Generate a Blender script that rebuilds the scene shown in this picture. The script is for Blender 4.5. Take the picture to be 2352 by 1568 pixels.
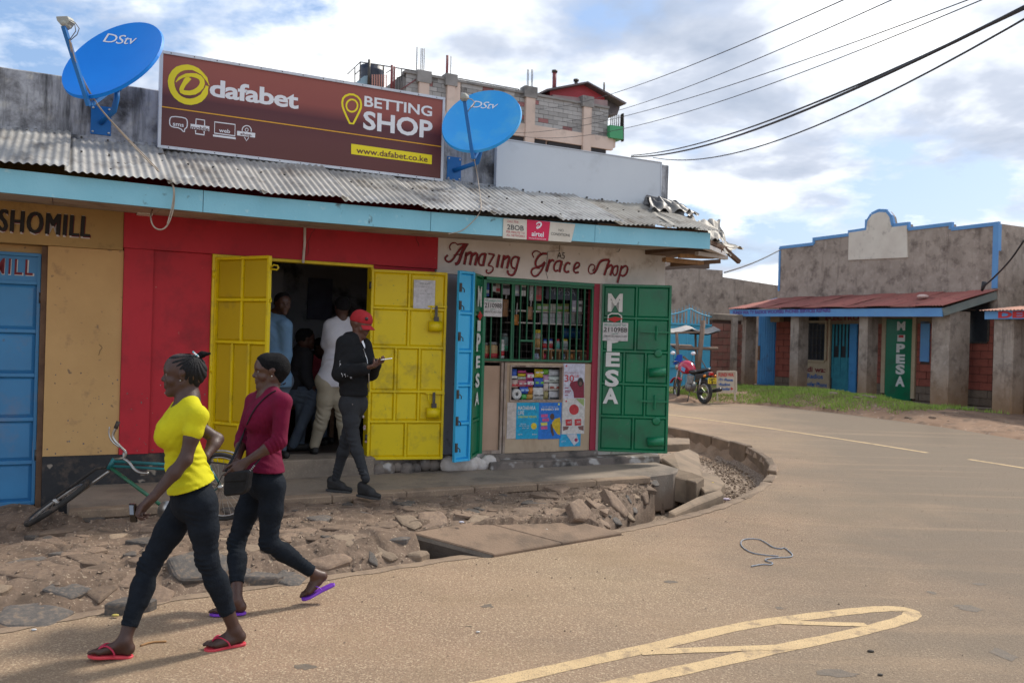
import bpy, bmesh, math, random
import numpy as np
from mathutils import Vector, Matrix, noise
random.seed(7); np.random.seed(7)
sc = bpy.context.scene
for o in list(bpy.data.objects): bpy.data.objects.remove(o)
R = math.radians
# ------------------------------------------------------------------ camera
FPX = 1976.0; EYE = 1.76; ROLL = R(1.6)
CR, SR = math.cos(ROLL), math.sin(ROLL)
cd = bpy.data.cameras.new('camera'); cam = bpy.data.objects.new('camera', cd)
sc.collection.objects.link(cam); sc.camera = cam
cd.sensor_width = 36; cd.lens = FPX / 2352 * 36; cd.clip_start = .05; cd.clip_end = 3000
cam.matrix_world = Matrix(((CR, -SR, 0, 0), (0, 0, -1, 0), (SR, CR, 0, EYE), (0, 0, 0, 1)))
cd.dof.use_dof = True; cd.dof.focus_distance = 6.8; cd.dof.aperture_fstop = 4.0
# ------------------------------------------------------------------ sky, sun, exposure
SUN_EL, SUN_AZ = R(47), math.atan2(.75, .66)      # azimuth measured from +Y towards +X
w = bpy.data.worlds.new('World'); sc.world = w; w.use_nodes = True
nt = w.node_tree; nt.nodes.clear()
N = nt.nodes.new; L = nt.links.new
out = N('ShaderNodeOutputWorld'); bg = N('ShaderNodeBackground'); bg.inputs['Strength'].default_value = .1
sky = N('ShaderNodeTexSky'); sky.sky_type = 'NISHITA'; sky.sun_disc = False
sky.sun_elevation = SUN_EL; sky.sun_rotation = SUN_AZ; sky.air_density = 1.0; sky.dust_density = 2.0
tc = N('ShaderNodeTexCoord'); sep = N('ShaderNodeSeparateXYZ'); L(tc.outputs['Generated'], sep.inputs[0])
def mth(op, a, b=None, c=None):
    n = N('ShaderNodeMath'); n.operation = op
    for i, x in enumerate((a, b, c)):
        if x is None: continue
        if isinstance(x, (int, float)): n.inputs[i].default_value = x
        else: L(x, n.inputs[i])
    return n.outputs[0]
zz = mth('ADD', mth('MAXIMUM', sep.outputs[2], 0.0), .22)
cmb = N('ShaderNodeCombineXYZ')
L(mth('DIVIDE', sep.outputs[0], zz), cmb.inputs[0]); L(mth('DIVIDE', sep.outputs[1], zz), cmb.inputs[1])
def wnoise(scale, det, rough, off=(0, 0, 0), dist=0.0):
    mp = N('ShaderNodeMapping'); mp.inputs['Location'].default_value = off; L(cmb.outputs[0], mp.inputs[0])
    n = N('ShaderNodeTexNoise'); n.inputs['Scale'].default_value = scale; n.inputs['Detail'].default_value = det
    n.inputs['Roughness'].default_value = rough; n.inputs['Distortion'].default_value = dist
    L(mp.outputs[0], n.inputs['Vector']); return n.outputs[0]
def wramp(fac, stops):
    r = N('ShaderNodeValToRGB'); L(fac, r.inputs[0])
    e = r.color_ramp.elements
    while len(e) > 1: e.remove(e[-1])
    for i, (p, c) in enumerate(stops):
        q = e[0] if i == 0 else e.new(p)
        q.position = p; q.color = (*c, 1)
    return r.outputs[0]
big = wnoise(1.15, 8, .56, (5.3, 2.2, 0), .25)
fine = wnoise(2.6, 9, .6, (9, 4, 2), .3)
cover = wramp(mth('ADD', mth('MULTIPLY', big, .7), mth('MULTIPLY', fine, .3)), [(.43, (0, 0, 0)), (.485, (.8, .8, .8)), (.53, (1, 1, 1))])
shade = wramp(wnoise(1.5, 6, .55, (1.3, 8.2, 5), .2), [(.36, (2.9, 3.4, 4.3)), (.45, (4.3, 4.7, 5.5)), (.52, (7.2, 7.5, 7.9)), (.58, (9.6, 9.6, 9.5))])
mx = N('ShaderNodeMix'); mx.data_type = 'RGBA'
L(cover, mx.inputs[0]); L(shade, mx.inputs[7])
blue = N('ShaderNodeMix'); blue.data_type = 'RGBA'; blue.inputs[0].default_value = .55
L(sky.outputs[0], blue.inputs[6]); blue.inputs[7].default_value = (2.0, 3.3, 5.6, 1)
L(blue.outputs[2], mx.inputs[6]); L(mx.outputs[2], bg.inputs[0]); L(bg.outputs[0], out.inputs[0])
sd = bpy.data.lights.new('sun', 'SUN'); sun = bpy.data.objects.new('sun', sd); sc.collection.objects.link(sun)
sd.energy = 2.4; sd.angle = R(6); sd.color = (1, .93, .82)
sdir = Vector((math.sin(SUN_AZ) * math.cos(SUN_EL), math.cos(SUN_AZ) * math.cos(SUN_EL), math.sin(SUN_EL)))
sun.rotation_euler = sdir.to_track_quat('Z', 'Y').to_euler(); sun.location = (20, 20, 30)
vs = sc.view_settings; vs.view_transform = 'Standard'; vs.look = 'None'; vs.gamma = 1; vs.use_curve_mapping = False
vs.exposure = 0.72
# ------------------------------------------------------------------ places
def ray(x, y):
    dx, dy = x - 1176, 784 - y
    return (dx * CR - dy * SR) / FPX, (dx * SR + dy * CR) / FPX
def at(x, y, Y):
    u, v = ray(x, y); return Vector((u * Y, Y, EYE + v * Y))
def gz(y): return .02 * min(max(0.0, y - 9.0), 22.0)
def grd(x, y, up=0.0):
    u, v = ray(x, y)
    Y = (up - EYE) / v
    if Y > 9 or v > -.09: Y = (EYE - up + .18) / (.02 - v)
    return Vector((u * Y, Y, gz(Y) + up))
class Frame:
    def __init__(S, ox, oy, ang):
        S.o = Vector((ox, oy, 0)); S.d = Vector((math.cos(ang), math.sin(ang), 0)); S.n = Vector((math.sin(ang), -math.cos(ang), 0))
    def P(S, s, t, z): return S.o + S.d * s + S.n * t + Vector((0, 0, z))
    def __call__(S, p): return S.P(p[0], p[1], p[2])
    def px(S, x, y, t=0.0):
        u, v = ray(x, y)
        k = (S.o.dot(S.n) + t) / (u * S.n.x + S.n.y)
        q = Vector((k * u, k, 0)) - S.o
        return q.dot(S.d), EYE + v * k
    def sub(S, s, t, ang, flip=False):
        p = S.P(s, t, 0); return Frame(p.x, p.y, math.atan2(S.d.y, S.d.x) + ang)
FAC = Frame(-3.09, 8.89, math.atan2(.459, .889))
BLD = Frame(7.79, 28.6, math.atan2(-.889, .459))
def WORLD(p): return Vector(p)
# ------------------------------------------------------------------ materials
MATS = {}
def M(name, c1, c2=None, scale=3.0, rough=.8, bump=.0, bscale=60.0, metal=0.0, dirt=None, dscale=2.0, dpos=(.5, .65), streak=None,
      rand=0.0, spec=.5, c3=None, c3scale=60.0, c3pos=(.6, .7), transmission=0.0, lowdirt=None, coat=0.0, big=None):
    if name in MATS: return MATS[name]
    m = bpy.data.materials.new(name); m.use_nodes = True; t = m.node_tree; t.nodes.clear()
    n = t.nodes.new; l = t.links.new
    o = n('ShaderNodeOutputMaterial'); b = n('ShaderNodeBsdfPrincipled'); l(b.outputs[0], o.inputs[0])
    b.inputs['Roughness'].default_value = rough; b.inputs['Metallic'].default_value = metal
    b.inputs['Specular IOR Level'].default_value = spec
    b.inputs['Coat Weight'].default_value = coat
    co = n('ShaderNodeTexCoord').outputs['Object']
    def nz(s, d=5, r=.6, vec=None, dist=0.0):
        q = n('ShaderNodeTexNoise'); q.inputs['Scale'].default_value = s; q.inputs['Detail'].default_value = d
        q.inputs['Roughness'].default_value = r; q.inputs['Distortion'].default_value = dist; l(vec or co, q.inputs['Vector']); return q.outputs[0]
    def rmp(f, a, z):
        q = n('ShaderNodeMapRange'); q.inputs[1].default_value = a; q.inputs[2].default_value = z; l(f, q.inputs[0]); return q.outputs[0]
    def mix(f, a, c):
        q = n('ShaderNodeMix'); q.data_type = 'RGBA'
        if isinstance(f, float): q.inputs[0].default_value = f
        else: l(f, q.inputs[0])
        for k, x in ((6, a), (7, c)):
            if isinstance(x, tuple): q.inputs[k].default_value = (*x, 1)
            else: l(x, q.inputs[k])
        return q.outputs[2]
    col = tuple(c1)
    if c2: col = mix(rmp(nz(scale), .35, .65), col, tuple(c2))
    if big: col = mix(rmp(nz(big[1], 3, .5), big[2], big[3]), col, tuple(big[0]))
    if c3: col = mix(rmp(nz(c3scale, 2, .5), *c3pos), col, tuple(c3))
    if streak:
        mp = n('ShaderNodeMapping'); mp.inputs['Scale'].default_value = (1, 1, .12); l(co, mp.inputs[0])
        col = mix(rmp(nz(streak[1], 6, .7, mp.outputs[0]), streak[2], streak[3]), col, tuple(streak[0]))
    if dirt: col = mix(rmp(nz(dscale, 7, .65), *dpos), col, tuple(dirt))
    if lowdirt:   # (colour, z from, z to) mud splashed on the foot of a wall, world height
        g = n('ShaderNodeNewGeometry'); sp = n('ShaderNodeSeparateXYZ'); l(g.outputs['Position'], sp.inputs[0])
        ad = n('ShaderNodeMath'); ad.operation = 'MULTIPLY_ADD'; l(nz(5, 5, .6), ad.inputs[0]); ad.inputs[1].default_value = .5; l(sp.outputs[2], ad.inputs[2])
        col = mix(rmp(ad.outputs[0], lowdirt[2], lowdirt[1]), col, tuple(lowdirt[0]))
    if rand:
        oi = n('ShaderNodeObjectInfo'); hs = n('ShaderNodeHueSaturation')
        mr = n('ShaderNodeMapRange'); l(oi.outputs['Random'], mr.inputs[0]); mr.inputs[3].default_value = 1 - rand; mr.inputs[4].default_value = 1 + rand
        l(mr.outputs[0], hs.inputs['Value'])
        if isinstance(col, tuple): hs.inputs['Color'].default_value = (*col, 1)
        else: l(col, hs.inputs['Color'])
        col = hs.outputs[0]
    if isinstance(col, tuple): b.inputs['Base Color'].default_value = (*col, 1)
    else: l(col, b.inputs['Base Color'])
    if bump:
        bp = n('ShaderNodeBump'); bp.inputs['Strength'].default_value = min(1, bump); bp.inputs['Distance'].default_value = .012
        l(nz(bscale, 6, .65), bp.inputs['Height']); l(bp.outputs[0], b.inputs['Normal'])
    MATS[name] = m; return m
# ------------------------------------------------------------------ mesh builder
COL = sc.collection
def finish(me, mat, name, parent, origin, smooth, mats=None):
    if mats:
        for x in mats: me.materials.append(x)
    elif mat: me.materials.append(mat)
    o = bpy.data.objects.new(name, me); COL.objects.link(o)
    if parent is not None: o.parent = parent
    else: o.location = origin
    return o
def root_loc(p):
    while p.parent is not None: p = p.parent
    return p.location
def tag(o, label=None, cat=None, group=None, kind=None):
    if label: o['label'] = label
    if cat: o['category'] = cat
    if group: o['group'] = group
    if kind: o['kind'] = kind
    return o
def empty(name, loc, label=None, cat=None, group=None, kind=None):
    o = bpy.data.objects.new(name, None); COL.objects.link(o); o.location = loc; o.empty_display_size = .1
    return tag(o, label, cat, group, kind)
class MB:
    def __init__(S, fr=WORLD): S.v = []; S.f = []; S.fr = fr; S.sm = []; S.mi = []; S.cur = 0
    def add(S, vs, fs, smooth=False, fr=None):
        n = len(S.v); fr = fr or S.fr
        S.v += [Vector(fr(p)) for p in vs]; S.f += [tuple(i + n for i in f) for f in fs]; S.sm += [smooth] * len(fs); S.mi += [S.cur] * len(fs)
        return S
    def box(S, x0, x1, y0, y1, z0, z1, jit=0.0):
        q = lambda: random.uniform(-jit, jit) if jit else 0
        vs = [(x + q(), y + q(), z + q()) for x in (x0, x1) for y in (y0, y1) for z in (z0, z1)]
        return S.add(vs, [(0, 1, 3, 2), (4, 6, 7, 5), (0, 4, 5, 1), (2, 3, 7, 6), (0, 2, 6, 4), (1, 5, 7, 3)])
    def hexa(S, p):   # 8 points: bottom ring 4, top ring 4
        return S.add(p, [(0, 1, 2, 3), (7, 6, 5, 4), (0, 4, 5, 1), (1, 5, 6, 2), (2, 6, 7, 3), (3, 7, 4, 0)])
    def quad(S, p): return S.add(p, [(0, 1, 2, 3)])
    def prism(S, pts, fn, a, b):   # outline pts 2D, fn(x, y, depth) -> point
        n = len(pts)
        vs = [fn(x, y, a) for x, y in pts] + [fn(x, y, b) for x, y in pts]
        return S.add(vs, [tuple(range(n)), tuple(range(2 * n - 1, n - 1, -1))] + [(i, (i + 1) % n, n + (i + 1) % n, n + i) for i in range(n)])
    def tube(S, pts, r, seg=8, cap=True, smooth=True, flat=None):
        pts = [Vector(p) for p in pts]; n = len(pts)
        rs = r if isinstance(r, (list, tuple)) else [r] * n
        if len(rs) != n: rs = [float(np.interp(i / (n - 1), np.linspace(0, 1, len(rs)), rs)) for i in range(n)]
        vs = []; up = None
        for i, p in enumerate(pts):
            d = (pts[min(i + 1, n - 1)] - pts[max(i - 1, 0)])
            if d.length < 1e-9: d = Vector((0, 0, 1))
            d.normalize()
            if up is None:
                up = Vector((0, 0, 1)) if abs(d.z) < .9 else Vector((1, 0, 0))
            a = d.cross(up)
            if a.length < 1e-5: a = d.orthogonal()
            a.normalize(); b = a.cross(d).normalized(); up = b
            for k in range(seg):
                t = 2 * math.pi * k / seg
                vs.append(p + (a * math.cos(t) + b * math.sin(t) * (flat or 1)) * rs[i])
        fs = [(i * seg + k, i * seg + (k + 1) % seg, (i + 1) * seg + (k + 1) % seg, (i + 1) * seg + k) for i in range(n - 1) for k in range(seg)]
        if cap: fs += [tuple(range(seg - 1, -1, -1)), tuple((n - 1) * seg + k for k in range(seg))]
        return S.add(vs, fs, smooth)
    def bar(S, a, b, w, h=None, upv=(0, 0, 1)):   # square bar between points
        a, b = Vector(a), Vector(b); h = h or w; d = (b - a).normalized(); u = Vector(upv)
        s = d.cross(u)
        if s.length < 1e-4: s = d.orthogonal()
        s.normalize(); u = s.cross(d).normalized(); s *= w / 2; u *= h / 2
        return S.add([a - s - u, a + s - u, a + s + u, a - s + u, b - s - u, b + s - u, b + s + u, b - s + u],
                     [(0, 1, 2, 3), (7, 6, 5, 4), (0, 4, 5, 1), (1, 5, 6, 2), (2, 6, 7, 3), (3, 7, 4, 0)])
    def lathe(S, base, axis, prof, seg=24, smooth=True):   # prof: (dist along axis, radius)
        base = Vector(base); ax = Vector(axis).normalized(); a = ax.orthogonal().normalized(); b = ax.cross(a); vs = []
        for h, r in prof:
            for k in range(seg):
                t = 2 * math.pi * k / seg; vs.append(base + ax * h + (a * math.cos(t) + b * math.sin(t)) * r)
        n = len(prof)
        fs = [(i * seg + k, i * seg + (k + 1) % seg, (i + 1) * seg + (k + 1) % seg, (i + 1) * seg + k) for i in range(n - 1) for k in range(seg)]
        fs += [tuple(range(seg - 1, -1, -1)), tuple((n - 1) * seg + k for k in range(seg))]
        return S.add(vs, fs, smooth)
    def ball(S, c, r, seg=10, rings=6, sc3=(1, 1, 1)):
        c = Vector(c); vs = []; fs = []
        for i in range(rings + 1):
            p = math.pi * i / rings
            for k in range(seg):
                t = 2 * math.pi * k / seg
                vs.append(c + Vector((math.sin(p) * math.cos(t) * sc3[0], math.sin(p) * math.sin(t) * sc3[1], math.cos(p) * sc3[2])) * r)
        fs = [(i * seg + k, i * seg + (k + 1) % seg, (i + 1) * seg + (k + 1) % seg, (i + 1) * seg + k) for i in range(rings) for k in range(seg)]
        return S.add(vs, fs, True)
    def grid(S, nu, nv, fn, smooth=True, close=False):
        vs = [fn(i / nu, j / nv) for i in range(nu + 1) for j in range(nv + 1)]
        w_ = nv + 1
        return S.add(vs, [(i * w_ + j, (i + 1) * w_ + j, (i + 1) * w_ + j + 1, i * w_ + j + 1) for i in range(nu) for j in range(nv)], smooth)
    def build(S, name, mat, parent=None, origin=None, mats=None, label=None, cat=None, group=None, kind=None, bevel=0.0):
        if not S.v: S.v = [Vector((0, 0, 0))]
        if parent is not None: O = Vector(root_loc(parent))
        elif origin is not None: O = Vector(origin)
        else:
            lo = Vector([min(v[i] for v in S.v) for i in range(3)]); hi = Vector([max(v[i] for v in S.v) for i in range(3)])
            O = Vector(((lo.x + hi.x) / 2, (lo.y + hi.y) / 2, lo.z))
        me = bpy.data.meshes.new(name)
        me.from_pydata([v - O for v in S.v], [], S.f)
        bm = bmesh.new(); bm.from_mesh(me)
        for i, f in enumerate(bm.faces): f.smooth = S.sm[i]; f.material_index = S.mi[i]
        bmesh.ops.remove_doubles(bm, verts=bm.verts, dist=1e-6)
        bmesh.ops.recalc_face_normals(bm, faces=bm.faces)
        if bevel:
            es = [e for e in bm.edges if len(e.link_faces) == 2 and e.calc_face_angle(0) > .6]
            bmesh.ops.bevel(bm, geom=es, offset=bevel, segments=1, affect='EDGES', profile=.5)
        bm.to_mesh(me); bm.free()
        o = finish(me, mat, name, parent, O, True, mats)
        return tag(o, label, cat, group, kind)
def share(src, name, parent, mat4, group=None, label=None, cat=None):   # a copy that shares mesh data
    o = src.copy(); o.name = name; COL.objects.link(o)
    for k in ('label', 'category', 'group'):
        if k in o: del o[k]
    o.parent = parent; o.matrix_local = mat4
    return tag(o, label, cat, group)
# ------------------------------------------------------------------ lettering (flat print)
_tc = {}
def text2d(body, bold=0.0, shear=0.0, spacing=1.0, res=3):
    k = (body, bold, shear, spacing, res)
    if k in _tc: return _tc[k]
    cu = bpy.data.curves.new('t', 'FONT'); cu.body = body; cu.offset = bold; cu.shear = shear; cu.space_character = spacing
    cu.resolution_u = res; cu.fill_mode = 'FRONT'
    ob = bpy.data.objects.new('t', cu); COL.objects.link(ob)
    dg = bpy.context.evaluated_depsgraph_get(); ev = ob.evaluated_get(dg)
    me = bpy.data.meshes.new_from_object(ev)
    vs = [(v.co.x, v.co.y) for v in me.vertices]; fs = [tuple(p.vertices) for p in me.polygons]
    bpy.data.objects.remove(ob); bpy.data.curves.remove(cu); bpy.data.meshes.remove(me)
    x0 = min(v[0] for v in vs); x1 = max(v[0] for v in vs); y0 = min(v[1] for v in vs); y1 = max(v[1] for v in vs)
    vs = [((x - x0) / (x1 - x0 or 1), (y - y0) / (y1 - y0 or 1)) for x, y in vs]
    _tc[k] = (vs, fs); return _tc[k]
def put_text(mb, body, x0, x1, y0, y1, fn, **kw):   # fn(x, y) -> point in mb's frame
    vs, fs = text2d(body, **kw)
    mb.add([fn(x0 + (x1 - x0) * a, y0 + (y1 - y0) * b) for a, b in vs], fs)
def ribbon(mb, pts, w, fn, closed=False, rnd=True):   # flat painted stroke; pts 2D, w width or list
    P = [Vector((p[0], p[1])) for p in pts]
    if rnd and len(P) > 2:   # one round of corner rounding
        Q = []
        m = len(P)
        for i in range(m if closed else m - 1):
            a, b = P[i], P[(i + 1) % m]
            Q += [a * .75 + b * .25, a * .25 + b * .75]
        if not closed: Q = [P[0]] + Q + [P[-1]]
        P = Q
    n = len(P); ws = w if isinstance(w, list) else [w] * n
    if len(ws) != n: ws = [ws[min(len(ws) - 1, int(i * len(ws) / n))] for i in range(n)]
    vs = []
    for i, p in enumerate(P):
        a = P[(i - 1) % n] if (closed or i > 0) else P[i]; b = P[(i + 1) % n] if (closed or i < n - 1) else P[i]
        d = (b - a); d = d.normalized() if d.length > 1e-9 else Vector((1, 0)); q = Vector((-d.y, d.x)) * ws[i] / 2
        vs += [fn(*(p + q)), fn(*(p - q))]
    fs = [(2 * i, 2 * i + 1, 2 * ((i + 1) % n) + 1, 2 * ((i + 1) % n)) for i in range(n if closed else n - 1)]
    mb.add(vs, fs)
def poly(mb, pts, fn): mb.add([fn(*p) for p in pts], [tuple(range(len(pts)))])
def disc(cx, cy, rx, ry=None, n=24, a0=0): return [(cx + rx * math.cos(a0 + 2 * math.pi * k / n), cy + (ry or rx) * math.sin(a0 + 2 * math.pi * k / n)) for k in range(n)]
def ZV(ox, oy, k):   # zoomed-picture pixel -> picture pixel (2352 wide)
    return lambda x, y: ((ox + x / k) * .91875, (oy + y / k) * .91875)
# ================================================================== GROUND, ROAD
EDGE_V = [(-700, 1600), (0, 1448), (470, 1365), (780, 1325), (1000, 1290), (1135, 1273), (1350, 1235), (1500, 1206), (1640, 1172), (1725, 1138), (1770, 1105), (1780, 1080), (1768, 1057), (1740, 1038), (1700, 1022), (1650, 1008), (1600, 997), (1530, 985)]
EDGE = [grd(*p) for p in EDGE_V] + [Vector((2.2, 20, .2)), Vector((.5, 25.5, .33)), Vector((-6, 34, .44)), Vector((-30, 52, .44))]
FAR_V = [(2900, 1098), (2352, 1012), (2200, 986), (2050, 965), (1900, 946), (1750, 930), (1640, 925), (1540, 925)]
FARE = [grd(*p) for p in FAR_V] + [Vector((2.6, 25.5, .33)), Vector((-3.5, 34, .44)), Vector((-27, 56, .44))]
def smooth_line(P, n=2):
    P = [Vector(p) for p in P]
    for _ in range(n):
        Q = [P[0]]
        for a, b in zip(P[:-1], P[1:]): Q += [a * .75 + b * .25, a * .25 + b * .75]
        P = Q + [P[-1]]
    return P
EDGE_S = smooth_line(EDGE); FAR_S = smooth_line(FARE)
E2 = np.array([(p.x, p.y) for p in EDGE_S])
def edge_dist(x, y):   # signed distance to the road edge: positive on the shop side
    a = E2[:-1]; b = E2[1:]; p = np.array((x, y)); d = b - a
    t = np.clip(((p - a) * d).sum(1) / (d * d).sum(1), 0, 1); q = a + d * t[:, None]; e = p - q; r = np.hypot(e[:, 0], e[:, 1]); i = int(r.argmin())
    s = d[i][0] * e[i][1] - d[i][1] * e[i][0]
    return float(r[i]) * (1 if s > 0 else -1)
m_dirt = M('dirt', (.21, .135, .085), (.29, .2, .13), 1.3, .95, .5, 25, dirt=(.13, .085, .055), dscale=3, dpos=(.5, .7), c3=(.35, .27, .19), c3scale=90)
m_road = M('dusty asphalt', (.33, .222, .148), (.265, .18, .122), .9, .93, 1.0, 55, c3=(.52, .40, .27), c3scale=85, c3pos=(.54, .66),
           dirt=(.28, .2, .125), dscale=.8, dpos=(.5, .75), big=((.30, .22, .145), .22, .42, .65), spec=.25)
_t = m_road.node_tree
_n = _t.nodes.new; _l = _t.links.new; _b = [q for q in _t.nodes if q.type == 'BSDF_PRINCIPLED'][0]
_src = _b.inputs['Base Color'].links[0].from_socket; _g = _n('ShaderNodeNewGeometry'); _sp = _n('ShaderNodeSeparateXYZ'); _l(_g.outputs['Position'], _sp.inputs[0])
def _m(op, a, b):
    q = _n('ShaderNodeMath'); q.operation = op
    for i, x in enumerate((a, b)):
        if isinstance(x, (int, float)): q.inputs[i].default_value = x
        else: _l(x, q.inputs[i])
    return q.outputs[0]
def _nz(s, rot, sc3, d=5):
    mp = _n('ShaderNodeMapping'); mp.inputs['Rotation'].default_value = (0, 0, rot); mp.inputs['Scale'].default_value = sc3; _l(_g.outputs['Position'], mp.inputs[0])
    q = _n('ShaderNodeTexNoise'); q.inputs['Scale'].default_value = s; q.inputs['Detail'].default_value = d; q.inputs['Roughness'].default_value = .6; _l(mp.outputs[0], q.inputs['Vector']); return q.outputs[0]
def _rg(f, a, b):
    q = _n('ShaderNodeMapRange'); q.inputs[1].default_value = a; q.inputs[2].default_value = b; _l(f, q.inputs[0]); return q.outputs[0]
def _mix(f, a, c, k=1.0):
    q = _n('ShaderNodeMix'); q.data_type = 'RGBA'; _l(_m('MULTIPLY', f, k), q.inputs[0]); _l(a, q.inputs[6]); q.inputs[7].default_value = (*c, 1); return q.outputs[2]
# bare grey asphalt where traffic wipes the dust off (towards the outside of the bend), wheel streaks, dark stains
_c = _mix(_rg(_m('ADD', _m('ADD', _m('MULTIPLY', _sp.outputs[0], .22), _m('MULTIPLY', _sp.outputs[1], -.05)), _m('MULTIPLY', _nz(.8, .5, (1, 1, 1)), 1.1)), .38, 1.1), _src, (.18, .145, .11), .85)
_c = _mix(_rg(_nz(1.6, .55, (.22, 1.6, 1)), .5, .75), _c, (.21, .15, .105), .3); _c = _mix(_rg(_nz(1.3, .45, (.18, 2.2, 1)), .54, .7), _c, (.40, .285, .185), .28)
_c = _mix(_rg(_nz(130, 0, (1, 1, 1), 2), .58, .68), _c, (.09, .068, .05), .6); _c = _mix(_rg(_nz(3.3, 0, (1, 1.8, 1), 3), .735, .76), _c, (.06, .05, .04), .7)
_l(_c, _b.inputs['Base Color'])
m_paint = M('road paint', (.60, .435, .235), (.52, .37, .2), 5, .9, .6, 90, dirt=(.30, .215, .135), dscale=7, dpos=(.53, .66), c3=(.27, .19, .12), c3scale=110, c3pos=(.60, .66))
m_conc = M('dusty concrete', (.30, .215, .145), (.23, .165, .115), 2.2, .93, .45, 45, dirt=(.15, .108, .08), dscale=4, dpos=(.5, .72), c3=(.38, .29, .2), c3scale=70)
m_slab = M('worn platform concrete', (.215, .175, .14), (.27, .215, .165), 1.6, .9, .4, 50, lowdirt=((.17, .12, .085), .22, .46), dirt=(.14, .115, .092), dscale=2.4, dpos=(.46, .68), c3=(.32, .27, .21), c3scale=60, c3pos=(.58, .7))
# base ground: dirt sheet to the horizon, sunk in the roadside drain
def ground_z(x, y):
    if y > 60 or abs(x) > 40 or y < -8: return gz(y) - .02
    d = edge_dist(x, y)
    if y > 32: return gz(y) - .03
    if d > .02:
        k = min(1, (d - .02) / .12)
        p = Vector((x, y, 0)) - FAC.o; s, t = p.dot(FAC.d), p.dot(FAC.n)
        dep = .42
        if t < -.5 and y > 13: dep = .42 - min(.34, (y - 13) * .08)
        return gz(y) - .04 - dep * k + .02 * noise.noise(Vector((x * 3, y * 3, 0)))
    return gz(y) - .03
def axis(lo, hi, fine_lo, fine_hi, step):
    a = []; v = fine_lo; st = step
    while v > lo: st *= 1.5; v -= st; a.append(v)
    a = a[::-1]; v = fine_lo
    while v < fine_hi: a.append(v); v += step
    st = step
    while v < hi: a.append(v); st *= 1.5; v += st
    a.append(hi); return a
xs = axis(-900, 900, -6, 13, .14); ys = axis(-60, 1500, 3, 20, .14)
mb = MB(); vs = [(x, y, ground_z(x, y)) for x in xs for y in ys]; nY = len(ys)
mb.add(vs, [(i * nY + j, (i + 1) * nY + j, (i + 1) * nY + j + 1, i * nY + j + 1) for i in range(len(xs) - 1) for j in range(nY - 1)], True)
mb.build('ground', m_dirt, origin=(0, 0, 0), kind='structure')
# road surface as rows between the two edges
def resample(P, n):
    P = [Vector(p) for p in P]; ls = [0]
    for a, b in zip(P[:-1], P[1:]): ls.append(ls[-1] + (b - a).length)
    o_ = []; j = 0
    for i in range(n):
        t = ls[-1] * i / (n - 1)
        while j < len(P) - 2 and ls[j + 1] < t: j += 1
        q = (t - ls[j]) / max(1e-9, ls[j + 1] - ls[j]); o_.append(P[j].lerp(P[j + 1], q))
    return o_
mb = MB()
near = [p.copy() for p in EDGE_S]
# fan of quads: for each edge point pick a partner: near part goes to a line far toward the viewer, far part to the outer edge
def partner(p):
    best = None
    return best
outer_near = [Vector((x, -6, 0)) for x in (-9, 16)]
bmr = bmesh.new()
loopv = [bmr.verts.new(p) for p in EDGE_S] + [bmr.verts.new(p) for p in reversed(FAR_S)] + [bmr.verts.new((30, 4, 0)), bmr.verts.new((30, -8, 0)), bmr.verts.new((-14, -8, 0))]
fr_ = bmr.faces.new(loopv)
bmesh.ops.triangulate(bmr, faces=[fr_])
# cut the sheet into strips so that it follows the rise of the ground
for yy in [i * .8 for i in range(-5, 45)]:
    bmesh.ops.bisect_plane(bmr, geom=bmr.verts[:] + bmr.edges[:] + bmr.faces[:], plane_co=(0, yy, 0), plane_no=(0, 1, 0))
for v in bmr.verts: v.co.z = gz(v.co.y) + .004
ext = bmesh.ops.extrude_face_region(bmr, geom=bmr.faces[:])
for v in [g for g in ext['geom'] if isinstance(g, bmesh.types.BMVert)]: v.co.z -= .12
bmesh.ops.recalc_face_normals(bmr, faces=bmr.faces)
me = bpy.data.meshes.new('road'); bmr.to_mesh(me); bmr.free(); me.materials.append(m_road)
o = bpy.data.objects.new('road', me); COL.objects.link(o); tag(o, kind='structure')
# broken road lip along the shop side: pale ragged concrete edge
mb = MB()
L_ = resample(EDGE_S[:60], 200)
prev = None
for i, p in enumerate(L_):
    q = L_[min(i + 1, len(L_) - 1)]; d = (q - L_[max(0, i - 1)]); d.z = 0; d.normalize(); nrm = Vector((-d.y, d.x, 0))
    wob = .035 * noise.noise(Vector((i * .35, 0, 3))) + .02 * noise.noise(Vector((i * 1.3, 5, 3)))
    r = [p - nrm * (.05 + wob) + Vector((0, 0, .008)), p + nrm * (.055 + wob) + Vector((0, 0, .016)), p + nrm * (.075 + wob) - Vector((0, 0, .06))]
    if prev:
        n0 = len(mb.v); mb.v += prev + r
        for k in range(2): mb.f.append((n0 + k, n0 + k + 1, n0 + 3 + k + 1, n0 + 3 + k)); mb.sm.append(True); mb.mi.append(0)
    prev = r
mb.build('road_edge', m_conc, origin=(0, 0, 0), kind='structure')
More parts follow.
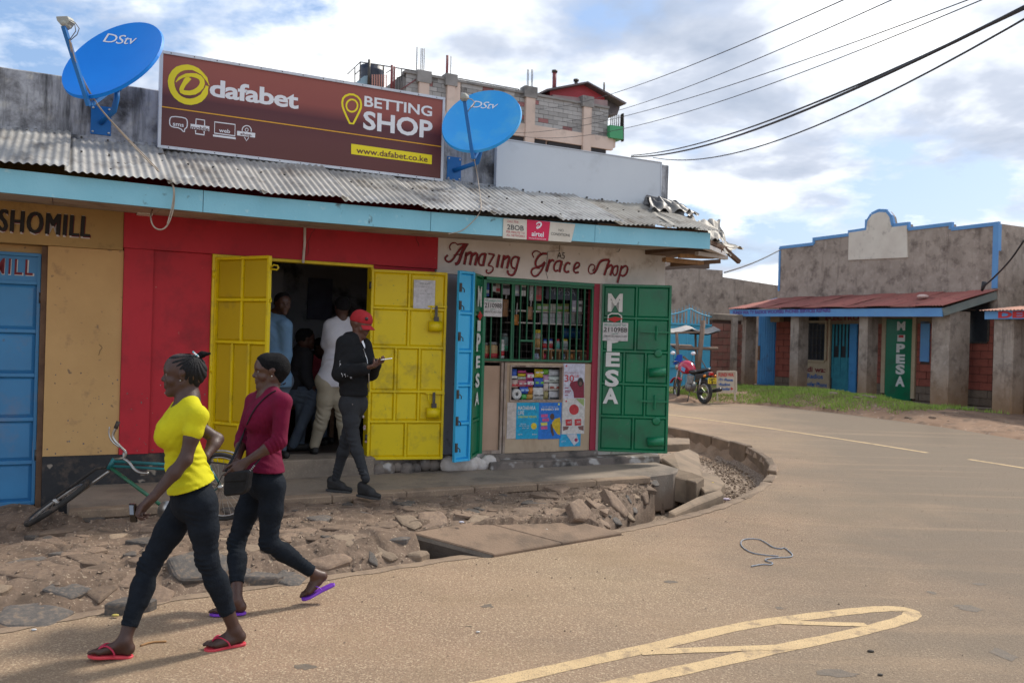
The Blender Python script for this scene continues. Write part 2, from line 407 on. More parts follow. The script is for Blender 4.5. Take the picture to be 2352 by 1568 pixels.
# ---- painted markings
def ground_ribbon(ptsV, w, name, lift, tagd, taper=False):
    P = [grd(*p) for p in ptsV]; P = smooth_line(P, 2)
    mb = MB(); vs = []
    for i, p in enumerate(P):
        d = P[min(i + 1, len(P) - 1)] - P[max(i - 1, 0)]; d.z = 0; d.normalize(); q = Vector((-d.y, d.x, 0)) * (w * (1 + .07 * math.sin(i * 2.3)) / 2)
        up = Vector((0, 0, lift)); vs += [p + q + up, p - q + up]
    mb.add(vs, [(2 * i, 2 * i + 1, 2 * i + 3, 2 * i + 2) for i in range(len(P) - 1)])
    return mb.build(name, m_paint, **tagd)
mk = empty('road_arrow_marking', grd(1700, 1490), 'cream painted hatched wedge marking on the near road surface', 'road marking')
def mk_part(ptsV, w, lift): 
    o = ground_ribbon(ptsV, w, 'painted_line', lift, dict(parent=mk)); return o
mk_part([(1000, 1600), (1140, 1567), (1480, 1492), (1700, 1437), (1900, 1411), (2000, 1400), (2055, 1398), (2088, 1402), (2098, 1412), (2080, 1424), (1960, 1456), (1800, 1488), (1560, 1542), (1430, 1569), (1250, 1612)], .115, .0062)
mk_part([(1470, 1500), (1600, 1494), (1830, 1487)], .085, .0075)
mk_part([(1790, 1430), (1900, 1434), (1990, 1436)], .075, .0075)
for pts in ([(1500, 949), (1560, 955), (1700, 974), (1850, 996), (2000, 1019), (2130, 1040)], [(2225, 1055), (2352, 1075), (2480, 1097)]):
    pass
ground_ribbon([(1480, 947), (1560, 955), (1700, 974), (1850, 996), (2000, 1019), (2130, 1040)], .10, 'centre_line_dash', .0065,
              dict(label='long pale centre line painted along the far bend of the road', cat='road marking'))
ground_ribbon([(2225, 1055), (2352, 1075), (2480, 1097)], .10, 'centre_line_dash', .0065,
              dict(label='short pale centre line dash cut by the right edge of the photo', cat='road marking'))
rq = random.Random(41)   # irregular dark stains and a patched crack on the wearing surface
m_stain = M('oil stain', (.12, .098, .076), (.17, .13, .095), 20, .8, .6, 90)
for (x, y, rx, ry) in ((2225, 1395, .09, .04), (2060, 1432, .03, .02), (1925, 1545, .12, .03), (2300, 1500, .07, .05), (1540, 1335, .05, .02), (2140, 1360, .04, .02), (1790, 1395, .03, .015), (2250, 1340, .05, .02), (700, 1530, .06, .02), (1120, 1390, .045, .02)):
    c_ = grd(x, y, .0055); MB().add([c_ + Vector((rx * math.cos(t_) * rq.uniform(.55, 1.25), ry * 2 * math.sin(t_) * rq.uniform(.55, 1.25), 0)) for t_ in [6.283 * i / 14 for i in range(14)]], [tuple(range(14))]).build('oil_stain', m_stain, kind='structure')
# ---- kerb stones round the bend
m_kerb = M('kerb concrete', (.12, .085, .056), (.2, .14, .095), 5, .92, .4, 50, dirt=(.15, .11, .08), dscale=6, dpos=(.5, .7), rand=.18)
kerb = empty('kerb', grd(1770, 1100), 'curved row of worn kerb stones round the bend of the road beside the drain', 'kerb')
KL = resample([p for p in EDGE_S if p.y > 9.2 and p.y < 24 and p.x > -.5], 24)
for i in range(len(KL) - 1):
    a, b = KL[i], KL[i + 1]; d = (b - a).normalized(); nrm = Vector((-d.y, d.x, 0)); a = a + d * .012; b = b - d * .012
    low = a.y < 11.3; h = random.uniform(.006, .02) if low else random.uniform(.03, .06); wd = random.uniform(.09, .13)
    if low and random.random() < .25: h = -.01
    j = lambda: Vector((random.uniform(-.018, .018), random.uniform(-.018, .018), random.uniform(-.014, .014)))
    top = [a - nrm * wd * .4 + j(), a + nrm * wd * .6 + j(), b + nrm * wd * .6 + j(), b - nrm * wd * .4 + j()]
    MB().hexa([p - Vector((0, 0, .3)) for p in top] + [p + Vector((0, 0, h)) for p in top]).build('kerb_stone', m_kerb, kerb, bevel=.012)
# ================================================================== STONE APRON between road and platform
PLAT_Z = .25
def edge_at_s(s):   # t of the road edge at facade coordinate s
    best = None
    for a, b in zip(EDGE_S[:-1], EDGE_S[1:]):
        pa, pb = a - FAC.o, b - FAC.o; sa, sb = pa.dot(FAC.d), pb.dot(FAC.d)
        if (sa - s) * (sb - s) <= 0 and sa != sb:
            q = (s - sa) / (sb - sa); t = pa.dot(FAC.n) * (1 - q) + pb.dot(FAC.n) * q
            if best is None or t > best: best = t
    return best if best is not None else 3.5
def apron_z(s, f):   # f 0 at the platform, 1 at the road
    lip = .17 if s < 2.2 else .17 - .02 * (s - 2.2)
    top = .19
    z = top + (lip - top) * min(1, f / .8)
    if s < -1.3: k_ = min(1, (-1.3 - s) / .5); z = z * (1 - k_) + (.06 + .09 * min(1, f * 1.4)) * k_
    fl = .86
    if f > fl: z = z * max(0, 1 - ((f - fl) / (1 - fl)) ** .8) + .012
    n_ = noise.noise(Vector((s * 2.2, f * 5, 1.2))) * .03 + noise.noise(Vector((s * 7, f * 14, 4))) * .016
    dd, pp_ = noise.voronoi(Vector((s * 3.4 + .4 * noise.noise(Vector((s * 3, f * 6, 0))), f * 6.5 + .4 * noise.noise(Vector((s * 3, f * 6, 9))), 0)))
    q_ = min(1, (dd[1] - dd[0]) / .16); n_ += (.026 + .03 * noise.cell(pp_[0] * 7.3)) * q_ ** .5 - .02
    return z + n_ * (1 if f < .97 else .3)
AS0, AS1 = -4.6, 4.85
C_FL, C_FR, C_BL, C_BR = grd(1135, 1272, .03), grd(1430, 1222, .03), grd(945, 1222, .16), grd(1235, 1172, .18)
def _st(p): q = p - FAC.o; return q.dot(FAC.d), q.dot(FAC.n)
def SLAB_L(t):
    a, b = _st(C_FL), _st(C_BL); q = (t - a[1]) / (b[1] - a[1]); return a[0] + (b[0] - a[0]) * q
def SLAB_R(t):
    a, b = _st(C_FR), _st(C_BR); q = (t - a[1]) / (b[1] - a[1]); return a[0] + (b[0] - a[0]) * q
def apron_P(s, f):
    te = edge_at_s(s) - .03; tp = (1.27 - max(0, s - 4.3) * .3) if s > -1.3 else 1.27 * max(0, 1 - (-1.3 - s) / .45) ** 1.5
    if s > 3.1: te = te - (s - 3.1) * .55     # leaves the road edge: the drain opens
    if s > 3.1 and f > .5: pass
    t = tp + (te - tp) * f
    z = apron_z(s, f); p = FAC.P(s, t, z)
    tb, tf = _st(C_BL)[1], _st(C_FL)[1]
    if t > tb - .1 and s > SLAB_L(t) - .62 * min(1, max(0, t - tb) / .45) and s < SLAB_R(t) + .05:
        ins = SLAB_L(t) < s; zs = .13 + (.03 - .13) * min(1, max(0, (t - tb) / (tf - tb)))
        p.z = zs - .2 if ins else min(z, zs - .30 - .1 * min(1, (t - tb)))
    return p
m_mortar = M('mud mortar', (.135, .09, .062), (.20, .14, .10), 3.2, .95, .9, 22, dirt=(.085, .058, .04), dscale=4.5, dpos=(.48, .68), c3=(.36, .28, .2), c3scale=55)
mb = MB(); NS, NF = 400, 100
def apfn(a, b):
    s = AS0 + (AS1 - AS0) * a; p = apron_P(s, b)
    return p
mb.grid(NS, NF, apfn)
# right end drop to the drain
mb.grid(3, NF, lambda a, b: apron_P(AS1, b) + Vector((FAC.d.x * a * .15, FAC.d.y * a * .15, -.35 * a)))
mb.grid(NS, 2, lambda a, b: apfn(a, 1) - Vector((0, 0, .3 * b)) - FAC.n * (-.02 * b))
apr = mb.build('stone_apron', m_mortar, origin=FAC.P(0, 2, 0), kind='structure')
m_st = [M('brown stone', (.17, .115, .08), (.25, .175, .12), 4, .85, .6, 28, dirt=(.13, .09, .07), dscale=6, dpos=(.5, .7), rand=.28),
        M('grey stone', (.075, .068, .064), (.13, .11, .095), 5, .8, .55, 30, dirt=(.2, .145, .1), dscale=5, dpos=(.52, .7), rand=.25),
        M('pale stone', (.29, .215, .15), (.22, .16, .11), 4, .88, .6, 26, dirt=(.17, .12, .085), dscale=6, dpos=(.55, .72), rand=.2)]
def stone_mesh(seed, mat, flat=.35):
    rnd = random.Random(seed); mb = MB(); n = rnd.choice((6, 7, 7, 8)); ring = []
    for k in range(n):
        t = 2 * math.pi * (k + rnd.uniform(-.33, .33)) / n; r = rnd.uniform(.58, 1.18); ring.append((math.cos(t) * r, math.sin(t) * r * .8))
    tilt = (rnd.uniform(-.12, .12), rnd.uniform(-.12, .12))
    vs = [(x, y, -.9) for x, y in ring] + [(x * 1.0, y * 1.0, flat * .45 + tilt[0] * x + tilt[1] * y + rnd.uniform(-.05, .05)) for x, y in ring] + \
         [(x * .78, y * .78, flat * .85 + tilt[0] * x + tilt[1] * y + rnd.uniform(-.05, .05)) for x, y in ring] + [(rnd.uniform(-.2, .2), rnd.uniform(-.2, .2), flat * .95)]
    fs = []
    for r_ in range(2): fs += [(r_ * n + k, r_ * n + (k + 1) % n, (r_ + 1) * n + (k + 1) % n, (r_ + 1) * n + k) for k in range(n)]
    fs += [(2 * n + k, 2 * n + (k + 1) % n, 3 * n) for k in range(n)]
    fs.append(tuple(range(n - 1, -1, -1)))
    mb.add(vs, fs, False); o = mb.build('stone', m_st[mat], origin=(0, 0, 0), bevel=.07); me = o.data; bpy.data.objects.remove(o); return me
ST = [[stone_mesh(k * 7 + mt, mt, .3 + .12 * (k % 3)) for k in range(6)] for mt in range(3)]
placed = []; rs = random.Random(21); cnt = 0
SLAB_S = (1.35, 2.95)     # where the concrete crossing lies
def in_slab(p):
    s, t = _st(p)
    tb = _st(C_BL)[1]
    return t > tb - .12 and SLAB_L(t) - .55 < s < SLAB_R(t) + .08
tries = 0
while cnt < 215 and tries < 9000:
    tries += 1
    s = rs.uniform(-3.2, AS1 - .05); f = rs.random() ** .9
    if s < -1.3 and f < .25: continue
    if s > 0 and f < .06: continue
    r = rs.uniform(.055, .17) * (1.0 if cnt > 60 else 1.35)
    p = apron_P(s, f)
    if in_slab(p): continue
    if any((p - q).length < (r + rr) * .78 for q, rr in placed): continue
    if f > .99: continue
    placed.append((p, r)); cnt += 1
    p1 = apron_P(s + .2, f); p2 = apron_P(s, min(1, f + .1)) if f < .9 else apron_P(s, 1.0); nn = (p1 - p).cross(p2 - p)
    if nn.z < 0: nn = -nn
    nn.normalize(); face = f > .84
    nn = (nn + Vector((0, 0, 1.6 if not face else .25))).normalized()
    mt = rs.choices((0, 1, 2), (.62, .24, .14))[0]; me = rs.choice(ST[mt])
    o = bpy.data.objects.new('stone', me); COL.objects.link(o); o.parent = apr
    q = nn.to_track_quat('Z', 'Y').to_matrix().to_4x4() @ Matrix.Rotation(rs.uniform(0, 6.28), 4, 'Z')
    th = rs.uniform(.16, .30) if not face else rs.uniform(.35, .6)
    sx = r * rs.uniform(.95, 1.45)
    o.matrix_local = Matrix.Translation(p - nn * r * .06 - apr.location) @ q @ Matrix.Diagonal((sx, r, r * th, 1))
pb_ = MB(); rp = random.Random(77)
for i in range(2600):
    s, f = rp.uniform(-3.4, AS1), rp.random(); p = apron_P(s, min(.995, f)); r = rp.uniform(.006, .02)
    if in_slab(p): continue
    k_ = [Vector((rp.uniform(-.5, .5), rp.uniform(-.5, .5), rp.uniform(-.3, .3))) * r for _ in range(5)]
    pb_.add([p + k_[0] + Vector((r, 0, 0)), p + k_[1] + Vector((0, r, 0)), p + k_[2] + Vector((-r, 0, 0)), p + k_[3] + Vector((0, -r, 0)), p + k_[4] + Vector((0, 0, r * .8))], [(0, 1, 4), (1, 2, 4), (2, 3, 4), (3, 0, 4)])
pb_.build('pebbles', M('mixed pebbles', (.14, .1, .072), (.3, .22, .16), 9, .9, .3, 60), apr, kind='stuff')
# two big shelf stones left of the crossing, boulders under them
for (x, y, up, r1, r2, th, mt, rot) in [(905, 1232, .17, .24, .15, .2, 1, .3), (880, 1265, .06, .16, .12, .8, 0, .1), (962, 1272, .05, .13, .1, .7, 2, .5), (800, 1248, .15, .2, .12, .4, 1, .2),
                                        (845, 1285, .05, .16, .12, .8, 2, 1), (300, 1375, .08, .15, .1, .5, 1, .4), (760, 1225, .17, .2, .13, .35, 0, .2), (600, 1318, .07, .15, .1, .6, 1, .2)]:
    p = grd(x, y, up); o = bpy.data.objects.new('stone', ST[mt][int(x) % 6]); COL.objects.link(o); o.parent = apr
    o.matrix_local = Matrix.Translation(p - Vector((0, 0, .02)) - apr.location) @ Matrix.Rotation(rot, 4, 'Z') @ Matrix.Diagonal((r1, r2, r1 * th, 1))
# concrete crossing slab
mid_f = (C_FL + C_FR) / 2; mid_b = (C_BL + C_BR) / 2
dn = Vector((0, 0, -.2))
crs = empty('drain_crossing_slab', (C_FL + C_BR) / 2 - Vector((0, 0, .1)), 'dusty concrete slab crossing the roadside drain, darker open drain at its left end', 'slab')
for A_, B_, C__, D_ in ((C_FL, C_BL, mid_b, mid_f), (mid_f, mid_b, C_BR, C_FR)):
    g_ = (D_ - A_).normalized() * .004
    MB().hexa([A_ + g_ + dn, D_ - g_ + dn, C__ - g_ + dn, B_ + g_ + dn, A_ + g_, D_ - g_, C__ - g_, B_ + g_]).build('concrete_slab', M('dusty crossing concrete', (.235, .16, .108), (.18, .122, .082), 1.8, .93, .6, 40, dirt=(.12, .085, .06), dscale=3.5, dpos=(.46, .7)), crs, bevel=.008)
_o = (FAC.d * -.004); _dk = M('shade-dark dirty concrete', (.075, .06, .048), (.05, .04, .032), 6, .9, .5, 30); _o2 = FAC.d * -.05  # thin plate added over the slab's left face, shade and dirt in its colour
MB().hexa([C_FL + _o + Vector((0, 0, -.4)), C_BL + _o + Vector((0, 0, -.4)), C_BL + _o2 + Vector((0, 0, -.4)), C_FL + _o2 + Vector((0, 0, -.4)), C_FL + _o - Vector((0, 0, .012)), C_BL + _o - Vector((0, 0, .012)), C_BL + _o2 - Vector((0, 0, .03)), C_FL + _o2 - Vector((0, 0, .03))]).build('slab_shade_plate', _dk, crs)
# black drain mouth left of the crossing
m_dark = M('blackish brown', (.03, .022, .018), (.05, .036, .028), 5, .9, .5, 30)  # blackish brown, shared by the drain floor and the porch soffit
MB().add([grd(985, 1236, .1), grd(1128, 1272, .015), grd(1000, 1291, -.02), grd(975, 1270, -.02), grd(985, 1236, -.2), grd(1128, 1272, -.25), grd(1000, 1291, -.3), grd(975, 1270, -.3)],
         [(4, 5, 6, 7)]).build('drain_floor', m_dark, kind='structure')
# ================================================================== PLATFORM
mb = MB(FAC)
pl = [(-1.3, 1.32), (-.5, 1.30), (.6, 1.28), (2, 1.29), (3.2, 1.30), (4.4, 1.25), (5.15, 1.07), (5.42, .85), (5.5, .2), (5.5, -.1), (-1.3, -.1)]
plt = empty('platform', FAC.P(2, .6, 0), kind='structure')
mb = MB(FAC); mb.prism(pl, lambda x, y, z: (x, y, z), -.2, PLAT_Z)
mb.build('platform_slab', m_slab, plt, bevel=.02)
for k in range(9):   # coping strip pieces along the front edge
    a, b = -1.29 + k * .74, -1.29 + (k + 1) * .74 - .006
    if b > 5.1: break
    t_ = 1.30 if a < 4 else 1.2
    MB(FAC).box(a, b, t_ - .12, t_ + .035, PLAT_Z - .07, PLAT_Z + .006, .003).build('coping_strip', m_conc, plt, bevel=.01)
# lumps of the drain works at the right end
m_conc2 = M('pale drain concrete', (.26, .19, .13), (.19, .14, .095), 3, .9, .4, 40, dirt=(.16, .12, .085), dscale=3, dpos=(.5, .7))
dw = empty('drain_headwall', grd(1600, 1090), 'weathered concrete drain headwall and chute at the right end of the shop platform', 'drain')
def cpoly(ptsV, up, depth, name, mat=m_conc2):
    P = [grd(x, y, u) for (x, y), u in zip(ptsV, up)]; n = len(P)
    mb = MB(); mb.add([p - Vector((0, 0, depth)) for p in P] + P, [tuple(range(n - 1, -1, -1)), tuple(range(n, 2 * n))] + [(i, (i + 1) % n, n + (i + 1) % n, n + i) for i in range(n)])
    return mb.build(name, mat, dw, bevel=.012)
cpoly([(1525, 1004), (1584, 1006), (1584, 1018), (1528, 1020)], [.13] * 4, .12, 'concrete_block')
cpoly([(1520, 1052), (1545, 1040), (1580, 1030), (1605, 1042), (1612, 1075), (1612, 1092), (1585, 1092), (1560, 1078)], [.2, .22, .1, .06, .05, .1, .14, .2], .35, 'chute')
cpoly([(1555, 1076), (1590, 1083), (1618, 1096), (1600, 1108), (1575, 1100), (1545, 1093)], [.22, .2, .15, .12, .13, .16], .3, 'headwall_cap')
cpoly([(1612, 1082), (1650, 1092), (1665, 1108), (1655, 1122), (1618, 1128), (1600, 1108)], [.04, .02, .0, .0, .03, .06], .3, 'ledge')
cpoly([(1655, 1122), (1662, 1134), (1600, 1158), (1550, 1180), (1535, 1172), (1600, 1140)], [.06, .04, .04, .05, .09, .08], .3, 'ledge')
# gravel in the drain
mb = MB(); rg = random.Random(5); n_g = 0
while n_g < 2600:
    x, y = rg.uniform(2.0, 4.2), rg.uniform(8.8, 17)
    d = edge_dist(x, y)
    if d < .1 or d > 1.5: continue
    q = Vector((x, y, 0)) - FAC.o
    if q.dot(FAC.d) < 3.7 and q.dot(FAC.n) > 0: 
        if d > .35: continue
    r = rg.uniform(.012, .034); z = gz(y) - .30 + .10 * max(0, d - .6) + r * .3; c = Vector((x, y, z)); n_g += 1
    a = [Vector((rg.uniform(-1, 1), rg.uniform(-1, 1), rg.uniform(-.6, .6))).normalized() * r for _ in range(6)]
    ax = [Vector((r, 0, 0)), Vector((-r, 0, 0)), Vector((0, r * .8, 0)), Vector((0, -r * .8, 0)), Vector((0, 0, r * .6)), Vector((0, 0, -r * .6))]
    mt = Matrix.Rotation(rg.uniform(0, 6.28), 3, 'Z') @ Matrix.Rotation(rg.uniform(-.5, .5), 3, 'X')
    mb.add([c + mt @ (p + b_ * .25) for p, b_ in zip(ax, a)], [(0, 2, 4), (2, 1, 4), (1, 3, 4), (3, 0, 4), (2, 0, 5), (1, 2, 5), (3, 1, 5), (0, 3, 5)])
m_grav = M('drain gravel', (.20, .14, .095), (.12, .085, .06), 60, .9, .3, 80, c3=(.36, .28, .21), c3scale=45, c3pos=(.5, .6))
mb.build('gravel', m_grav, origin=(0, 0, 0), kind='stuff', label='brown gravel filling the curved drain inside the kerb', cat='gravel')
MB().add([p for i in range(40) for p in ()] or [(0, 0, 0)], []) if False else None
mb = MB(); rows = []
for i in range(0, len(KL)):
    p = KL[i]; d = KL[min(i + 1, len(KL) - 1)] - KL[max(i - 1, 0)]; d.z = 0; d.normalize(); nrm = Vector((-d.y, d.x, 0))
    rows.append([p + nrm * a + Vector((0, 0, zz_ + .02 * noise.noise(Vector((i * .7, a * 5, 0)))) ) for a, zz_ in ((.06, -.24), (.3, -.32), (.6, -.31), (.95, -.24), (1.5, -.2))])
for a, b in zip(rows[:-1], rows[1:]):
    for k in range(4): mb.add([a[k], a[k + 1], b[k + 1], b[k]], [(0, 1, 2, 3)], True)
mb.build('drain_bed', m_grav, kind='structure')
# ================================================================== THE ROW OF SHOPS
def cl(*c): return tuple(c)
mud = (.17, .12, .085)
m_parapet = M('stained parapet plaster', (.50, .51, .54), (.30, .31, .34), 1.9, .93, .6, 40, streak=((.045, .046, .052), 4.2, .46, .64), dirt=(.06, .058, .06), dscale=2.2, dpos=(.5, .68), c3=(.5, .49, .47), c3scale=9, c3pos=(.56, .75))
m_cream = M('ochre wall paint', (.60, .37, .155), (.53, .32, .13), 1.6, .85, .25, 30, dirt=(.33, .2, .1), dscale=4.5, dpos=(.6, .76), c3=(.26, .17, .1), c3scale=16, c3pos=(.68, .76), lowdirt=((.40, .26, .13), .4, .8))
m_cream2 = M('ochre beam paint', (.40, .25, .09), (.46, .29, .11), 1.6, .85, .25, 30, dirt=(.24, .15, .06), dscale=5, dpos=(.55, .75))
m_red = M('crimson wall paint', (.52, .014, .028), (.44, .011, .023), 1.3, .62, .12, 30, dirt=(.30, .01, .02), dscale=2.6, dpos=(.5, .75), lowdirt=((.30, .12, .09), .48, .72), c3=(.5, .2, .16), c3scale=22, c3pos=(.76, .8))
m_black = M('black skirting paint', (.022, .023, .026), (.035, .034, .036), 4, .8, .5, 25, dirt=(.14, .1, .075), dscale=3.2, dpos=(.52, .68), c3=(.30, .25, .2), c3scale=7, c3pos=(.66, .7))
m_white = M('whitewash', (.74, .70, .67), (.62, .58, .55), 2.2, .85, .25, 35, dirt=(.34, .27, .21), dscale=3.5, dpos=(.55, .75), c3=(.36, .3, .25), c3scale=10, c3pos=(.7, .78))
m_grey = M('grey blue wall paint', (.34, .34, .42), (.28, .28, .36), 1.8, .75, .15, 35, dirt=(.12, .11, .12), dscale=6, dpos=(.62, .76), lowdirt=((.42, .41, .42), .34, .62))
m_plinth = M('plinth plaster', (.20, .165, .14), (.13, .11, .10), 3, .9, .6, 30, dirt=(.05, .045, .042), dscale=3.5, dpos=(.48, .66), c3=(.42, .4, .38), c3scale=6, c3pos=(.58, .68))
m_soffit = M('soffit board', (.45, .39, .33), (.36, .3, .25), 3, .85, .2, 30, dirt=(.2, .15, .11), dscale=4, dpos=(.5, .7))
m_fascia = M('turquoise fascia paint', (.25, .56, .68), (.20, .50, .62), 1.4, .62, .2, 40, dirt=(.09, .15, .17), dscale=7, dpos=(.64, .72), c3=(.38, .62, .68), c3scale=12, c3pos=(.66, .78))
m_tin = M('corrugated iron', (.44, .425, .40), (.31, .30, .285), 2.4, .5, .12, 60, metal=.25, dirt=(.13, .11, .095), dscale=3.4, dpos=(.5, .72), rand=.12, c3=(.5, .5, .49), c3scale=6, c3pos=(.58, .75))
m_tin_r = M('dull corrugated iron', (.40, .375, .33), (.27, .25, .22), 2.4, .6, .2, 60, metal=.2, dirt=(.16, .13, .1), dscale=4, dpos=(.5, .7), rand=.1)
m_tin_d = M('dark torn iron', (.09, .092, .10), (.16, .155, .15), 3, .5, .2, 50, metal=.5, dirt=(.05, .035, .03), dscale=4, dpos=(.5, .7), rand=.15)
m_rust = M('rusty wood', (.10, .055, .035), (.17, .1, .06), 6, .9, .4, 40)
m_wood = M('raw broken timber', (.40, .22, .09), (.28, .15, .07), 5, .85, .4, 30, streak=((.16, .09, .05), 6, .5, .7))
m_blue_d = M('blue metal door paint', (.045, .20, .40), (.05, .26, .52), .9, .5, .08, 40, dirt=(.17, .19, .26), dscale=1.5, dpos=(.5, .72), c3=(.12, .12, .15), c3scale=14, c3pos=(.7, .78))
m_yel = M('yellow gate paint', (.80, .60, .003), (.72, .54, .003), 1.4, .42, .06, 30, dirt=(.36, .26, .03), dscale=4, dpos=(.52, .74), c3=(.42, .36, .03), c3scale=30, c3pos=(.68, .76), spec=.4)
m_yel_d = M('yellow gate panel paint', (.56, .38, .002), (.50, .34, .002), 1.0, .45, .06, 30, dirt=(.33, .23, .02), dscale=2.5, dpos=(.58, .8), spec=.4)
m_green = M('green gate paint', (.004, .18, .078), (.003, .145, .062), 1.4, .35, .06, 30, dirt=(.02, .09, .05), dscale=3, dpos=(.5, .75), c3=(.05, .16, .1), c3scale=25, c3pos=(.66, .74), spec=.5)
m_cyan = M('sky blue gate paint', (.03, .40, .72), (.04, .45, .78), 1.2, .4, .06, 30, dirt=(.05, .2, .34), dscale=5, dpos=(.66, .78))
m_gold = M('white lettering paint', (.72, .72, .70), (.62, .62, .6), 6, .7)
m_blk = M('black lettering paint', (.018, .015, .014), (.03, .026, .024), 8, .8)
m_maroon = M('maroon lettering paint', (.20, .018, .026), (.15, .012, .02), 8, .75)
m_metal = M('dark hardware', (.06, .055, .05), (.1, .09, .08), 12, .5, metal=.6)
m_steel = M('bright steel', (.5, .5, .5), None, 3, .3, metal=.9)
row = empty('shop_row_building', FAC.P(2, 0, 0), 'single storey row of shops painted ochre, crimson and white under a corrugated awning', 'building')
def part(name, mat, fn, parent=row, fr=FAC, **kw):
    mb = MB(fr); fn(mb); return mb.build(name, mat, parent, **kw)
def wbox(name, mat, *b, **kw): return part(name, mat, lambda m: m.box(*b), **kw)
# -- front walls, piece by piece (s, t, z)
wbox('wall', m_cream, -6, -2.62, -.2, 0, .02, 2.546, label='ochre wall left of the blue door')
wbox('wall', m_cream, -1.52, -.862, -.2, 0, .54, 2.546, label='ochre wall right of the blue door')
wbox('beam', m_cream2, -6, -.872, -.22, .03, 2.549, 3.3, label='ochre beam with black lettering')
wbox('pilaster', m_red, -.859, -.59, -.2, .025, .54, 2.572)
wbox('wall', m_red, -.587, -.03, -.2, -.012, .54, 2.572, label='crimson wall left of the yellow gate')
wbox('beam', m_red, -.869, 2.455, -.22, .045, 2.575, 3.3, label='crimson beam over the yellow gates')
wbox('skirting', m_black, -1.52, -.03, -.2, .02, -.1, .537)
wbox('wall', m_red, 1.70, 2.44, -.2, 0, .3, 2.572, label='crimson wall behind the open gate')
wbox('wall', m_grey, 2.443, 3.06, -.2, .0, .28, 2.545, label='grey blue wall between the gates')
wbox('beam', m_white, 2.458, 5.735, -.22, .03, 2.53, 3.3, label='whitewashed beam with maroon script')
wbox('jamb', M('dull red jamb', (.32, .02, .05), (.26, .02, .04), 5, .6), 4.63, 4.715, -.12, .02, .40, 2.527)
wbox('wall', m_white, 4.718, 5.72, -.2, 0, .2, 2.527, label='whitewashed wall behind the green gate')
wbox('wall', m_white, 5.52, 5.72, -6, -.2, .1, 3.3)
wbox('wall', m_cream, -6, -5.8, -6, -.2, .0, 3.3)
wbox('wall', m_white, -6, 5.72, -6.2, -6, .0, 3.3)
wbox('roof_slab', m_parapet, -6, 5.72, -6.2, -.2, 3.303, 3.42)
# lower broken plinth
wbox('plinth', m_plinth, 1.72, 3.1, -.2, .10, .0, .415)
wbox('plinth', m_plinth, 3.103, 5.56, -.22, .27, .0, .335, bevel=.015)
wbox('plinth', m_plinth, 3.06, 4.72, -.2, .08, .337, .398)
wbox('step', m_slab, -.02, 1.717, -.3, .18, .0, .44, bevel=.012)
rr = random.Random(3)
def lumps(m):
    for k in range(14):
        s = 1.78 + k * .11
        m.ball((s, .14, .3 + rr.uniform(-.03, .03)), rr.uniform(.06, .11), 8, 5, (1, .7, .9))
part('rubble', m_plinth, lumps)
def lumps2(m):
    for k in range(7): m.ball((2.62 + k * .085, .16, .31 + rr.uniform(-.02, .02)), rr.uniform(.09, .13), 9, 6, (1, .6, .8))
part('rubble', M('whitewashed rubble', (.62, .58, .56), (.45, .4, .36), 6, .9, .5, 30), lumps2, label='whitewashed rubble at the foot of the grey wall')
# hairline cracks, chips and drips on the paint
rk = random.Random(31)
def cracks(m):
    for (s0, z0, n_, dz) in ((1.05, 2.98, 9, -.05), (-1.06, 1.62, 3, -.04), (2.2, 2.95, 4, -.04)):
        x, z = s0, z0; t = .0465 if z > 2.58 and s0 > -.8 else (.027 if -.86 < s0 < -.59 else (-.0105 if -.58 < s0 < 0 else .002))
        for i in range(n_):
            nx, nz_ = x + rk.uniform(-.035, .035), z + dz * rk.uniform(.5, 1.2); m.bar((x, t, z), (nx, t, nz_), .004, .003); x, z = nx, nz_
part('crack', m_blk, cracks)['kind'] = 'stuff'
def chips(m):
    for i in range(70):
        s_ = rk.uniform(-1.5, -.03); z = .56 + abs(rk.gauss(0, .5)); t = .0265 if -.86 < s_ < -.59 else (-.0112 if s_ > -.587 else .0008)
        if z > 2.4 or abs(s_ + .588) < .02 or abs(s_ + .86) < .02: continue
        r_ = rk.uniform(.003, .010); m.add([(s_ + r_ * math.cos(a_) * rk.uniform(.5, 1.2), t, z + r_ * math.sin(a_) * rk.uniform(.6, 1.4)) for a_ in (0, 1.1, 2.2, 3.3, 4.4, 5.4)], [(0, 1, 2, 3, 4, 5)])
part('paint_chips', m_plinth, chips)['kind'] = 'stuff'
# -- parapet
wbox('parapet', m_parapet, -6, 5.775, -.2, 0, 3.423, 4.178, bevel=.01)
wbox('parapet_ledge', m_parapet, -6, 5.775, 0, .07, 3.42, 3.62)
# -- awning: corrugated sheets
FZ = [(-6, 2.90), (-1.86, 2.861), (.16, 2.842), (2.26, 2.863), (4.0, 2.90), (5.56, 2.945)]
def fz(s):
    for (a, za), (b, zb) in zip(FZ[:-1], FZ[1:]):
        if s <= b: return za + (zb - za) * (s - a) / (b - a)
    return FZ[-1][1]
AW_T = 1.14
sheetr = random.Random(11)
def sheet(s0, s1, lift, mat, skew=0.0, sag=0.0, top=3.61, endt=0.0):
    n = int((s1 - s0) / .064 * 6)
    def fn(a, b):
        s = s0 + (s1 - s0) * a; t = .0 + (AW_T + .075 + endt) * b
        zt, zb = top, fz(s) + .215
        z = zt + (zb - zt) * b + .0085 * math.sin(2 * math.pi * s / .064) + lift * (a if lift > 0 else (a - 1)) - sag * math.sin(math.pi * b)
        z += .008 * noise.noise(Vector((s * 2, b * 3, 2)))
        return (s + skew * b, t + .01 * noise.noise(Vector((s * 5, 0, 9))), z)
    return part('roof_sheet', mat, lambda m: m.grid(n, 5, fn))
s = -4.6; k = 0
